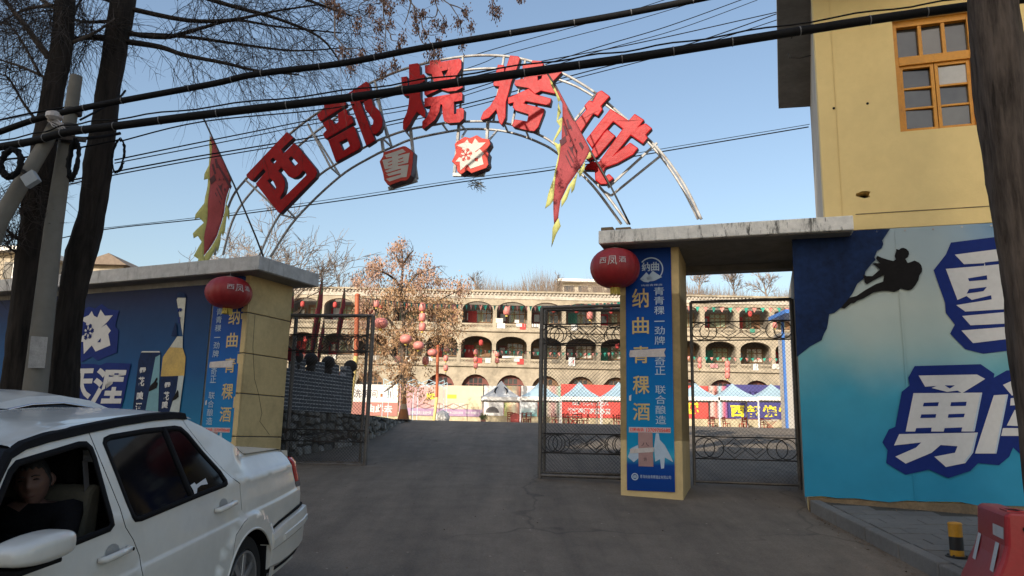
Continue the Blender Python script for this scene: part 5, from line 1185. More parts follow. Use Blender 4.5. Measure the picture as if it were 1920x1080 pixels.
# ---------------------------------------------------------------- the second white car behind it
C2 = Pose((-4.52, 8.95, G(8.95) - .03), -.06, .125)
_c2at = C2.at
C2.at = lambda x, y, z: _c2at(x, y, z * .955 + .01)
def y2(x, z):
    y = lerp(.80, .865, sm(.2, .5, z)) - .02 * sm(.7, .9, z) - max(0, z - .92) * .52
    if x < .8: y -= .10 * ((.8 - x) / .8) ** 2
    if x > 3.8: y -= .14 * ((x - 3.8) / .8) ** 2
    return y
car2 = thing('car', 'modern white saloon car parked behind the older white car, only its roof and windows showing', 'car', C2.at(2.3, 0, 0))
A0_, A1_ = (1.05, .29), (3.72, .29)
TOPL = [(.25, .98), (.70, 1.06), (1.0, 1.18), (1.35, 1.325), (1.75, 1.405), (2.15, 1.425), (2.5, 1.40), (2.85, 1.31), (3.15, 1.18), (3.5, .99)]
OUT = TOPL + [(4.3, .82), (4.6, .68), (4.62, .30)] + arc_pts(A1_, .36, 0, 180, 14) + [(3.3, .22), (1.45, .22)] + arc_pts(A0_, .36, 0, 180, 14) + [(.1, .30), (.05, .70), (.15, .95)]
W2 = [(.98, 1.02), (1.12, 1.13), (1.40, 1.265), (1.75, 1.335), (2.15, 1.355), (2.5, 1.335), (2.82, 1.25), (3.10, 1.13), (3.30, .97), (2.2, .95)]
for s in (1, -1):
    mb = MB(); sheet(mb, OUT, lambda x, z: C2.at(x, y2(x, z) * s, z), .09, [W2]); obj('body_side', mb, MT['car_white'], car2, smooth=True)
    mb = MB(); sheet(mb, W2, lambda x, z: C2.at(x, (y2(x, z) - .006) * s, z), .12); obj('side_window', mb, MT['tint'], car2, smooth=True)
    mb = MB().tube([C2.at(x, (y2(x, z) + .003) * s, z) for x, z in W2[:9]], .011, 6); obj('window_trim', mb, MT['chrome'], car2, smooth=True)
    mb = MB().bar(C2.at(2.18, (y2(2.18, 1.35) + .001) * s, 1.35), C2.at(2.22, (y2(2.2, .95) + .001) * s, .95), .07, .008, C2.l); obj('door_pillar', mb, MT['rubber'], car2)
    for cx_, cz_ in (A0_, A1_):
        cc = C2.at(cx_, .80 * s, .31)
        w_ = obj('wheel', MB().lathe([(.2, -.2), (.30, -.2), (.315, -.17), (.315, -.03), (.30, 0), (.22, .0), (.2, -.05)], cc, 32, C2.l * s, C2.f), MT['tyre'], car2, smooth=True, sharp=40)
        obj('rim', MB().lathe([(.21, -.1), (.215, -.01), (.20, 0), (.06, -.03), (.03, -.02)], cc, 32, C2.l * s, C2.f), MT['alloy'], w_, smooth=True, sharp=40)
def r2(s, t, seg=TOPL[3:8]):
    x = lerp(seg[0][0], seg[-1][0], s)
    for (a, b), (c, d) in zip(seg, seg[1:]):
        if a <= x <= c: z = lerp(b, d, (x - a) / (c - a)); break
    else: z = seg[-1][1]
    yy = y2(x, z); q = 2 * t - 1; return C2.at(x, yy * q, z + .05 * (1 - abs(q) ** 2.4))
obj('roof', MB().grid(r2, 24, 16), MT['car_white'], car2, smooth=True)
for nm, seg, m in (('rear_screen', TOPL[1:4], 'tint'), ('windscreen', TOPL[7:10], 'tint'), ('boot_lid', TOPL[0:2], 'car_white'), ('bonnet', [TOPL[9], (4.3, .82), (4.6, .68)], 'car_white')):
    obj(nm, MB().grid(lambda s, t: r2(s, t, seg), 8, 12), MT[m], car2, smooth=True)
obj('rear_bumper', MB().grid(lambda s, t: C2.at(.25 - .22 * math.sin(lerp(.3, 1.6, s)), lerp(-1, 1, t) * .74, lerp(.98, .28, s)), 8, 10), MT['car_white'], car2, smooth=True)
obj('front_bumper', MB().grid(lambda s, t: C2.at(4.62 + .08 * (1 - (2 * t - 1) ** 2), lerp(-1, 1, t) * .74, lerp(.68, .25, s)), 4, 10), MT['car_white'], car2, smooth=True)
# ---------------------------------------------------------------- trees near the street
def ptube(mb, pts, r0, r1, n=8):
    m = len(pts); mb.tube(pts, [lerp(r0, r1, i / (m - 1)) for i in range(m)], n, cap=True)
def wander(p, d, L, segs, jit, droop, rnd):
    pts = [V(p)]; d = V(d).normalized()
    for i in range(segs):
        d = (d + V((rnd.uniform(-jit, jit), rnd.uniform(-jit, jit), rnd.uniform(-jit, jit) - droop))).normalized(); pts.append(pts[-1] + d * (L / segs))
    return pts
def sprig(mb, pts, r, n_side, length, droop, rnd, depth=1, spread=.9, jit=.22, sides=4):
    """side twigs along a limb"""
    for k in range(n_side):
        t = rnd.uniform(.15, 1) * (len(pts) - 1); i = min(int(t), len(pts) - 2); p = pts[i].lerp(pts[i + 1], t - i); ax = (pts[i + 1] - pts[i]).normalized()
        q = ax.orthogonal().normalized(); q.rotate(Matrix.Rotation(rnd.uniform(0, 6.283), 3, ax)); d = ax * (1 - spread * .5) + q * spread
        L = length * rnd.uniform(.45, 1.15); tw = wander(p, d, L, 4, jit, droop, rnd)
        mb.tube(tw, [r, r * .8, r * .6, r * .45, r * .3], 3 if depth < 2 else sides, cap=False)
        if depth > 0: sprig(mb, tw, r * .6, max(2, n_side // 4), length * .45, droop, rnd, depth - 1, spread, jit)
def px_line(pts, y0, y1):
    return [at_y(x, y, lerp(y0, y1, i / max(1, len(pts) - 1))) for i, (x, y) in enumerate(pts)]
def smooth_line(P, n=4):
    o = []
    for i in range(len(P) - 1):
        p0, p1, p2, p3 = P[max(i - 1, 0)], P[i], P[i + 1], P[min(i + 2, len(P) - 1)]
        for k in range(n):
            t = k / n; o.append(.5 * ((2 * p1) + (p2 - p0) * t + (2 * p0 - 5 * p1 + 4 * p2 - p3) * t * t + (3 * p1 - p0 - 3 * p2 + p3) * t ** 3))
    return o + [P[-1]]
def trunk(name, pts, widths, Y, mat, parent, extra=None, rough=.06, n=20):
    P = [at_y(x, y, Y) for x, y in pts]; W = [w / FPX * Y / 2 for w in widths]
    if extra: P = [extra[0]] + P + [extra[1]]; W = [W[0] * .95] + W + [W[-1] * 1.25]
    S = smooth_line(P, 6); R_ = [W[min(i // 6, len(W) - 2)] + (W[min(i // 6 + 1, len(W) - 1)] - W[min(i // 6, len(W) - 2)]) * ((i % 6) / 6) for i in range(len(S))]; R_[-1] = W[-1]
    mb = MB().tube(S, R_, n); rnd = random.Random(len(pts) * 7 + int(Y * 10))
    ph = [rnd.uniform(0, 6.28) for _ in range(6)]
    for i, v in enumerate(mb.v):
        if i < len(S) * n:
            c = S[i // n]; a = (i % n) / n * 6.283; z = v.z
            mb.v[i] = c + (v - c) * (1 + rough * (math.sin(3 * a + z * 1.7 + ph[0]) + .7 * math.sin(5 * a - z * 3 + ph[1]) + .6 * math.sin(8 * a + z * 5 + ph[2])) + rough * .5 * rnd.uniform(-1, 1))
    obj(name, mb, mat, parent, smooth=True); return P, W
rn = random.Random(5)
# tree nearest the left advert
t2 = thing('street_tree', 'dark bare street tree left of the printed bottle, fine drooping twigs reaching right', 'tree', V((at_y(120, 740, 9.5).x, 9.5, G(9.5))))
b2 = V((at_y(118, 760, 9.5).x - .03, 9.5, G(9.5) - .05))
trunk('trunk', [(231, 0), (219, 78), (204, 170), (195, 240), (182, 312), (171, 400), (152, 475), (136, 560), (124, 660), (118, 740)], [47, 44, 43, 45, 52, 47, 54, 46, 49, 54], 9.5, MT['bark'], t2, (at_y(250, -190, 9.5), b2))
L2 = [([(238, 15), (350, 38), (435, 37), (510, 22), (600, 8)], 9.5, 9.2, .035), ([(240, 62), (310, 70), (370, 55), (440, 38), (520, 50), (640, 62)], 9.5, 9.9, .035), ([(236, 78), (300, 88), (345, 103), (420, 118), (480, 132), (560, 140)], 9.5, 8.9, .04),
      ([(240, 64), (340, 68), (450, 83), (550, 95), (640, 90)], 9.5, 10.3, .03), ([(255, -60), (340, -20), (430, 10), (520, 35), (600, 70), (640, 120)], 9.5, 9.4, .04), ([(205, 72), (160, 70), (136, 74)], 9.5, 9.3, .05), ([(255, -100), (370, -80), (480, -40), (590, 5), (660, 30)], 9.5, 9.6, .045), ([(215, 5), (170, -10), (150, 2), (140, 30)], 9.5, 9.3, .03), ([(200, 40), (150, 40), (100, 20), (30, 30)], 9.5, 9.8, .025)]
cr2 = MB()
for pts, a, b, r in L2:
    P = smooth_line(px_line(pts, a, b)); mb = MB(); ptube(mb, P, r, r * .25, 6); obj('limb', mb, MT['bark'], t2, smooth=True)
    sprig(cr2, P, .0052, 34, 1.25, .16, rn, 1, .75)
obj('crown', cr2, MT['twig'], t2, fix=False)
# tree at the left edge
t1 = thing('street_tree', 'dark bare street tree leaning at the left edge behind the concrete poles', 'tree', V((at_y(35, 740, 9.0).x, 9.0, G(9))))
trunk('trunk', [(122, 0), (114, 95), (101, 165), (90, 242), (74, 350), (63, 425), (53, 500), (46, 580), (38, 680), (33, 745)], [38, 39, 40, 42, 46, 48, 49, 50, 52, 56], 9.0, MT['bark'], t1, (at_y(135, -190, 9.0), V((at_y(30, 770, 9).x, 9.0, G(9) - .05))))
cr1 = MB()
for pts, a, b, r in [([(92, 108), (72, 82), (45, 45), (15, 8), (-20, -40)], 9, 8.7, .045), ([(84, 145), (40, 125), (0, 112), (-60, 90)], 9, 9.4, .02), ([(75, 235), (45, 195), (22, 155), (10, 140)], 9, 8.8, .022), ([(108, 20), (60, -10), (0, -20)], 9, 9.3, .03), ([(135, 80), (180, 60), (215, 35)], 9, 9.2, .025),
                     ([(60, 470), (30, 445), (5, 430), (-30, 440)], 9, 8.9, .03), ([(100, 10), (40, 20), (-20, 60)], 9, 9.6, .025), ([(75, 140), (30, 60), (0, 40)], 9, 9.2, .018), ([(48, 420), (40, 400), (44, 360), (52, 330)], 9, 8.8, .018), ([(55, 480), (25, 470), (10, 455)], 9, 8.8, .02)]:
    P = smooth_line(px_line(pts, a, b)); mb = MB(); ptube(mb, P, r, r * .4, 6); obj('limb', mb, MT['bark2'], t1, smooth=True)
    sprig(cr1, P, .0058, 30, .8, .08, rn, 1, .9)
obj('crown', cr1, MT['twig'], t1, fix=False)
# tree at the right edge with the limb of seed clusters
t3 = thing('street_tree', 'thick rough barked street tree at the right edge in front of the yellow building, seed clusters hang from its limb', 'tree', V((4.33, 6.0, G(6) + SH)))
t3['label'] = 'thick rough barked tree at the right edge, its high limb hung with brown seed clusters'
trunk('trunk', [(1862, 0), (1872, 100), (1882, 200), (1896, 300), (1914, 420), (1934, 540), (1952, 660), (1976, 800)], [92, 94, 96, 97, 98, 98, 102, 108], 6.0, MT['bark2'], t3, (at_y(1845, -330, 6.0), V((at_y(2008, 1000, 6).x, 6.0, G(6) + SH - .05))), .045, 28)
LB0 = at_y(1848, -300, 6.0)
limb = smooth_line([LB0, V((2.6, 6.6, 8.3)), V((1.2, 7.4, 8.25)), V((0, 8.1, 7.9)), V((-1.2, 8.3, 7.45)), V((-2.2, 8.3, 7.0))], 5)
mb = MB(); ptube(mb, limb, .09, .02, 8); obj('limb', mb, MT['bark2'], t3, smooth=True)
KZ = (640, 0, 4.9)
def z5(x, y): return (640 + x / 4.9, y / 4.9)
tw = MB()
for pts in ([(380, -60), (385, 20), (388, 150), (410, 250), (400, 400), (422, 485)], [(620, -70), (625, 0), (720, 130), (750, 260), (800, 320), (880, 318)], [(640, -20), (630, 60), (600, 170), (575, 225)], [(665, 60), (690, 190), (730, 370), (795, 415)], [(850, -60), (862, 0), (885, 80), (955, 190)], [(885, 80), (862, 155), (770, 157)],
            [(920, -60), (940, 0), (1000, 45), (1050, 120), (1080, 170), (1112, 330)], [(995, 40), (1100, 78), (1165, 150)], [(300, -60), (230, 5), (170, 40), (155, 110)], [(-60, 330), (0, 400), (50, 450), (110, 460)], [(40, 445), (120, 445), (175, 430)], [(410, 250), (450, 310), (500, 320)], [(450, 320), (465, 370), (520, 375)], [(470, 500), (495, 560), (490, 600)], [(200, 0), (225, 5), (290, 10)],
            [(1400, -60), (1395, 0), (1420, 60)], [(1620, -50), (1640, 0)], [(-200, 0), (-120, 60), (-40, 90), (20, 60)]):
    P = smooth_line([at_y(*z5(x, y), 8.15) for x, y in pts], 3); tw.tube(P, [lerp(.009, .004, i / (len(P) - 1)) for i in range(len(P))], 4, cap=False)
for x, y in ((380, -60), (620, -70), (850, -60), (920, -60), (300, -60), (-60, 330), (1400, -60), (1620, -50), (-200, 0)):
    p = at_y(*z5(x, y), 8.15); q = min(limb, key=lambda v: (v - p).length); tw.tube([p, p.lerp(q, .5) + V((0, 0, .1)), q], [.009, .011, .013], 5, cap=False)
obj('crown', tw, MT['twig'], t3, fix=False)
MT['seed'] = M('dry_seed', (.115, .066, .048), .9, .5, 30, 0)
for x, y, w, h in [(265, 90, 90, 120), (400, 30, 120, 120), (450, 95, 100, 120), (150, 235, 80, 160), (345, 240, 110, 160), (450, 225, 70, 90), (565, 355, 80, 150), (690, 245, 80, 170), (680, 150, 90, 120), (755, 130, 70, 100), (880, 240, 130, 130), (950, 245, 70, 120), (1070, 220, 80, 140), (1145, 115, 80, 120), (1195, 250, 70, 120), (1390, 90, 80, 170), (1430, 130, 80, 150), (355, 440, 90, 130), (190, 500, 80, 110), (90, 610, 90, 140), (380, 680, 80, 150), (485, 610, 90, 110), (900, 390, 80, 100), (815, 510, 90, 120), (880, 500, 110, 150), (1112, 430, 60, 90), (1650, 5, 80, 60), (765, 330, 80, 120), (10, 480, 90, 130), (530, 430, 50, 60), (560, -10, 120, 60), (860, 10, 90, 50), (-60, 60, 120, 120), (-20, 130, 80, 120), (-110, 20, 90, 80)]:
    c = at_y(*z5(x, y), 8.15); sx_ = w / 4.9 / FPX * 8.2 * .62; sz = h / 4.9 / FPX * 8.2 * .62; mb = MB()
    for k in range(int(75 * w * h / 11000) + 22):
        p = c + V((rn.gauss(0, .5) * sx_, rn.gauss(0, .5) * sx_, rn.gauss(0, .5) * sz)); a = V((rn.uniform(-1, 1), rn.uniform(-1, 1), rn.uniform(-2.2, .2))).normalized() * rn.uniform(.012, .026); b = a.orthogonal().normalized() * rn.uniform(.006, .011)
        mb.add([p - a, p + b, p + a, p - b], [(0, 1, 2, 3)])
    mb.tube([c + V((0, 0, sz)), c - V((0, 0, sz))], .003, 3, cap=False)
    obj('seed_cluster', mb, MT['seed'], t3, fix=False)
# ---------------------------------------------------------------- concrete poles, cables
UPY = 8.6
pb = V((at_y(64, 745, UPY).x, UPY, G(UPY)))
up = thing('utility_pole', 'grey concrete utility pole standing between the two dark trees on the left', 'utility pole', pb)
obj('shaft', MB().tube([pb - V((0, 0, .1)), at_y(65, 740, UPY), at_y(100, 430, UPY), at_y(143, 143, UPY)], [.135, .125, .098, .068], 20), MT['pole_concrete'], up, smooth=True, sharp=40)
for y in (210, 240, 268): p = at_y(lerp(128, 138, (268 - y) / 60), y, UPY); obj('clamp', MB().lathe([(.09, -.03), (.095, -.03), (.095, .03), (.09, .03)], p, 16), MT['iron'], up)
obj('cable_bar', MB().bar(at_y(112, 258, UPY - .12), at_y(160, 262, UPY - .12), .05), MT['iron'], up)
obj('poster', MB().add([at_y(52, 690, UPY - .14), at_y(84, 690, UPY - .14), at_y(90, 632, UPY - .125), at_y(58, 630, UPY - .125)], [(0, 1, 2, 3)]), M('faded_poster', (.30, .30, .29), .8, .3, 9), up, fix=False)
b1 = at_y(-90, 640, 8.2)
bp_ = thing('brace_pole', 'slanting concrete stay pole propped against the left tree with a small grey box on it', 'utility pole', V((b1.x, 8.2, G(8.2))))
obj('shaft', MB().tube([V((b1.x - .3, 8.2, G(8.2))), b1, at_y(0, 412, 8.2), at_y(86, 268, 8.4), at_y(102, 236, 8.5)], [.115, .108, .092, .078, .072], 16), MT['pole_concrete'], bp_, smooth=True, sharp=40)
bxF = at_y(58, 336, 8.0); obj('junction_box', MB().box(bxF, (.15, .08, .14), V((.8, 0, .6)), V((0, 1, 0)), V((-.6, 0, .8))), M('box_grey', (.30, .33, .35), .6, .1), bp_, bevel=.008)
obj('box_strap', MB().lathe([(.115, -.02), (.12, -.02), (.12, .02), (.115, .02)], at_y(52, 326, 8.28), 16, V((.5, 0, .86)).normalized(), V((0, 1, 0))), MT['iron'], bp_)
def coil(label, px, py, rx, rz, Y, turns, r, jit=.02, parent=None):
    mb = MB(); pts = []
    c = at_y(px, py, Y); rr = random.Random(int(px))
    for k in range(turns * 18):
        a = k / 18 * 6.283; j = 1 + rr.uniform(-jit, jit); pts.append(c + V((rx * j * math.cos(a), rr.uniform(-.03, .03), rz * j * math.sin(a))))
    mb.tube(pts, r, 5); tag(obj('cable_coil', mb, MT['cable'], smooth=True, fix=False), label, 'cable', 'spare cable coils')
coil('thick round coil of black cable hanging by the slanting stay pole', 21, 306, 19 / FPX * 8, 28 / FPX * 8, 8.0, 14, .018, .16)
coil('narrow coil of black cable hanging on the concrete utility pole', 138, 300, 9 / FPX * 8, 38 / FPX * 8.3, 8.35, 12, .014, .2)
coil('loose coil of thin black cable on the right side of the dark tree', 222, 292, 12 / FPX * 9, 36 / FPX * 9, 9.2, 4, .008, .08)
mb = MB()
for k in range(9):
    a = at_y(88 + rn.uniform(-6, 6), 222 + rn.uniform(-6, 6), 8.35); b = at_y(118 + rn.uniform(-6, 8), 240 + rn.uniform(-8, 8), 8.3); mb.tube([a, a.lerp(b, .5) + V((0, -.05, rn.uniform(-.08, .1))), b], .006, 4)
mb.lathe([(.05, -.05), (.09, -.02), (.09, .03), (.05, .05)], at_y(102, 218, 8.3), 12)
tag(obj('wire_bundle', mb, MT['tape'], fix=False), 'tangle of pale wires tied round the left tree beside the poles', 'cable')
def cable(label, pts, ya, yb, r, name='cable', ties=0, group='cables strung above the gate', mess=False):
    P = smooth_line(px_line(pts, ya, yb), 6)
    if not ties:
        return tag(obj(name, MB().tube(P, r, 6), MT['cable'], smooth=True, fix=False), label, 'cable', group)
    t = thing(name, label, 'cable', P[len(P) // 2], group)
    obj('sheath', MB().tube(P, r, 10), MT['cable'], t, smooth=True, fix=False)
    if mess: obj('messenger_wire', MB().tube([p + V((0, 0, r * 1.9 + .012 * math.sin(i * 1.3))) for i, p in enumerate(P)], .009, 5), MT['cable'], t, smooth=True, fix=False)
    for k in range(ties):
        f = (k + .5) / ties * (len(P) - 2); i = int(f); p = P[i].lerp(P[i + 1], f - i); d = (P[i + 1] - P[i]).normalized()
        obj('tie', MB().lathe([(r * .98, -.005), (r * 1.07, -.005), (r * 1.07, .005), (r * .98, .005)], p, 10, d, d.orthogonal().normalized()), MT['tie'], t)
cable('thick black cable running highest across the sky above the arch', [(-40, 262), (60, 226), (130, 208), (222, 190), (400, 157), (480, 139), (640, 119), (791, 90), (1000, 55), (1160, 28), (1330, -6), (1500, -42)], 8.5, 7.2, .036, ties=16)
cable('thickest black cable bundle crossing in front of the red characters and the orange window', [(-40, 282), (60, 265), (125, 248), (220, 236), (400, 213), (640, 185), (820, 160), (1042, 128), (1200, 106), (1400, 74), (1642, 36), (1830, 10), (2000, -14)], 8.5, 6.6, .045, ties=22, mess=True)
WL = ['uppermost thin wire rising from the dark tree towards the arch top', 'upper wire of the pair crossing behind the character 部', 'lower wire of the pair crossing behind the character 部', 'upper of two wires passing above the character 西 from the utility pole', 'lower of two wires passing above the character 西 from the utility pole',
      'lowest long wire across the sky, ending at the yellow building', 'finer wire running just above the lowest long wire', 'short wire rising right from the arch top to the upper edge', 'thin wire crossing just under the highest thick cable', 'short wire from the left edge to the concrete pole top', 'slack wire low at the left edge between the trees', 'short wire from the concrete pole up to the dark tree', 'short stout wire joining the two left trees at the poles']
for i, (pts, ya, yb, r) in enumerate([
    ([(225, 265), (380, 228), (590, 207), (690, 190), (860, 150), (1000, 118), (1200, 80), (1460, 22), (1600, -10)], 9.6, 15, .010),
    ([(215, 300), (350, 272), (480, 246), (590, 224), (820, 186), (1100, 95), (1250, 50), (1400, -4)], 9.6, 15, .010),
    ([(215, 306), (350, 280), (480, 254), (590, 232), (820, 194), (1100, 103), (1270, 55), (1420, 0)], 9.6, 15, .008),
    ([(98, 345), (215, 322), (360, 295), (450, 280), (640, 247), (870, 196), (1060, 145), (1300, 80), (1500, 10)], 9.6, 15.2, .012),
    ([(98, 352), (215, 328), (360, 301), (450, 286), (640, 253), (870, 203), (1060, 152), (1300, 88), (1520, 16)], 9.6, 15.4, .010),
    ([(60, 460), (192, 431), (400, 408), (640, 376), (860, 342), (1040, 318), (1290, 276), (1516, 238)], 13.5, 11, .009),
    ([(192, 428), (400, 404), (640, 371), (860, 337), (1040, 312), (1290, 271), (1518, 233)], 13.4, 11, .005),
    ([(880, 106), (968, 80), (1150, 30), (1260, -5)], 13, 15, .008), ([(640, 210), (770, 165), (900, 120), (960, 98), (1200, 35), (1330, -5)], 12, 15, .007), ([(0, 225), (60, 212), (130, 200)], 8.6, 8.6, .012), ([(0, 300), (80, 290), (225, 262)], 8.7, 9.3, .012), ([(150, 225), (215, 190), (235, 170)], 8.6, 9.3, .014), ([(225, 250), (180, 258), (110, 262), (0, 275)], 9.3, 8.5, .022)]):
    cable(WL[i], pts, ya, yb, r, 'wire', group='thin wires strung across the sky')
mb = MB(); cst = at_y(893, 345, 12.2)
for k in range(60):
    p = cst + V((rn.gauss(0, .05), rn.gauss(0, .04), rn.gauss(0, .035))); mb.bar(p, p + V((rn.uniform(-.1, .1), rn.uniform(-.05, .05), rn.uniform(-.06, .05))), .006)
for a in (.02, .06, .09): mb.bar(cst + V((a, 0, 0)), cst + V((a + rn.uniform(-.03, .04), 0, -rn.uniform(.12, .24))), .005)
tag(obj('straw_clump', mb, M('straw', (.30, .27, .20), .9, .3), fix=False), 'clump of straw and string caught on the thin wire under the arch', 'straw')
# ---------------------------------------------------------------- rubble wall, brick parapet with balls
MT['rubble'] = M('rubble_stone', (.15, .145, .13), .95, .35, 4, .5, 40, dirt=(.05, .05, .045), dirt_amt=.6)
MT['rubble2'] = M('pale_rubble_stone', (.27, .26, .24), .95, .3, 4, .5, 40, dirt=(.1, .1, .09), dirt_amt=.6)
MT['mortar'] = M('dark_mortar', (.055, .053, .05), .95, .3, 6, .4, 40)
WLN = [V((-3.70, 12.75, 0)), V((-2.86, 15.0, 0)), V((-2.72, 17.0, 0)), V((-2.78, 19.2, 0)), V((-2.62, 20.6, 0))]
ZTOP = 1.955
rw = thing('rubble_wall', 'low rough stone retaining wall along the left side of the ramp inside the gate', 'wall', (-2.9, 16, G(14)))
off = V((-.35, 0, 0)); mb = MB()
for a, b in zip(WLN, WLN[1:]):
    zb0, zb1 = G(a.y) - .2, G(b.y) - .2; i_ = V((-.03, 0, 0))
    mb.add([V((p.x, p.y, z)) for p, z in ((a + i_, zb0), (b + i_, zb1), (b + off, zb1), (a + off, zb0), (a + i_, ZTOP), (b + i_, ZTOP), (b + off, ZTOP), (a + off, ZTOP))], [(0, 1, 5, 4), (4, 5, 6, 7), (3, 2, 6, 7), (0, 3, 7, 4), (1, 2, 6, 5)])
obj('wall_core', mb, MT['mortar'], rw)
def stone(c, u, n_, w, h, d, mat, parent, nm='stone'):
    m = rn.randint(6, 8); mb = MB(); v = V((0, 0, 1)); out, top = [], []
    for k in range(m):
        a = k / m * 6.283 + rn.uniform(-.2, .2); e = max(abs(math.cos(a)), abs(math.sin(a))); s = 1 / (e ** .7) * rn.uniform(.85, 1.05)
        out.append(c + u * (math.cos(a) * w / 2 * s) + v * (math.sin(a) * h / 2 * s)); top.append(c + u * (math.cos(a) * w / 2 * s * .72) + v * (math.sin(a) * h / 2 * s * .72) + n_ * d * rn.uniform(.7, 1.2))
    mb.v = out + top; mb.f = [(k, (k + 1) % m, m + (k + 1) % m, m + k) for k in range(m)] + [tuple(range(m, 2 * m))]
    obj(nm, mb, mat, parent, smooth=True, sharp=50, fix=True)
for a, b in zip(WLN, WLN[1:]):
    u = (b - a).normalized(); n_ = V((u.y, -u.x, 0)); L = (b - a).length; x = .0
    while x < L:
        w = rn.uniform(.16, .30); p = a + u * (x + w / 2); z = G(p.y) - .05
        while z < ZTOP - .03:
            h = min(rn.uniform(.10, .22), ZTOP - z + .02); stone(V((p.x, p.y, z + h / 2)) + u * rn.uniform(-.04, .04) - n_ * .02, u, n_, w * .96, h * .95, .05, MT['rubble2'] if rn.random() < .28 else MT['rubble'], rw); z += h
        x += w
obj('wall_top', MB().add([V((p.x + o_, p.y, ZTOP + .012)) for p in WLN for o_ in (.02, -.40)], [(2 * i, 2 * i + 1, 2 * i + 3, 2 * i + 2) for i in range(len(WLN) - 1)]), MT['mortar'], rw)
# raised bed behind the wall
obj('flower_bed', MB().add([V((p.x - .4, p.y, ZTOP - .02)) for p in WLN] + [V((-9, p.y, ZTOP - .02)) for p in WLN], [(i, i + 1, 6 + i, 5 + i) for i in range(4)]), MT['ground'], kind='structure', fix=False)
MT['slate'] = M('slate_brick', (.075, .085, .10), .9, .25, 5, .3, 50)
MT['chalk'] = M('chalk_mortar', (.42, .43, .44), .95, .2, 8, .2, 50, dirt=(.2, .2, .2), dirt_amt=.6, dirt_scale=3)
pa = thing('brick_parapet', 'slate coloured brick parapet with battlements and dark stone balls on the rubble wall', 'wall', (-3.3, 14, ZTOP))
A_, B_ = V((-3.66, 12.85, 0)), V((-2.93, 14.75, 0)); u = (B_ - A_).normalized(); n_ = V((u.y, -u.x, 0)); LP = (B_ - A_).length
FP = Frame(A_ - n_ * .05, u, n_)
rows_, bh = 11, .062; z0 = ZTOP + .016; ZB = z0 + rows_ * bh
mer = [(.22, .52), (.80, 1.08), (1.30, 1.55), (1.78, 2.04)]
mb = MB().fbox(FP, 0, LP, z0, ZB, -.14, -.006)
for a, b in mer: mb.fbox(FP, a, b, ZB + .001, ZB + .19, -.14, -.006)
obj('mortar_core', mb, MT['chalk'], pa)
def bricks(a0, a1, z, off_):
    x = a0 - off_
    while x < a1:
        l, r = max(a0, x + .007), min(a1, x + .200)
        if r - l > .03:
            j = rn.uniform(-.004, .003); o = obj('brick', MB().fbox(FP, l, r, z + .009 + rn.uniform(0, .005), z + bh - .007, -.13, -.001 + j), MT['slate'], pa, fix=False)
        x += .207
for k in range(rows_): bricks(0, LP, z0 + k * bh, .1 * (k % 2))
for a, b in mer:
    for k in range(3): bricks(a, b, ZB + .003 + k * bh, .1 * (k % 2))
MT['ball'] = M('dark_stone_ball', (.022, .018, .016), .8, .4, 8, .4, 40)
for x in (560, 588, 621, 663):
    c = FP.at(*(FP.px(x, 690)[0], 0), -.07); r = .125; zb_ = ZB + .06
    c = V((c.x, c.y, zb_)); obj('stone_ball', MB().lathe([(.07, -.06), (.085, 0), (.06, .04)] + [(r * math.cos(a), .04 + r * .9 + r * .95 * math.sin(a)) for a in [lerp(-1.0, 1.5, i / 9) for i in range(10)]], c, 18), MT['ball'], pa, smooth=True)
MT['red_cloth'] = M('red_cloth', (.34, .02, .025), .8, .25, 6, .2, 20)
c = FP.at(FP.px(553, 655)[0], 0, -.07); mb = MB()
mb.grid(lambda s, t: V((c.x, c.y, ZB + .30)) + V((lerp(-.18, .17, s), -.05 + .08 * math.sin(s * 5), lerp(.08, -.16, t) * (1 - .5 * abs(s - .4)) + .03 * math.sin(s * 9))), 10, 6)
tag(obj('red_cloth', mb, MT['red_cloth'], smooth=True), 'red cloth draped over the leftmost stone ball of the parapet', 'cloth')
# furled flags on canes behind the parapet
for i, (px, yt, yb_, w, Y, lab) in enumerate([(549, 535, 660, 13, 15.5, 'faded red furled flag on a cane beside the yellow gate wall'), (604, 522, 690, 15, 16.5, 'tall striped red and green furled flag on a cane behind the parapet'), (646, 540, 655, 12, 17.5, 'slim red furled flag with green tip on a cane near the orange pole'), (607, 600, 690, 10, 18.5, 'short dull red furled flag low behind the wire mesh gate')]):
    lean = -.10 if i != 3 else .06
    top = at_y(px, yt, Y); bot = at_y(px - (yb_ - yt) * .12, yb_, Y)
    t = thing('furled_flag', lab, 'flag', V((bot.x, Y, ZTOP)), 'furled flags behind the parapet')
    obj('cane', MB().tube([V((bot.x + (bot.x - top.x) * .6, Y, ZTOP - .02)), bot, top], .012, 5), MT['iron'], t, smooth=True)
    W = w / FPX * Y * .75
    def fl(s, tt, k=0): return top.lerp(bot, tt) + V((lerp(-.5, .5, s) * W * (.18 + 1.1 * math.sin(min(1, tt * 1.15) * 2.7) ** 1), .05 * math.sin(s * 7 + tt * 5) - k, 0))
    obj('cloth', MB().grid(lambda s, tt: fl(s, tt), 8, 12), MT['flag_red'], t, smooth=True)
    mb = MB()
    for k in range(6):
        a, b = .02 + k * .16, .02 + k * .16 + .13; e = 0 if k % 2 else 1
        mb.add([fl(e, a, .02), fl(e, b, .02), fl(.5 + (e - .5) * .3, b + .05, .025), fl(.5 + (e - .5) * .6, a, .02)], [(0, 1, 2, 3)])
    obj('flame_edge', mb, M('flag_green', (.16, .19, .07), .8, .2) if i == 0 else bpy.data.materials['flag_green'], t, fix=False)
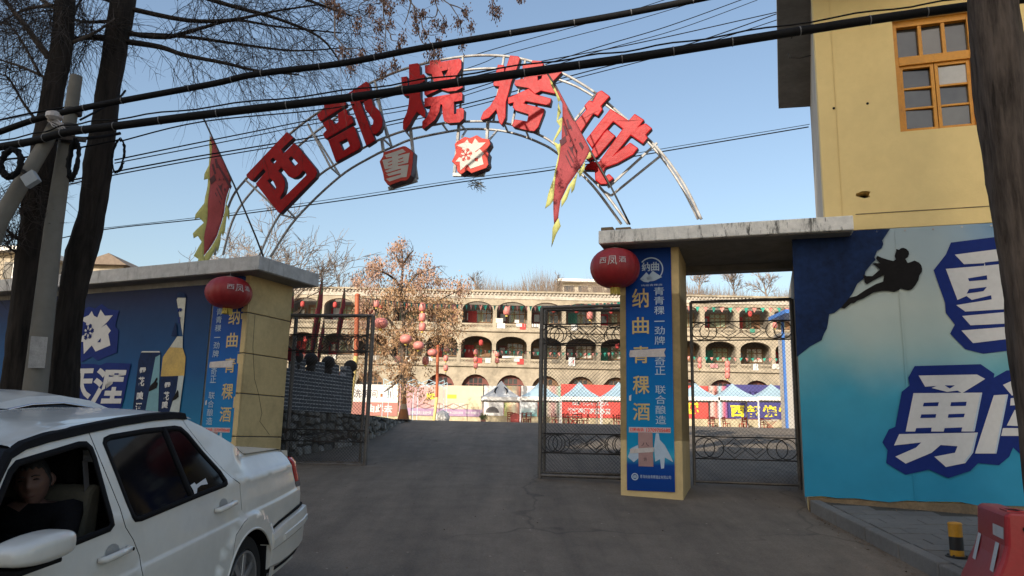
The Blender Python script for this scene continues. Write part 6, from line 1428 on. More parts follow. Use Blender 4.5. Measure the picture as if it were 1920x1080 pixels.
# ---------------------------------------------------------------- traffic cone
cp = at_y(757, 793, 21.5); cz = max(G(21.5), 1.6)
cp = V((at_y(757, 770, 20.2).x, 20.2, ZTOP + .012)); ch2 = (793 - 752) / FPX * 20.2
cn = thing('traffic_cone', 'worn orange traffic cone on the far end of the rubble wall', 'cone', cp)
MT['cone'] = M('cone_orange', (.30, .10, .02), .7, .3, 5, .1, 40, dirt=(.10, .06, .03), dirt_amt=.7, dirt_scale=4); MT['cone2'] = M('cone_band', (.36, .26, .15), .6, .25, 8)
for nm, a, b, m in (('body', 0, .45, 'cone'), ('band', .45, .68, 'cone2'), ('tip', .68, 1, 'cone')): obj(nm, MB().lathe([(lerp(.155, .028, a), .03 + ch2 * a), (lerp(.155, .028, b), .03 + ch2 * b)], cp, 20), MT[m], cn, smooth=True, sharp=40)
obj('base', MB().box(cp + V((0, 0, .016)), (.38, .38, .03)), MT['iron'], cn, bevel=.01)
# ---------------------------------------------------------------- far cave-house building
YF = 71.0
MT['cave'] = M('weathered_stone_render', (.375, .318, .235), .95, .24, .5, .4, 6, dirt=(.10, .085, .06), dirt_amt=.75, dirt_scale=.45)
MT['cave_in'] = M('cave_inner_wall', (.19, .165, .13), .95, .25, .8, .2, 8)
MT['brickband'] = M('pale_brick_band', (.44, .40, .34), .95, .3, 9, .5, 12, dirt=(.18, .14, .1), dirt_amt=.6, dirt_scale=1.5)
MT['redwood'] = M('red_brown_wood', (.16, .05, .04), .7, .3, 2, .1)
MT['brownwood'] = M('brown_wood', (.20, .11, .055), .7, .3, 2, .1)
MT['farpane'] = glass_mat('far_pane', (.035, .035, .035), .1)
MT['curtain'] = M('green_curtain', (.26, .30, .20), .8, .15, 3); MT['curtain2'] = M('white_curtain', (.55, .53, .48), .8, .15, 3)
zf = lambda y, x=960: at_y(x, y, YF).z
BX = [at_y(960 + 65 * k, 600, YF).x for k in range(-9, 10)]; PIT = BX[1] - BX[0]
ZTOPF, ZBR = zf(549), zf(566) + .25
OW = PIT * .445
ROWS = [(zf(618), zf(607), zf(566)), (zf(684), zf(673), zf(631))]      # floor, rail top, crown
G3 = (1.5, zf(703))
YG = G(YF)
fb = thing('cave_house', 'three storey arcaded stone cave house in full sun beyond the yard', 'building', V((0, YF, YG)))
x0, x1 = BX[0] - PIT * .6, BX[-1] + PIT * .6
def arch_hole(cx, zb_, zc, hw, rise, n=10): return [(cx - hw, zb_), (cx + hw, zb_)] + [(cx + hw * math.cos(math.pi * i / n), zc - rise + rise * math.sin(math.pi * i / n)) for i in range(n + 1)]
holes = []
for cx in BX:
    for (zfl, zr_, zc) in ROWS: holes.append(arch_hole(cx, zfl + .02, zc, OW, .75))
    holes.append(arch_hole(cx, YG + .1, G3[1], OW * .92, OW * .95))
obj('facade', MB().prism([(x0, YG - .3), (x1, YG - .3), (x1, ZBR), (x0, ZBR)], lambda x, z, d: V((x, YF + d, z)), .55, 0, holes), MT['cave'], fb)
obj('cornice_band', MB().box(V(((x0 + x1) / 2, YF + .24, (ZBR + ZTOPF) / 2 + .002)), (x1 - x0, .6, ZTOPF - ZBR - .004)), MT['brickband'], fb)
obj('coping', MB().box(V(((x0 + x1) / 2, YF + .2, ZTOPF + .08)), (x1 - x0 + .1, .9, .16)), MT['cave'], fb)
# toothed course of bricks under the coping
mb = MB(); x = x0
while x < x1: mb.box(V((x, YF - .12, ZTOPF - .12)), (.16, .12, .18)); x += .34
obj('brick_teeth', mb, MT['brickband'], fb, kind='stuff', fix=False)
for (zfl, zr_, zc) in ROWS: obj('floor_ledge', MB().box(V(((x0 + x1) / 2, YF - .08, zfl - .13)), (x1 - x0, .17, .22)), MT['cave'], fb, bevel=.03)
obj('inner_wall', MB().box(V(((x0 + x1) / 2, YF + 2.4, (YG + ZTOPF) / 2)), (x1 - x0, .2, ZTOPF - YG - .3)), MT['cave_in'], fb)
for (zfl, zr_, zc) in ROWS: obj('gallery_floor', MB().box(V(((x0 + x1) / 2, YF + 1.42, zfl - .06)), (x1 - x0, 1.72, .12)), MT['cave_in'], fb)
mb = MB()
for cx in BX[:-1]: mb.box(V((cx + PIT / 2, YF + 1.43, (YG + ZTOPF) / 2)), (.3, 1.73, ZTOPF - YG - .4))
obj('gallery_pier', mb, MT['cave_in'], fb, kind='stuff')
# one balustrade, window and door, then copies bay by bay
def copy_part(o, dx, dz, mat=None):
    c = o.copy(); COL.objects.link(c); c.location = o.location + V((dx, 0, dz)); ORG[c.name] = world_of(o)
    for ch in list(o.children):
        k = ch.copy(); COL.objects.link(k); k.parent = c
    if mat:
        c.data = c.data.copy(); c.data.materials[0] = mat
    return c
zfl, zr_, zc = ROWS[0]; cx = BX[9]
mb = MB(); H = zr_ - zfl
mb.box(V((cx, YF + .12, zr_ - .07)), (OW * 2, .18, .14)); mb.box(V((cx, YF + .12, zfl + .09)), (OW * 2, .18, .16))
for k in range(11):
    xx = cx - OW + (k + .5) * OW * 2 / 11; w_ = OW * 2 / 11
    mb.bar(V((xx - w_ / 2, YF + .12, zfl + .17)), V((xx + w_ / 2, YF + .12, zr_ - .14)), .07, .12, V((0, 1, 0))); mb.bar(V((xx - w_ / 2, YF + .12, zr_ - .14)), V((xx + w_ / 2, YF + .12, zfl + .17)), .07, .12, V((0, 1, 0)))
bal = obj('balustrade', mb, MT['cave'], fb)
wz0, wz1 = zfl + .95, zfl + 2.25
wx = cx + .45
wn = obj('window', MB().box(V((wx, YF + 2.28, (wz0 + wz1) / 2)), (1.5, .04, wz1 - wz0)), MT['farpane'], fb)
mb = MB()
for a in (-.75, -.25, .25, .75): mb.box(V((wx + a, YF + 2.24, (wz0 + wz1) / 2)), (.08, .06, wz1 - wz0))
for b in (wz0, wz0 + .85, wz1): mb.box(V((wx, YF + 2.235, b)), (1.58, .05, .08))
obj('window_frame', mb, MT['brownwood'], wn)
obj('curtain', MB().box(V((wx - .3, YF + 2.252, (wz0 + wz1) / 2 - .1)), (.5, .01, wz1 - wz0 - .3)), MT['curtain'], wn)
dr = obj('door', MB().box(V((cx - .85, YF + 2.26, zfl + 1.0)), (.8, .07, 2.0)), MT['redwood'], fb)
obj('door_panel', MB().box(V((cx - .85, YF + 2.21, zfl + 1.45)), (.5, .03, .7)), MT['farpane'], dr)
rnb = random.Random(3)
for r, (zf_, _, _) in enumerate(ROWS):
    for k, bx_ in enumerate(BX):
        if r == 0 and k == 9: continue
        dx, dz = bx_ - cx, zf_ - zfl
        copy_part(bal, dx, dz); c = copy_part(wn, dx + rnb.uniform(-.1, .1), dz, rnb.choice([None, MT['curtain'], MT['curtain2'], MT['brownwood'], MT['farpane']])); copy_part(dr, dx, dz, rnb.choice([None, None, MT['brownwood'], MT['red_cloth']]))
# ground floor arched windows
n = 12; hw = OW * .92; rise = OW * .95; zs = G3[1] - rise
aw = obj('arched_window', MB().prism(arch_hole(cx, YG + .1, G3[1], hw, rise), lambda x, z, d: V((x, YF + d, z)), .5, .44), MT['redwood'], fb)
mb = MB()
for i in range(5):
    for j in range(5):
        a = cx - hw * .8 + (i + .5) * hw * 1.6 / 5; b = zs - 1.4 + j * .55
        if ((a - cx) / hw) ** 2 + (max(0, b + .2 - zs) / rise) ** 2 < .75: mb.box(V((a, YF + .435, b)), (hw * 1.6 / 5 - .08, .02, .47))
obj('window_panes', mb, MT['farpane'], aw)
for k, bx_ in enumerate(BX):
    if k != 9: copy_part(aw, bx_ - cx, 0, rnb.choice([None, None, MT['brownwood']]))
# curtains hung at the doors, cloths thrown over the railings
MT['cur_red'] = M('red_door_curtain', (.40, .05, .045), .85, .25, 3); MT['cur_green'] = M('green_door_curtain', (.05, .22, .15), .85, .25, 3)
for r, (zf_, zr2, _) in enumerate(ROWS):
    for k, bx_ in enumerate(BX):
        if rnb.random() < .6:
            x = bx_ - .85 + rnb.uniform(-.1, .3); mb = MB().grid(lambda s, t: V((x + lerp(-.42, .42, s), YF + 2.15 + .03 * math.sin(s * 14), zf_ + lerp(.1, 2.0, t))), 8, 2)
            obj('door_curtain', mb, MT[rnb.choice(['cur_red', 'cur_red', 'cur_green', 'curtain2', 'curtain'])], fb, smooth=True, fix=False)
        for q in range(rnb.choice([0, 1, 1, 2, 3])):
            x = bx_ + rnb.uniform(-1.1, 1.1); w_ = rnb.uniform(.12, .4); h_ = rnb.uniform(.25, .6); mb = MB().grid(lambda s, t: V((x + lerp(-w_, w_, s), YF - .02 + .02 * math.sin(s * 9), zr2 + .03 - h_ * t)), 5, 2)
            obj('railing_cloth', mb, MT[rnb.choice(['cur_red', 'print_white', 'cur_green', 'curtain2'] if 'pen' in MT else ['cur_red', 'print_white', 'cur_green', 'curtain2', 'cave_in', 'redwood'])], fb, smooth=True, fix=False)
        if rnb.random() < .5:
            x = bx_ + rnb.uniform(-.9, .9); mb = MB().lathe([(.10, -.28), (.2, -.16), (.2, .16), (.10, .28)], V((x, YF + .3, zf_ + 2.0)), 10); obj('gallery_lantern', mb, MT['cur_red'], fb, smooth=True)
# cloths, boxes on the galleries
def lying(label, px0, py0, px1, py1, Y, mat, cat, name, depth=.05, group=None):
    a = at_y(px0, py0, Y); b = at_y(px1, py1, Y)
    if depth > .08: mb = MB().box((a + b) / 2, (abs(b.x - a.x), depth, abs(a.z - b.z)))
    else: mb = MB().grid(lambda s, t: V((lerp(a.x, b.x, s), Y + .05 * math.sin(s * 8 + t * 3), lerp(a.z, b.z, t))), 8, 4)
    return tag(obj(name, mb, MT[mat] if isinstance(mat, str) else mat, smooth=depth <= .08), label, cat, group)
lying('white box on the top gallery railing, third bay right of the orange tree', 930, 597, 943, 606, YF + .1, 'curtain2', 'box', 'box', .3)
lying('small white box on the top gallery railing below the green curtain', 965, 600, 973, 606, YF + .1, 'curtain2', 'box', 'box', .3)
lying('long pale cloth strip along the middle gallery railing', 942, 667, 979, 672, YF - .03, 'curtain2', 'cloth', 'cloth')
lying('white laundry hanging over the middle railing seen through the main gate leaf', 1066, 670, 1078, 686, YF - .05, 'print_white', 'laundry', 'laundry')
lying('white triangular cloth on the middle railing near the blue post', 1412, 682, 1422, 698, YF - .05, 'print_white', 'laundry', 'laundry')
lying('pale bundle of laundry over the middle railing at the far right bay', 1448, 682, 1464, 692, YF - .05, 'curtain2', 'laundry', 'laundry')
lying('faded pink quilt over the middle railing behind the hanging lanterns', 1332, 682, 1346, 690, YF - .05, M('pink_quilt', (.45, .2, .2), .8), 'laundry', 'laundry')
# ---------------------------------------------------------------- hill and scrub above it
mb = MB(); hx_ = [-160 + 8 * i for i in range(41)]; hy = [73.7, 75, 80, 90, 110, 150, 220]
hillz = lambda x, y: ZTOPF - .35 + (min(y, 110) - 73.7) * .185 + .5 * math.sin(x * .13) + .3 * math.sin(x * .41 + 1) - max(0, abs(x) - 45) * .07 if y > 74 else ZTOPF - .4
for y in hy:
    for x in hx_: mb.v.append(V((x, y, hillz(x, y))))
m_ = len(hx_); mb.f = [(i * m_ + j, i * m_ + j + 1, (i + 1) * m_ + j + 1, (i + 1) * m_ + j) for i in range(len(hy) - 1) for j in range(m_ - 1)]
k = len(mb.v); mb.v += [V((x, 73.7, 2.0)) for x in hx_]; mb.f += [(j, j + 1, k + j + 1, k + j) for j in range(m_ - 1)]
obj('hill', mb, M('dry_hill', (.22, .17, .115), .95, .3, .5, .4, 6), smooth=True, kind='structure', fix=False)
mb = MB(); rs = random.Random(11)
for k in range(9000):
    x = rs.uniform(-40, 46); y = rs.uniform(74.5, 82); z = hillz(x, y); h = rs.uniform(.6, 2.0) * (1 + .8 * math.sin(x * .5) ** 2 * (1 if -6 < x < 10 else .45)); w = rs.uniform(.012, .03)
    d = V((rs.uniform(-.35, .35), rs.uniform(-.3, .3), 1)); mb.add([V((x - w, y, z)), V((x + w, y, z)), V((x, y, z)) + d * h], [(0, 1, 2)])
    if k % 2:
        p = V((x, y, z)) + d * h * .5; mb.add([p, p + V((w, 0, w)), p + V((rs.uniform(-.5, .5), 0, rs.uniform(.2, .6)))], [(0, 1, 2)])
tag(obj('scrub', mb, M('dry_scrub', (.17, .13, .10), .95, .3, .8, 0), fix=False), 'dry leafless scrub covering the hill above the cave house', 'scrub', kind='stuff')
# ---------------------------------------------------------------- background trees
def bare_tree(name, label, base, h, seed, mat, r0=.12, spread=.55, levels=4, group=None, lean=(0, 0), kids=4, droop=-.03, leaf=None, nleaf=0, twig=1.0):
    rr = random.Random(seed); t = thing(name, label, 'tree', base, group); mbt, mbc, tips = MB(), MB(), []
    def grow(p, d, L, r, lv):
        pts = wander(p, d, L, 5, .10 + .05 * (levels - lv), droop, rr)
        (mbt if lv >= levels - 1 else mbc).tube(pts, [lerp(r, r * .55, i / 5) for i in range(6)], 7 if lv == levels else 4 if lv > 1 else 3, cap=False)
        if lv == 0: tips.append(pts); return
        for k in range(kids + (1 if lv < levels else 2)):
            t_ = rr.uniform(.35 if lv == levels else .25, 1); i = min(4, int(t_ * 5)); q = pts[i].lerp(pts[i + 1], t_ * 5 - i)
            ax = (pts[i + 1] - pts[i]).normalized(); o = ax.orthogonal().normalized(); o.rotate(Matrix.Rotation(rr.uniform(0, 6.283), 3, ax))
            grow(q, ax * (1 - spread * .45) + o * spread * rr.uniform(.7, 1.2), L * rr.uniform(.45, .68), max(.006 * twig, r * .45 * (1 - .3 * t_)), lv - 1)
    grow(V(base), V((lean[0], lean[1], 1)), h * .52, r0, levels)
    obj('trunk', mbt, mat, t, smooth=True, fix=False); obj('crown', mbc, mat, t, fix=False)
    if leaf:
        mb = MB()
        for k in range(nleaf):
            pts = rr.choice(tips); p = rr.choice(pts) + V((rr.gauss(0, .12), rr.gauss(0, .12), rr.gauss(0, .12))); a = V((rr.uniform(-1, 1), rr.uniform(-1, 1), rr.uniform(-1.5, .3))).normalized() * rr.uniform(.05, .11); b = a.orthogonal().normalized() * a.length * .5
            mb.add([p - a, p + b, p + a, p - b], [(0, 1, 2, 3)])
        obj('leaves', mb, leaf, t, fix=False, kind='stuff')
    return t
MT['tan'] = M('dry_leaf', (.31, .19, .10), .9, .45, 1.2, 0); MT['pinkleaf'] = M('pink_dry_leaf', (.35, .215, .155), .9, .35, 1.2, 0)
bt0 = at_y(526, 480, 30); bare_tree('bare_tree', 'pale leafless tree in sun behind the left gate roof, seen through the arch foot', V((bt0.x, 30, G(30))), 10.2, 21, MT['pale_twig'], .15, .6, 4, kids=4, droop=-.02, twig=2.0)
bt1 = at_y(400, 480, 34); bare_tree('bare_tree', 'smaller pale leafless tree behind the left gate roof beside the left flag', V((bt1.x, 34, G(34))), 9.6, 5, MT['pale_twig'], .12, .55, 4, kids=4, twig=2.2)
for i, (px, top, Y, sd, lab) in enumerate([(606, 478, 76, 31, 'small bare tree on the hill top just right of the left gate roof'), (637, 470, 77, 32, 'crooked bare tree on the hill top left of the orange tree'), (672, 490, 78, 33, 'low bare tree on the hill top touching the orange tree'), (1043, 505, 79, 35, 'thin upright bare tree on the hill top by the pale hilltop house'), (895, 508, 78, 36, 'bushy bare tree on the hill top behind the middle of the cave house'), (575, 480, 80, 37, 'leaning bare tree on the hill top beside the edge of the left gate roof')]):
    b = at_y(px, 548, Y); z = hillz(b.x, Y); bare_tree('bare_tree', lab, V((b.x, Y, z)), at_y(px, top, Y).z - z, sd, MT['pale_twig'] if i % 2 else M('grey_twig', (.12, .10, .09), .9) if i == 0 else bpy.data.materials['grey_twig'], .10, .5, 3, 'bare trees on the hill top', kids=4, twig=3.5)
for px, sd, lab in ((1310, 41, 'leafy brown tree above the side gate, nearest the yellow pillar'), (1375, 42, 'sparse bare tree above the middle of the side gate'), (1440, 43, 'tall twiggy tree above the side gate nearest the advert wall')):
    b = at_y(px, 548, 77); z = hillz(b.x, 77); bare_tree('bare_tree', lab, V((b.x, 77, z)), 4.6 if sd != 43 else 5.6, sd, MT['pale_twig'], .10, .55, 3, 'trees above the side gate', kids=5, twig=3.5, leaf=MT['pinkleaf'], nleaf=240 if sd == 41 else 90)
# the tree with dry orange leaves
YO = 50.0
ob = at_y(755, 770, YO); oz = G(YO)
ot = thing('orange_tree', 'tree with dry orange brown leaves in the yard in front of the cave house', 'tree', V((ob.x, YO, oz)))
P = [V((ob.x, YO, oz - .1))] + [at_y(x, y, YO) for x, y in ((757, 740), (755, 680), (758, 620), (752, 560), (755, 500), (752, 460))]
mb = MB(); mb.tube(smooth_line(P, 4), [lerp(.21, .04, i / (4 * (len(P) - 1))) for i in range(4 * (len(P) - 1) + 1)], 10); obj('trunk', mb, MT['bark2'], ot, smooth=True)
ro = random.Random(8); br = MB()
for pts in ([(757, 545), (735, 520), (712, 508), (690, 505)], [(757, 545), (780, 515), (800, 508), (820, 500)], [(757, 640), (730, 600), (700, 580), (675, 570)], [(757, 620), (790, 590), (820, 565), (860, 545)], [(756, 690), (725, 655), (700, 640), (680, 660)], [(757, 680), (790, 650), (820, 640), (850, 660)], [(755, 700), (740, 720), (720, 735)], [(757, 590), (775, 575), (800, 580), (830, 600)], [(754, 500), (765, 480), (775, 470)], [(754, 500), (742, 480), (735, 470)]):
    Q = smooth_line([at_y(x, y, YO + ro.uniform(-1.6, 1.6) * (i / 3)) for i, (x, y) in enumerate(pts)], 3); br.tube(Q, [lerp(.10, .03, i / (len(Q) - 1)) for i in range(len(Q))], 6); sprig(br, Q, .022, 9, 1.1, .12, ro, 1)
obj('limbs', br, MT['bark2'], ot, fix=False)
la, lb = MB(), MB()
for x, y, rx, ry, nn, hi in [(752, 472, 20, 26, 210, 1), (728, 512, 42, 26, 300, 1), (790, 515, 34, 26, 280, 1), (688, 520, 34, 26, 260, 1), (822, 530, 34, 20, 180, 1), (742, 560, 62, 34, 800, 0), (802, 572, 48, 28, 620, 0), (716, 620, 46, 44, 700, 0), (788, 640, 52, 38, 640, 0), (838, 615, 28, 36, 360, 0), (742, 690, 48, 40, 420, 0), (678, 590, 22, 44, 240, 1), (862, 548, 22, 16, 140, 1), (690, 680, 30, 30, 160, 0), (770, 735, 40, 20, 120, 0), (850, 580, 20, 24, 160, 0)]:
    # leaves hang in clumps, so gaps stay between them
    for c in range(max(4, int(nn / 16))):
        cx_, cy_ = x + ro.gauss(0, .5) * rx, y + ro.gauss(0, .5) * ry; cY = YO + ro.gauss(0, .9)
        for k in range(52):
            p = at_y(cx_ + ro.gauss(0, 5.4), cy_ + ro.gauss(0, 7), cY + ro.gauss(0, .2)); a = V((ro.uniform(-.7, .7), ro.uniform(-.7, .7), ro.uniform(-1.6, .1))).normalized() * ro.uniform(.05, .12); b = a.cross(V((ro.uniform(-1, 1), ro.uniform(-1, 1), .3))).normalized() * a.length * .42
            (lb if hi and ro.random() < .8 or ro.random() < .12 else la).add([p - a, p + b, p + a, p - b], [(0, 1, 2, 3)])
obj('crown', la, MT['tan'], ot, fix=False); obj('upper_crown', lb, MT['pinkleaf'], ot, fix=False)
# ---------------------------------------------------------------- hoardings
YH = 64.0
def hoard(label, px0, px1, py0, py1, mat, loc_name='hoarding'):
    a = at_y(px0, py1, YH); b = at_y(px1, py0, YH); t = thing(loc_name, label, 'hoarding', V(((a.x + b.x) / 2, YH, a.z)), 'hoardings along the yard')
    F = Frame((0, YH, 0), (1, 0, 0), (0, -1, 0)); obj('panel', MB().fbox(F, a.x, b.x, a.z, b.z, -.06, 0), mat, t)
    return t, F
def hflat(t, F, name, px0, py0, px1, py1, mat, k=.01): a = at_y(px0, py1, YH); b = at_y(px1, py0, YH); obj(name, MB().add([F.at(a.x, a.z, k), F.at(b.x, a.z, k), F.at(b.x, b.z, k), F.at(a.x, b.z, k)], [(0, 1, 2, 3)]), mat, t, fix=False)
def htext(t, F, s, px0, py0, px1, py1, mat, bold=.02, k=.02): a = at_y(px0, py1, YH); b = at_y(px1, py0, YH); mb = MB(); text_box(mb, s, F, a.x, a.z, b.x, b.z, k, bold); obj('lettering', mb, mat, t, fix=False)
MT['h_white'] = M('hoard_white', (.72, .70, .66), .6, .06, 1, 0); MT['h_brown'] = M('hoard_brown', (.36, .15, .12), .6, .1, 1, 0); MT['h_red'] = M('hoard_red', (.60, .075, .06), .6, .1, 1, 0); MT['h_navy'] = M('hoard_navy', (.06, .055, .20), .6, .1, 1, 0)
MT['h_yellow'] = M('hoard_yellow', (.80, .66, .04), .6, .08, 1, 0); MT['h_pink'] = gradient_mat('hoard_pink', 0, [(0, (.46, .25, .30)), (.4, (.54, .33, .32)), (.7, (.66, .46, .36)), (1, (.72, .60, .40))], .6, uneven=.25, nscale=.4); MT['h_teal'] = M('hoard_teal', (.28, .50, .52), .6, .2, .5, 0); MT['h_purple'] = M('hoard_purple', (.34, .22, .34), .6, .2, 1, 0)
h1, F1 = hoard('white and brown toilet direction hoarding beside the left gate leaf', 640, 747, 722, 778, MT['h_white'])
hflat(h1, F1, 'lower_half', 640, 755, 746, 778, MT['h_brown']); htext(h1, F1, '洗手间', 663, 731, 708, 745, MT['char_edge'], .0); htext(h1, F1, '由此去', 688, 759, 736, 773, MT['print_white'], .04)
hflat(h1, F1, 'figure_print', 713, 738, 718, 744, MT['cone']); hflat(h1, F1, 'figure_print', 727, 733, 729, 747, MT['char_edge']); hflat(h1, F1, 'figure_print', 731, 734, 733, 746, MT['char_edge'])
h2, F2 = hoard('long pink to yellow liquor hoarding behind the orange tree', 747.5, 906, 724, 778, MT['h_pink'])
hflat(h2, F2, 'purple_band', 748, 768, 905, 778, MT['h_purple']); htext(h2, F2, '渭南区飞凤酒业总代理', 768, 771, 809, 776.5, MT['print_white'], .02); htext(h2, F2, '热线 0914-2201018', 822, 771, 868, 776, MT['print_white'], .02); htext(h2, F2, '地址 市场路口', 873, 772, 898, 776.5, MT['print_white'], .02)
htext(h2, F2, '人生得意', 812, 758, 835, 766, MT['h_white'], .0); htext(h2, F2, '西凤', 846, 757, 872, 766, MT['h_white'], .0); hflat(h2, F2, 'cloud_print', 800, 738, 815, 748, MT['h_yellow']); hflat(h2, F2, 'cloud_print', 838, 740, 856, 747, MT['h_yellow'])
h3, F3 = hoard('white hoarding with grey round mark under the first tent', 906.5, 945, 724, 779, MT['h_white'])
c_ = at_y(923, 774, YH); obj('round_mark', MB().add([F3.at(c_.x + .55 * math.cos(k * .2618), c_.z + .5 * math.sin(k * .2618), .01) for k in range(13)], [tuple(range(13))]), MT['tail_grey'], h3, fix=False)
h4, F4 = hoard('bright hoarding with green and yellow picture behind the red chairs', 945.5, 976, 724, 780, gradient_mat('hoard_picture', 0, [(0, (.45, .55, .2)), (.35, (.7, .5, .3)), (.6, (.75, .7, .5)), (1, (.6, .2, .15))], .6))
h5, F5 = hoard('white hoarding with teal lower edge left of the main gate leaf', 976.5, 1008, 724, 780, gradient_mat('hoard_white_teal', 2, [(0, (.2, .5, .5)), (.3, (.7, .72, .7)), (1, (.72, .7, .66))], .6))
h6, F6 = hoard('pink hoarding with green stripes seen through the main gate leaf', 1008.5, 1051, 724, 781, gradient_mat('hoard_stripe', 0, [(0, (.6, .15, .12)), (.2, (.3, .45, .3)), (.45, (.6, .5, .4)), (.7, (.55, .3, .28)), (1, (.3, .5, .38))], .6))
h7, F7 = hoard('red hoarding with two lines of white characters behind the blue tents', 1051.5, 1232, 724, 782, MT['h_red'])
htext(h7, F7, '西部烧烤城欢迎您', 1073, 750, 1141, 760, MT['print_white'], .03); htext(h7, F7, '烧烤啤酒凉菜炒菜', 1064, 766, 1145, 776, MT['print_white'], .03)
h8, F8 = hoard('red hoarding ending in a yellow character, left in the side gate', 1232.5, 1328, 724, 783, MT['h_red']); htext(h8, F8, '烧烤城', 1240, 753, 1310, 776, MT['h_yellow'], .05)
h9, F9 = hoard('narrow hoarding with pale blue figures in the side gate', 1328.5, 1364, 724, 783, gradient_mat('hoard_figures', 0, [(0, (.45, .2, .18)), (.2, (.6, .5, .45)), (.4, (.5, .15, .12)), (.6, (.3, .55, .6)), (.8, (.55, .15, .2)), (1, (.1, .08, .3))], .6))
h10, F10 = hoard('dark blue hoarding with big yellow characters in the side gate', 1364.5, 1520, 724, 784, MT['h_navy'])
for ch, a, b in (('西', 1370, 1395), ('部', 1400, 1425), ('烧', 1430, 1456), ('烤', 1460, 1486), ('城', 1490, 1515)): htext(h10, F10, ch, a, 755, b, 782 - 1, MT['h_yellow'], .05)
for o in h10.children:
    if o.name.startswith('lettering'): o.scale.z = .82
# low cream wall under the hoardings
pl = thing('low_wall', 'low cream plastered wall under the hoardings at the far side of the yard', 'wall', V((0, YH, G(YH))))
a = at_y(560, 780, YH); b = at_y(1540, 782, YH)
obj('wall', MB().box(V(((a.x + b.x) / 2, YH + .2, G(YH) + .35)), (b.x - a.x, .3, 1.0)), M('cream_plaster', (.52, .44, .29), .95, .2, .8, .3, 10, dirt=(.22, .17, .1), dirt_amt=.6, dirt_scale=1.2), pl)
# ---------------------------------------------------------------- tents
YT = 59.0
MT['tent_blue'] = M('pale_blue_canvas', (.30, .42, .50), .8, .08, 1, .1, 10); MT['tent_white'] = M('white_canvas', (.62, .62, .60), .8, .06, 1, .1, 10); MT['tent_leg'] = M('tent_leg', (.55, .56, .58), .5, .1)
def tent(label, px, top, mat):
    c = at_y(px, 760, YT); g_ = G(YT); t = thing('gazebo', label, 'gazebo', V((c.x, YT, g_)), 'gazebos in the yard'); w = 1.44; e = at_y(px, 746, YT).z; pk = at_y(px, top, YT).z
    for sx_ in (-1, 1):
        for sy in (-1, 1): obj('leg', MB().bar(V((c.x + sx_ * w, YT + sy * w, g_)), V((c.x + sx_ * w, YT + sy * w, e)), .05), MT['tent_leg'], t)
    mb = MB(); prof = [(1, 0), (.78, .16), (.55, .34), (.34, .55), (.16, .78), (.0, 1)]
    for f, h in prof: mb.v += [V((c.x + sx_ * w * 1.02 * f, YT + sy * w * 1.02 * f, e + (pk - e) * h)) for sx_, sy in ((-1, -1), (1, -1), (1, 1), (-1, 1))]
    mb.f = [(i * 4 + j, i * 4 + (j + 1) % 4, i * 4 + 4 + (j + 1) % 4, i * 4 + 4 + j) for i in range(5) for j in range(4)]
    obj('canopy', mb, mat, t)
    mb = MB(); s_ = 12
    ringp = [V((-1, -1, 0)), V((1, -1, 0)), V((1, 1, 0)), V((-1, 1, 0))]
    for i in range(4):
        p, q = ringp[i], ringp[(i + 1) % 4]
        for k in range(s_):
            m0 = p.lerp(q, k / s_) * w * 1.03; m1 = p.lerp(q, (k + 1) / s_) * w * 1.03; mm = (m0 + m1) / 2; B0 = V((c.x, YT, e))
            mb.add([B0 + m0, B0 + m1, B0 + m1 - V((0, 0, .24)), B0 + mm - V((0, 0, .30)), B0 + m0 - V((0, 0, .24))], [(0, 1, 2, 3, 4)])
    obj('valance', mb, MT['h_white'], t, fix=False); return t, c, e, pk, w
t0, c, e, pk, w = tent('white gazebo with two curved dark marks on its roof, leftmost in the row', 939, 714, MT['tent_white'])
mb = MB()
for s in (-1, 1): mb.tube([V((c.x + s * x, YT - w * y - .03, e + (pk - e) * z)) for x, y, z in ((.22, .36, .62), (.42, .50, .47), (.46, .62, .33), (.38, .76, .20))], [.02, .06, .06, .02], 5)
obj('roof_mark', mb, MT['print_black'], t0)
for i, px in enumerate((1012, 1086, 1160, 1232, 1304, 1374, 1447)):
    tent('pale blue gazebo with white valance, %s' % ('beside the white one, half behind the main gate leaf', 'second right of the white one, behind the gate mesh', 'just left of the yellow pillar, behind the gate mesh', 'hidden mostly behind the yellow pillar', 'nearest the pillar as seen through the side gate', 'in the middle of the side gate', 'nearest the advert wall in the side gate')[i], px, 714.5 + i * .9, MT['tent_blue'])
# bare gazebo frame without its cover
fx0, fx1 = at_y(725, 716, YT + 1).x, at_y(836, 716, YT + 1).x; zt, zl = at_y(780, 712, YT).z, at_y(780, 724, YT).z
gf = thing('bare_gazebo', 'bare pale blue gazebo frame without cover in front of the pink hoarding', 'gazebo', V(((fx0 + fx1) / 2, YT + 1, G(YT))))
MT['frame_blue'] = M('frame_blue', (.36, .52, .60), .5, .1)
for yy in (YT - .4, YT + 2.4):
    for xx in (fx0, (fx0 + fx1) / 2, fx1): obj('leg', MB().bar(V((xx, yy, G(YT))), V((xx, yy, zt)), .045), MT['frame_blue'], gf)
    for k in range(4):
        a = lerp(fx0, fx1, k / 4); b = lerp(fx0, fx1, (k + 1) / 4); obj('scissor_bar', MB().bar(V((a, yy, zl)), V((b, yy, zt)), .045), MT['frame_blue'], gf); obj('scissor_bar', MB().bar(V((a, yy, zt)), V((b, yy, zl)), .045), MT['frame_blue'], gf)
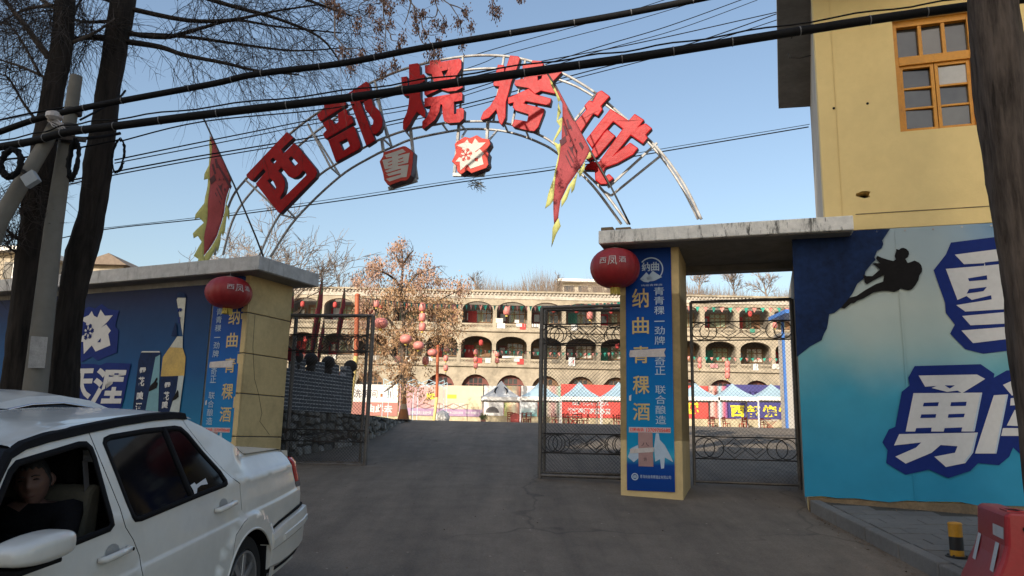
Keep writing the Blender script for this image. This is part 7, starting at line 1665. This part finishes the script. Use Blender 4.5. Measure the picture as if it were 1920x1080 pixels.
# ---------------------------------------------------------------- red chairs, tables
YC = 60.0
MT['chair_red'] = M('red_painted_wood', (.36, .045, .03), .5, .2, 4, .05)
def chair():
    t = thing('chair', 'red painted chair at the folding tables under the gazebos', 'chair', V((0, 0, 0)), 'red chairs under the gazebos')
    for x in (-.19, .19):
        for y in (-.18, .18): obj('leg', MB().bar(V((x, y, 0)), V((x, y, .43)), .045), MT['chair_red'], t)
        obj('back_post', MB().bar(V((x, .19, .47)), V((x, .25, .95)), .045), MT['chair_red'], t)
    obj('seat', MB().box(V((0, 0, .45)), (.44, .42, .04)), MT['chair_red'], t)
    for z in (.62, .76, .9): obj('back_rail', MB().box(V((0, .20 + (z - .47) * .12, z)), (.36, .03, .07)), MT['chair_red'], t)
    return t
def dup(root, loc, rz, label=None):
    c = root.copy(); COL.objects.link(c); c.location = loc; c.rotation_euler = (0, 0, rz); ORG[c.name] = V(loc)
    if label: c['label'] = label
    for ch in root.children:
        k = ch.copy(); COL.objects.link(k); k.parent = c
    return c
ch0 = chair(); first = True; kc = 0
CHL = ['red chair %s' % s for s in ('leftmost of those under the white gazebo', 'standing behind the leftmost one under the white gazebo', 'facing the round red top under the white gazebo', 'behind the right leg of the white gazebo', 'rightmost of those under the white gazebo', 'left of the gate mesh tables, beside the gazebo leg', 'behind the one by the gazebo leg, in the gate mesh', 'at the pale table in the gate mesh, far left', 'at the pale table in the gate mesh, front left', 'at the pale table in the gate mesh, behind its middle', 'at the pale table in the gate mesh, behind its right end', 'at the pale table in the gate mesh, far right', 'half hidden by the yellow pillar, the front one', 'half hidden by the yellow pillar, the rear one', 'leftmost of those in the side gate', 'behind the leftmost one in the side gate', 'by the narrow hoarding with pale figures in the side gate', 'under the big yellow 西 of the side gate hoarding', 'behind the one under the big yellow 西', 'at the pale table before the dark blue hoarding')]
for px, Y, rz in [(958, 60.3, 2.8), (963, 61.2, .2), (973, 60.2, -1.3), (984, 60.8, .4), (989, 60.0, 3.6), (1040, 60.0, 1.5), (1046, 60.9, .1), (1062, 60.6, .1), (1070, 60.2, 1.3), (1077, 61, -.2), (1089, 60.7, .3), (1097, 60.3, -1.4), (1156, 60.2, 1.2), (1162, 60.9, .2), (1332, 60.2, 2.9), (1338, 61, .2), (1362, 60.2, 1.8), (1392, 60.3, 3.4), (1398, 61, -.1), (1432, 60.6, .5)]:
    p = V((at_y(px, 780, Y).x, Y, G(Y)))
    lb = CHL[kc]; kc += 1
    if first: ch0.location = p; ch0.rotation_euler = (0, 0, rz); first = False; ch0['label'] = lb
    else: dup(ch0, p, rz, lb)
def table(label, px, Y, top_m):
    p = V((at_y(px, 780, Y).x, Y, G(Y))); t = thing('folding_table', label, 'table', p, 'folding tables under the gazebos')
    obj('tabletop', MB().box(p + V((0, 0, .73)), (1.1, .7, .04)), top_m, t)
    for s in (-1, 1):
        obj('leg', MB().bar(p + V((-.4, s * .3, 0)), p + V((.4, s * .3, .70)), .04), MT['chair_red'], t); obj('leg', MB().bar(p + V((.4, s * .27, 0)), p + V((-.4, s * .27, .70)), .04), MT['chair_red'], t)
table('pale topped folding table among red chairs, left of the yellow pillar', 1075, 59.8, MT['tape']); table('pale folding table between red chairs in front of the dark blue hoarding', 1442, 59.8, MT['tape']); table('red folding table beside the white gazebo leg', 968, 59.6, MT['chair_red'])
p = V((at_y(967, 787, 58.0).x, 58.0, G(58))); t = thing('round_stool', 'red round table top tipped on its edge under the white gazebo', 'table', p)
obj('round_top', MB().lathe([(.42, -.02), (.42, .02)], p + V((0, 0, .43)), 24, V((.1, -1, .25)).normalized(), V((1, 0, 0))), MT['chair_red'], t); obj('prop', MB().bar(p + V((.1, .4, 0)), p + V((0, .05, .5)), .04), MT['chair_red'], t)
p = V((at_y(829, 786, 56).x, 56, G(56))); tag(obj('white_sack', MB().lathe([(.25, 0), (.48, .12), (.55, .4), (.45, .7), (.15, .86), (.08, .9)], p, 14), MT['h_white'], smooth=True), 'round white sack at the foot of the two coloured pole in the yard', 'sack')
p = V((at_y(906, 786, 57).x, 57, G(57))); t = thing('potted_plant', 'small green potted plant at the foot of the white gazebo', 'plant', p)
obj('pot', MB().lathe([(.14, 0), (.2, .3), (.18, .3)], p, 12), MT['h_brown'], t); mb = MB()
for k in range(160): q = p + V((rn.gauss(0, .14), rn.gauss(0, .14), .45 + rn.gauss(0, .15))); mb.add([q, q + V((rn.uniform(-.12, .12), rn.uniform(-.12, .12), .08)), q + V((rn.uniform(-.1, .1), 0, -.1))], [(0, 1, 2)])
obj('foliage', mb, M('leaf_green', (.08, .11, .03), .7, .3), t, fix=False)
# ---------------------------------------------------------------- orange poles, lanterns, bunting
MT['pole_red'] = M('pole_orange_red', (.36, .085, .03), .6, .2, 1, .05); MT['pole_yellow'] = M('pole_yellow', (.66, .50, .18), .6, .15, 1, .05)
def opole(label, px, ytop, ysplit, Y):
    t_ = at_y(px, ytop, Y); g_ = V((t_.x - .06, Y, G(Y))); s = at_y(px - (ysplit - ytop) * .02, ysplit, Y); t = thing('lantern_pole', label, 'pole', g_, 'two coloured lantern poles')
    obj('upper_shaft', MB().tube([s, t_], .085, 12), MT['pole_red'], t, smooth=True, sharp=40); obj('lower_shaft', MB().tube([g_, s], .086, 12), MT['pole_yellow'], t, smooth=True, sharp=40); obj('cap', MB().lathe([(.10, 0), (.10, .05), (.04, .09)], t_, 12), MT['pole_red'], t); return t_
pA = opole('orange red pole rising above the mesh of the left gate leaf', 670, 555, 668, 27.5); pB = opole('orange and yellow pole in the middle of the yard', 821, 650, 745, 45.0)
def string(label, P, Y0=None, name='string_wire'): return tag(obj(name, MB().tube(P, .012, 4), MT['cable'], smooth=True, fix=False), label, 'wire')
def sag(a, b, s, n=14): return [a.lerp(b, i / n) - V((0, 0, s * 4 * (i / n) * (1 - i / n))) for i in range(n + 1)]
MT['lantern_far'] = M('sunlit_lantern', (.56, .19, .16), .5, .2, 2, .05, 6)  # red made paler, the wash of sunlight is put into the colour
Lp = sag(pA, pB, .9)
string('wire sagging between the two orange poles and carrying round lanterns', Lp)
for i, (px, py, f, rp) in enumerate(((714, 606, .30, 13.5), (761, 636, .62, 11.5), (785, 648, .78, 10.5), (811, 661, .94, 9.5))):
    Y = lerp(27.5, 45, f); c = at_y(px, py, Y); r = rp / FPX * Y
    lantern('sun washed round red lantern on the wire, %s' % ('largest and nearest the left gate leaf', 'second from the left gate leaf', 'third from the left gate leaf', 'nearest the orange and yellow pole')[i], c, r, r * .72, c + V((0, 0, r * 1.2)), 0, group='round lanterns in the yard', detail=False, mats=MT['lantern_far'], lettering=False)
def lstring(label, px, ys, Y, rp=7):
    c0 = at_y(px, ys[0], Y); t = thing('lantern_string', label, 'lantern', at_y(px, ys[-1] + 12, Y), 'strings of small lanterns')
    r = rp / FPX * Y; obj('cord', MB().tube([at_y(px, ys[0] - 14, Y), at_y(px, ys[-1] + 14, Y)], .02, 4), MT['cable'], t)
    for y in ys:
        c = at_y(px, y, Y); s = obj('lantern', MB().lathe([(r * .5, -r * 1.25), (r * .95, -r * .9), (r, 0), (r * .95, r * .9), (r * .5, r * 1.25)], c, 12), MT['lantern_far'], t, smooth=True); obj('tassel', MB().lathe([(r * .35, -r * 1.7), (r * .35, -r * 1.27)], c, 8), MT['lantern_yellow'], s)
lstring('string of three small red lanterns in front of the orange tree trunk', 792, (576, 595, 613), 48, 6.5)
lstring('pair of small red lanterns left of the arcade, right of the orange tree', 853, (579, 597), 52, 5.5)
lstring('string of red lanterns just right of the orange and yellow pole', 836, (654, 672, 690), 50, 4.5)
lstring('string of pale red lanterns on the middle gallery, third arch from the tree', 892, (660, 674, 686), 60, 4.2)
lstring('single small red lantern in the top arch with the green curtain', 950, (583,), 60, 6.5)
lstring('string of pink lanterns on the middle gallery beside the curtained arch', 932, (664, 676), 60, 4.2)
lstring('single pale lantern hanging low beside the tree trunk', 798, (676,), 52, 6.5)
lstring('red lantern with yellow tassel seen through the top of the main gate leaf', 1106, (592,), 60, 6.0)
lstring('string of bright red lanterns in the middle of the side gate', 1364, (683, 694, 704), 60, 5.0)
lstring('string of pink lanterns at the right of the side gate, top gallery', 1453, (597, 610), 60, 4.5)
lstring('string of two small lanterns near the pillar in the side gate', 1312, (676, 686), 60, 4.0)
lstring('small red lantern above the left gate leaf beside the bunting', 706, (570,), 40, 5.5)
MT['pen_pink'] = M('pennant_pink', (.62, .24, .20), .8, .12, 2); MT['pen_green'] = M('pennant_green', (.03, .30, .22), .8, .12, 2)
def bunting(label, pts, Y0, Y1, step, wpx, hpx):
    P = smooth_line(px_line(pts, Y0, Y1), 5); t = thing('bunting', label, 'bunting', P[len(P) // 2], 'bunting strings across the yard')
    obj('cord', MB().tube(P, .012, 4), MT['cable'], t, smooth=True, fix=False)
    L = [0]
    for a, b in zip(P, P[1:]): L.append(L[-1] + (b - a).length)
    Ym = (Y0 + Y1) / 2; s = step / FPX * Ym; x = s * .5; k = 0
    while x < L[-1]:
        i = next(j for j in range(len(L) - 1) if L[j + 1] >= x); p = P[i].lerp(P[i + 1], (x - L[i]) / (L[i + 1] - L[i])); d = (P[i + 1] - P[i]).normalized(); w = wpx / FPX * p.y / 2; h = hpx / FPX * p.y; tw = rn.uniform(-.4, .4)
        dd = V((d.x, d.y + tw, d.z)).normalized(); obj('pennant', MB().add([p - dd * w, p + dd * w, p + V((rn.uniform(-.04, .04), rn.uniform(-.08, .08), -h))], [(0, 1, 2)]), MT['pen_pink'] if k % 2 == 0 else MT['pen_green'], t, fix=False); x += s; k += 1
bunting('upper string of pink and green pennants from the left pole across the top gallery', [(672, 558), (705, 561), (745, 566), (800, 570), (860, 571), (940, 573), (1020, 574), (1100, 570), (1170, 566)], 29, 60, 16.5, 9.5, 10.5)
bunting('lower string of small pennants from the yellow pole across the middle gallery', [(822, 652), (850, 654), (900, 656), (960, 658), (1020, 660), (1100, 662), (1170, 660)], 45.2, 60, 11.5, 6.5, 7)
bunting('upper string of pink and green pennants seen through the side gate', [(1285, 574), (1330, 576), (1380, 577), (1430, 577), (1480, 577)], 60, 60, 15.5, 9, 9.5)
bunting('lower string of small pennants seen through the side gate', [(1285, 668), (1340, 670), (1400, 671), (1480, 672)], 60, 60, 11, 6.5, 6.5)
string('thin wire slanting up behind the left gate leaf to the tree', sag(at_y(690, 710, 40), at_y(752, 676, 48), .0))
# ---------------------------------------------------------------- right yard side, hilltop house, left far houses
YB = 44.0
MT['blue_paint'] = M('blue_paint', (.05, .16, .46), .5, .15)
a = at_y(1476, 585, YB)
ss = thing('blue_shelter', 'bright blue metal shelter with posts beside the advert wall, seen through the side gate', 'shelter', V((a.x + 1.5, YB, G(YB))))
obj('roof', MB().box(V((a.x + 1.7, YB + 1.2, a.z)), (3.8, 3, .22)), MT['blue_paint'], ss)
for dx, yy in ((.55, YB), (3.4, YB), (.55, YB + 2.4)): obj('post', MB().bar(V((a.x + dx, yy, G(yy))), V((a.x + dx, yy, a.z - .11)), .14), MT['blue_paint'], ss)
w0 = at_y(1466, 640, 56)
gw = thing('side_house', 'grey plastered house end at the right side of the yard beyond the blue shelter', 'building', V((w0.x + 3, 56, G(56))))
obj('wall', MB().box(V((w0.x + 3.2, 56.4, G(56) + 3.4)), (6.4, .8, 6.8)), M('grey_plaster', (.36, .34, .31), .9, .15, .5, .2, 8), gw); obj('roof', MB().box(V((w0.x + 3.2, 56.4, G(56) + 6.9)), (6.8, 1.4, .2)), MT['soffit'], gw)
obj('door', MB().box(V((w0.x + 1.6, 55.97, G(56) + 1.1)), (1.0, .08, 2.2)), MT['brownwood'], gw)
yh2 = 88.0; a, b = at_y(1050, 553, yh2), at_y(1190, 533, yh2)
hh_ = thing('hilltop_house', 'pale hilltop house with a white flat roof above the cave house', 'building', V(((a.x + b.x) / 2, yh2, hillz(a.x, yh2))))
obj('wall', MB().box(V(((a.x + b.x) / 2, yh2 + 3, (hillz(a.x, yh2) - .5 + b.z) / 2)), (b.x - a.x - .6, 6, b.z - hillz(a.x, yh2) + .5)), M('pale_plaster', (.50, .45, .36), .9, .1), hh_)
obj('roof', MB().box(V(((a.x + b.x) / 2, yh2 + 2.8, b.z + .16)), (b.x - a.x + .6, 7.4, .3)), MT['h_white'], hh_)
for k in range(5):
    x = lerp(a.x, b.x, (k + .6) / 5.2); w_ = obj('window', MB().box(V((x, yh2 - .03, b.z - .75)), (1.1, .06, .75)), MT['farpane'], hh_); obj('window_frame', MB().box(V((x, yh2 - .07, b.z - .35)), (1.3, .06, .08)), MT['h_white'], w_)
for nm, lab, px0, px1, ytop, Y, dep, mt in (('village_house', 'far pale house with white roof edge behind the leftmost tree', -60, 70, 472, 46, 7, 'cave'), ('village_house', 'far house with low tiled gable behind the left gate roof', 160, 232, 497, 40, 6, 'cave')):
    a, b = at_y(px0, ytop, Y), at_y(px1, ytop, Y); t = thing(nm, lab, 'building', V(((a.x + b.x) / 2, Y, G(Y))), 'village houses on the left')
    obj('wall', MB().box(V(((a.x + b.x) / 2, Y + dep / 2, (G(Y) + a.z) / 2)), (b.x - a.x, dep, a.z - G(Y))), MT[mt], t)
    if ytop == 472: obj('roof', MB().box(V(((a.x + b.x) / 2, Y + dep / 2 - .2, a.z + .15)), (b.x - a.x + .8, dep + .8, .3)), MT['h_white'], t)
    else: obj('roof', MB().prism([(a.x - .3, a.z), (b.x + .3, a.z), ((a.x + b.x) / 2 + .3, a.z + .62)], lambda x, z, d: V((x, Y + d, z)), dep + .3, -.3), M('roof_tile', (.17, .13, .10), .9, .3, 6), t)
    for k in range(2):
        w_ = obj('window', MB().box(V((lerp(a.x, b.x, .3 + .4 * k), Y - .02, a.z - 1.1)), (1.2, .06, 1.0)), MT['farpane'], t); obj('window_frame', MB().box(V((lerp(a.x, b.x, .3 + .4 * k), Y - .06, a.z - 1.1)), (.07, .05, 1.0)), MT['h_white'], w_)
# ---------------------------------------------------------------- unseen houses added behind the viewer, stepped and skewed to shape the gate's shade
def block(label, x0, x1, y1, y0, z1, mat, cols):
    t = thing('shade_house', label, 'building', V(((x0 + x1) / 2, y1, -.3)), 'unseen houses added to shade the gate')
    sk_ = (y1 - y0) * .577; fp = [(x0, y1), (x1, y1), (x1 - sk_, y0), (x0 - sk_, y0)]; obj('wall', MB().prism(fp, lambda x, y, d: V((x, y, d)), -.3, z1 - .3), mat, t); obj('roof', MB().prism(fp, lambda x, y, d: V((x, y, d)), z1 - .298, z1), MT['soffit'], t)
    z = 1.2
    while z < z1 - 2.4:
        for k in range(cols):
            x = lerp(x0, x1, (k + .5) / cols); w_ = obj('window', MB().box(V((x, y1 + .01, z + .7)), (1.3, .08, 1.4)), MT['farpane'], t); obj('window_frame', MB().box(V((x, y1 + .06, z + .7)), (.07, .06, 1.4)), MT['h_white'], w_)
        z += 3.1
    return t
HB_A = (-27, -14.6, -12, -20, 23.5); HB_B = (-15.2, -8.95, -12.4, -20, 17.6); HB_C = (-8.9, -2.6, -12, -20, 20.4)
MT['shade_house_wall'] = M('shade_house_plaster', (.34, .31, .27), .9, .15, .5, .2, 8)
block('tall unseen house added behind the viewer to shade the left of the gate', *HB_A, MT['shade_house_wall'], 5)
block('lower unseen house added behind the viewer, letting sun over it onto the arch', *HB_B, MT['shade_house_wall'], 3)
block('tall unseen house added behind the viewer to shade the yellow building', *HB_C, MT['shade_house_wall'], 5)
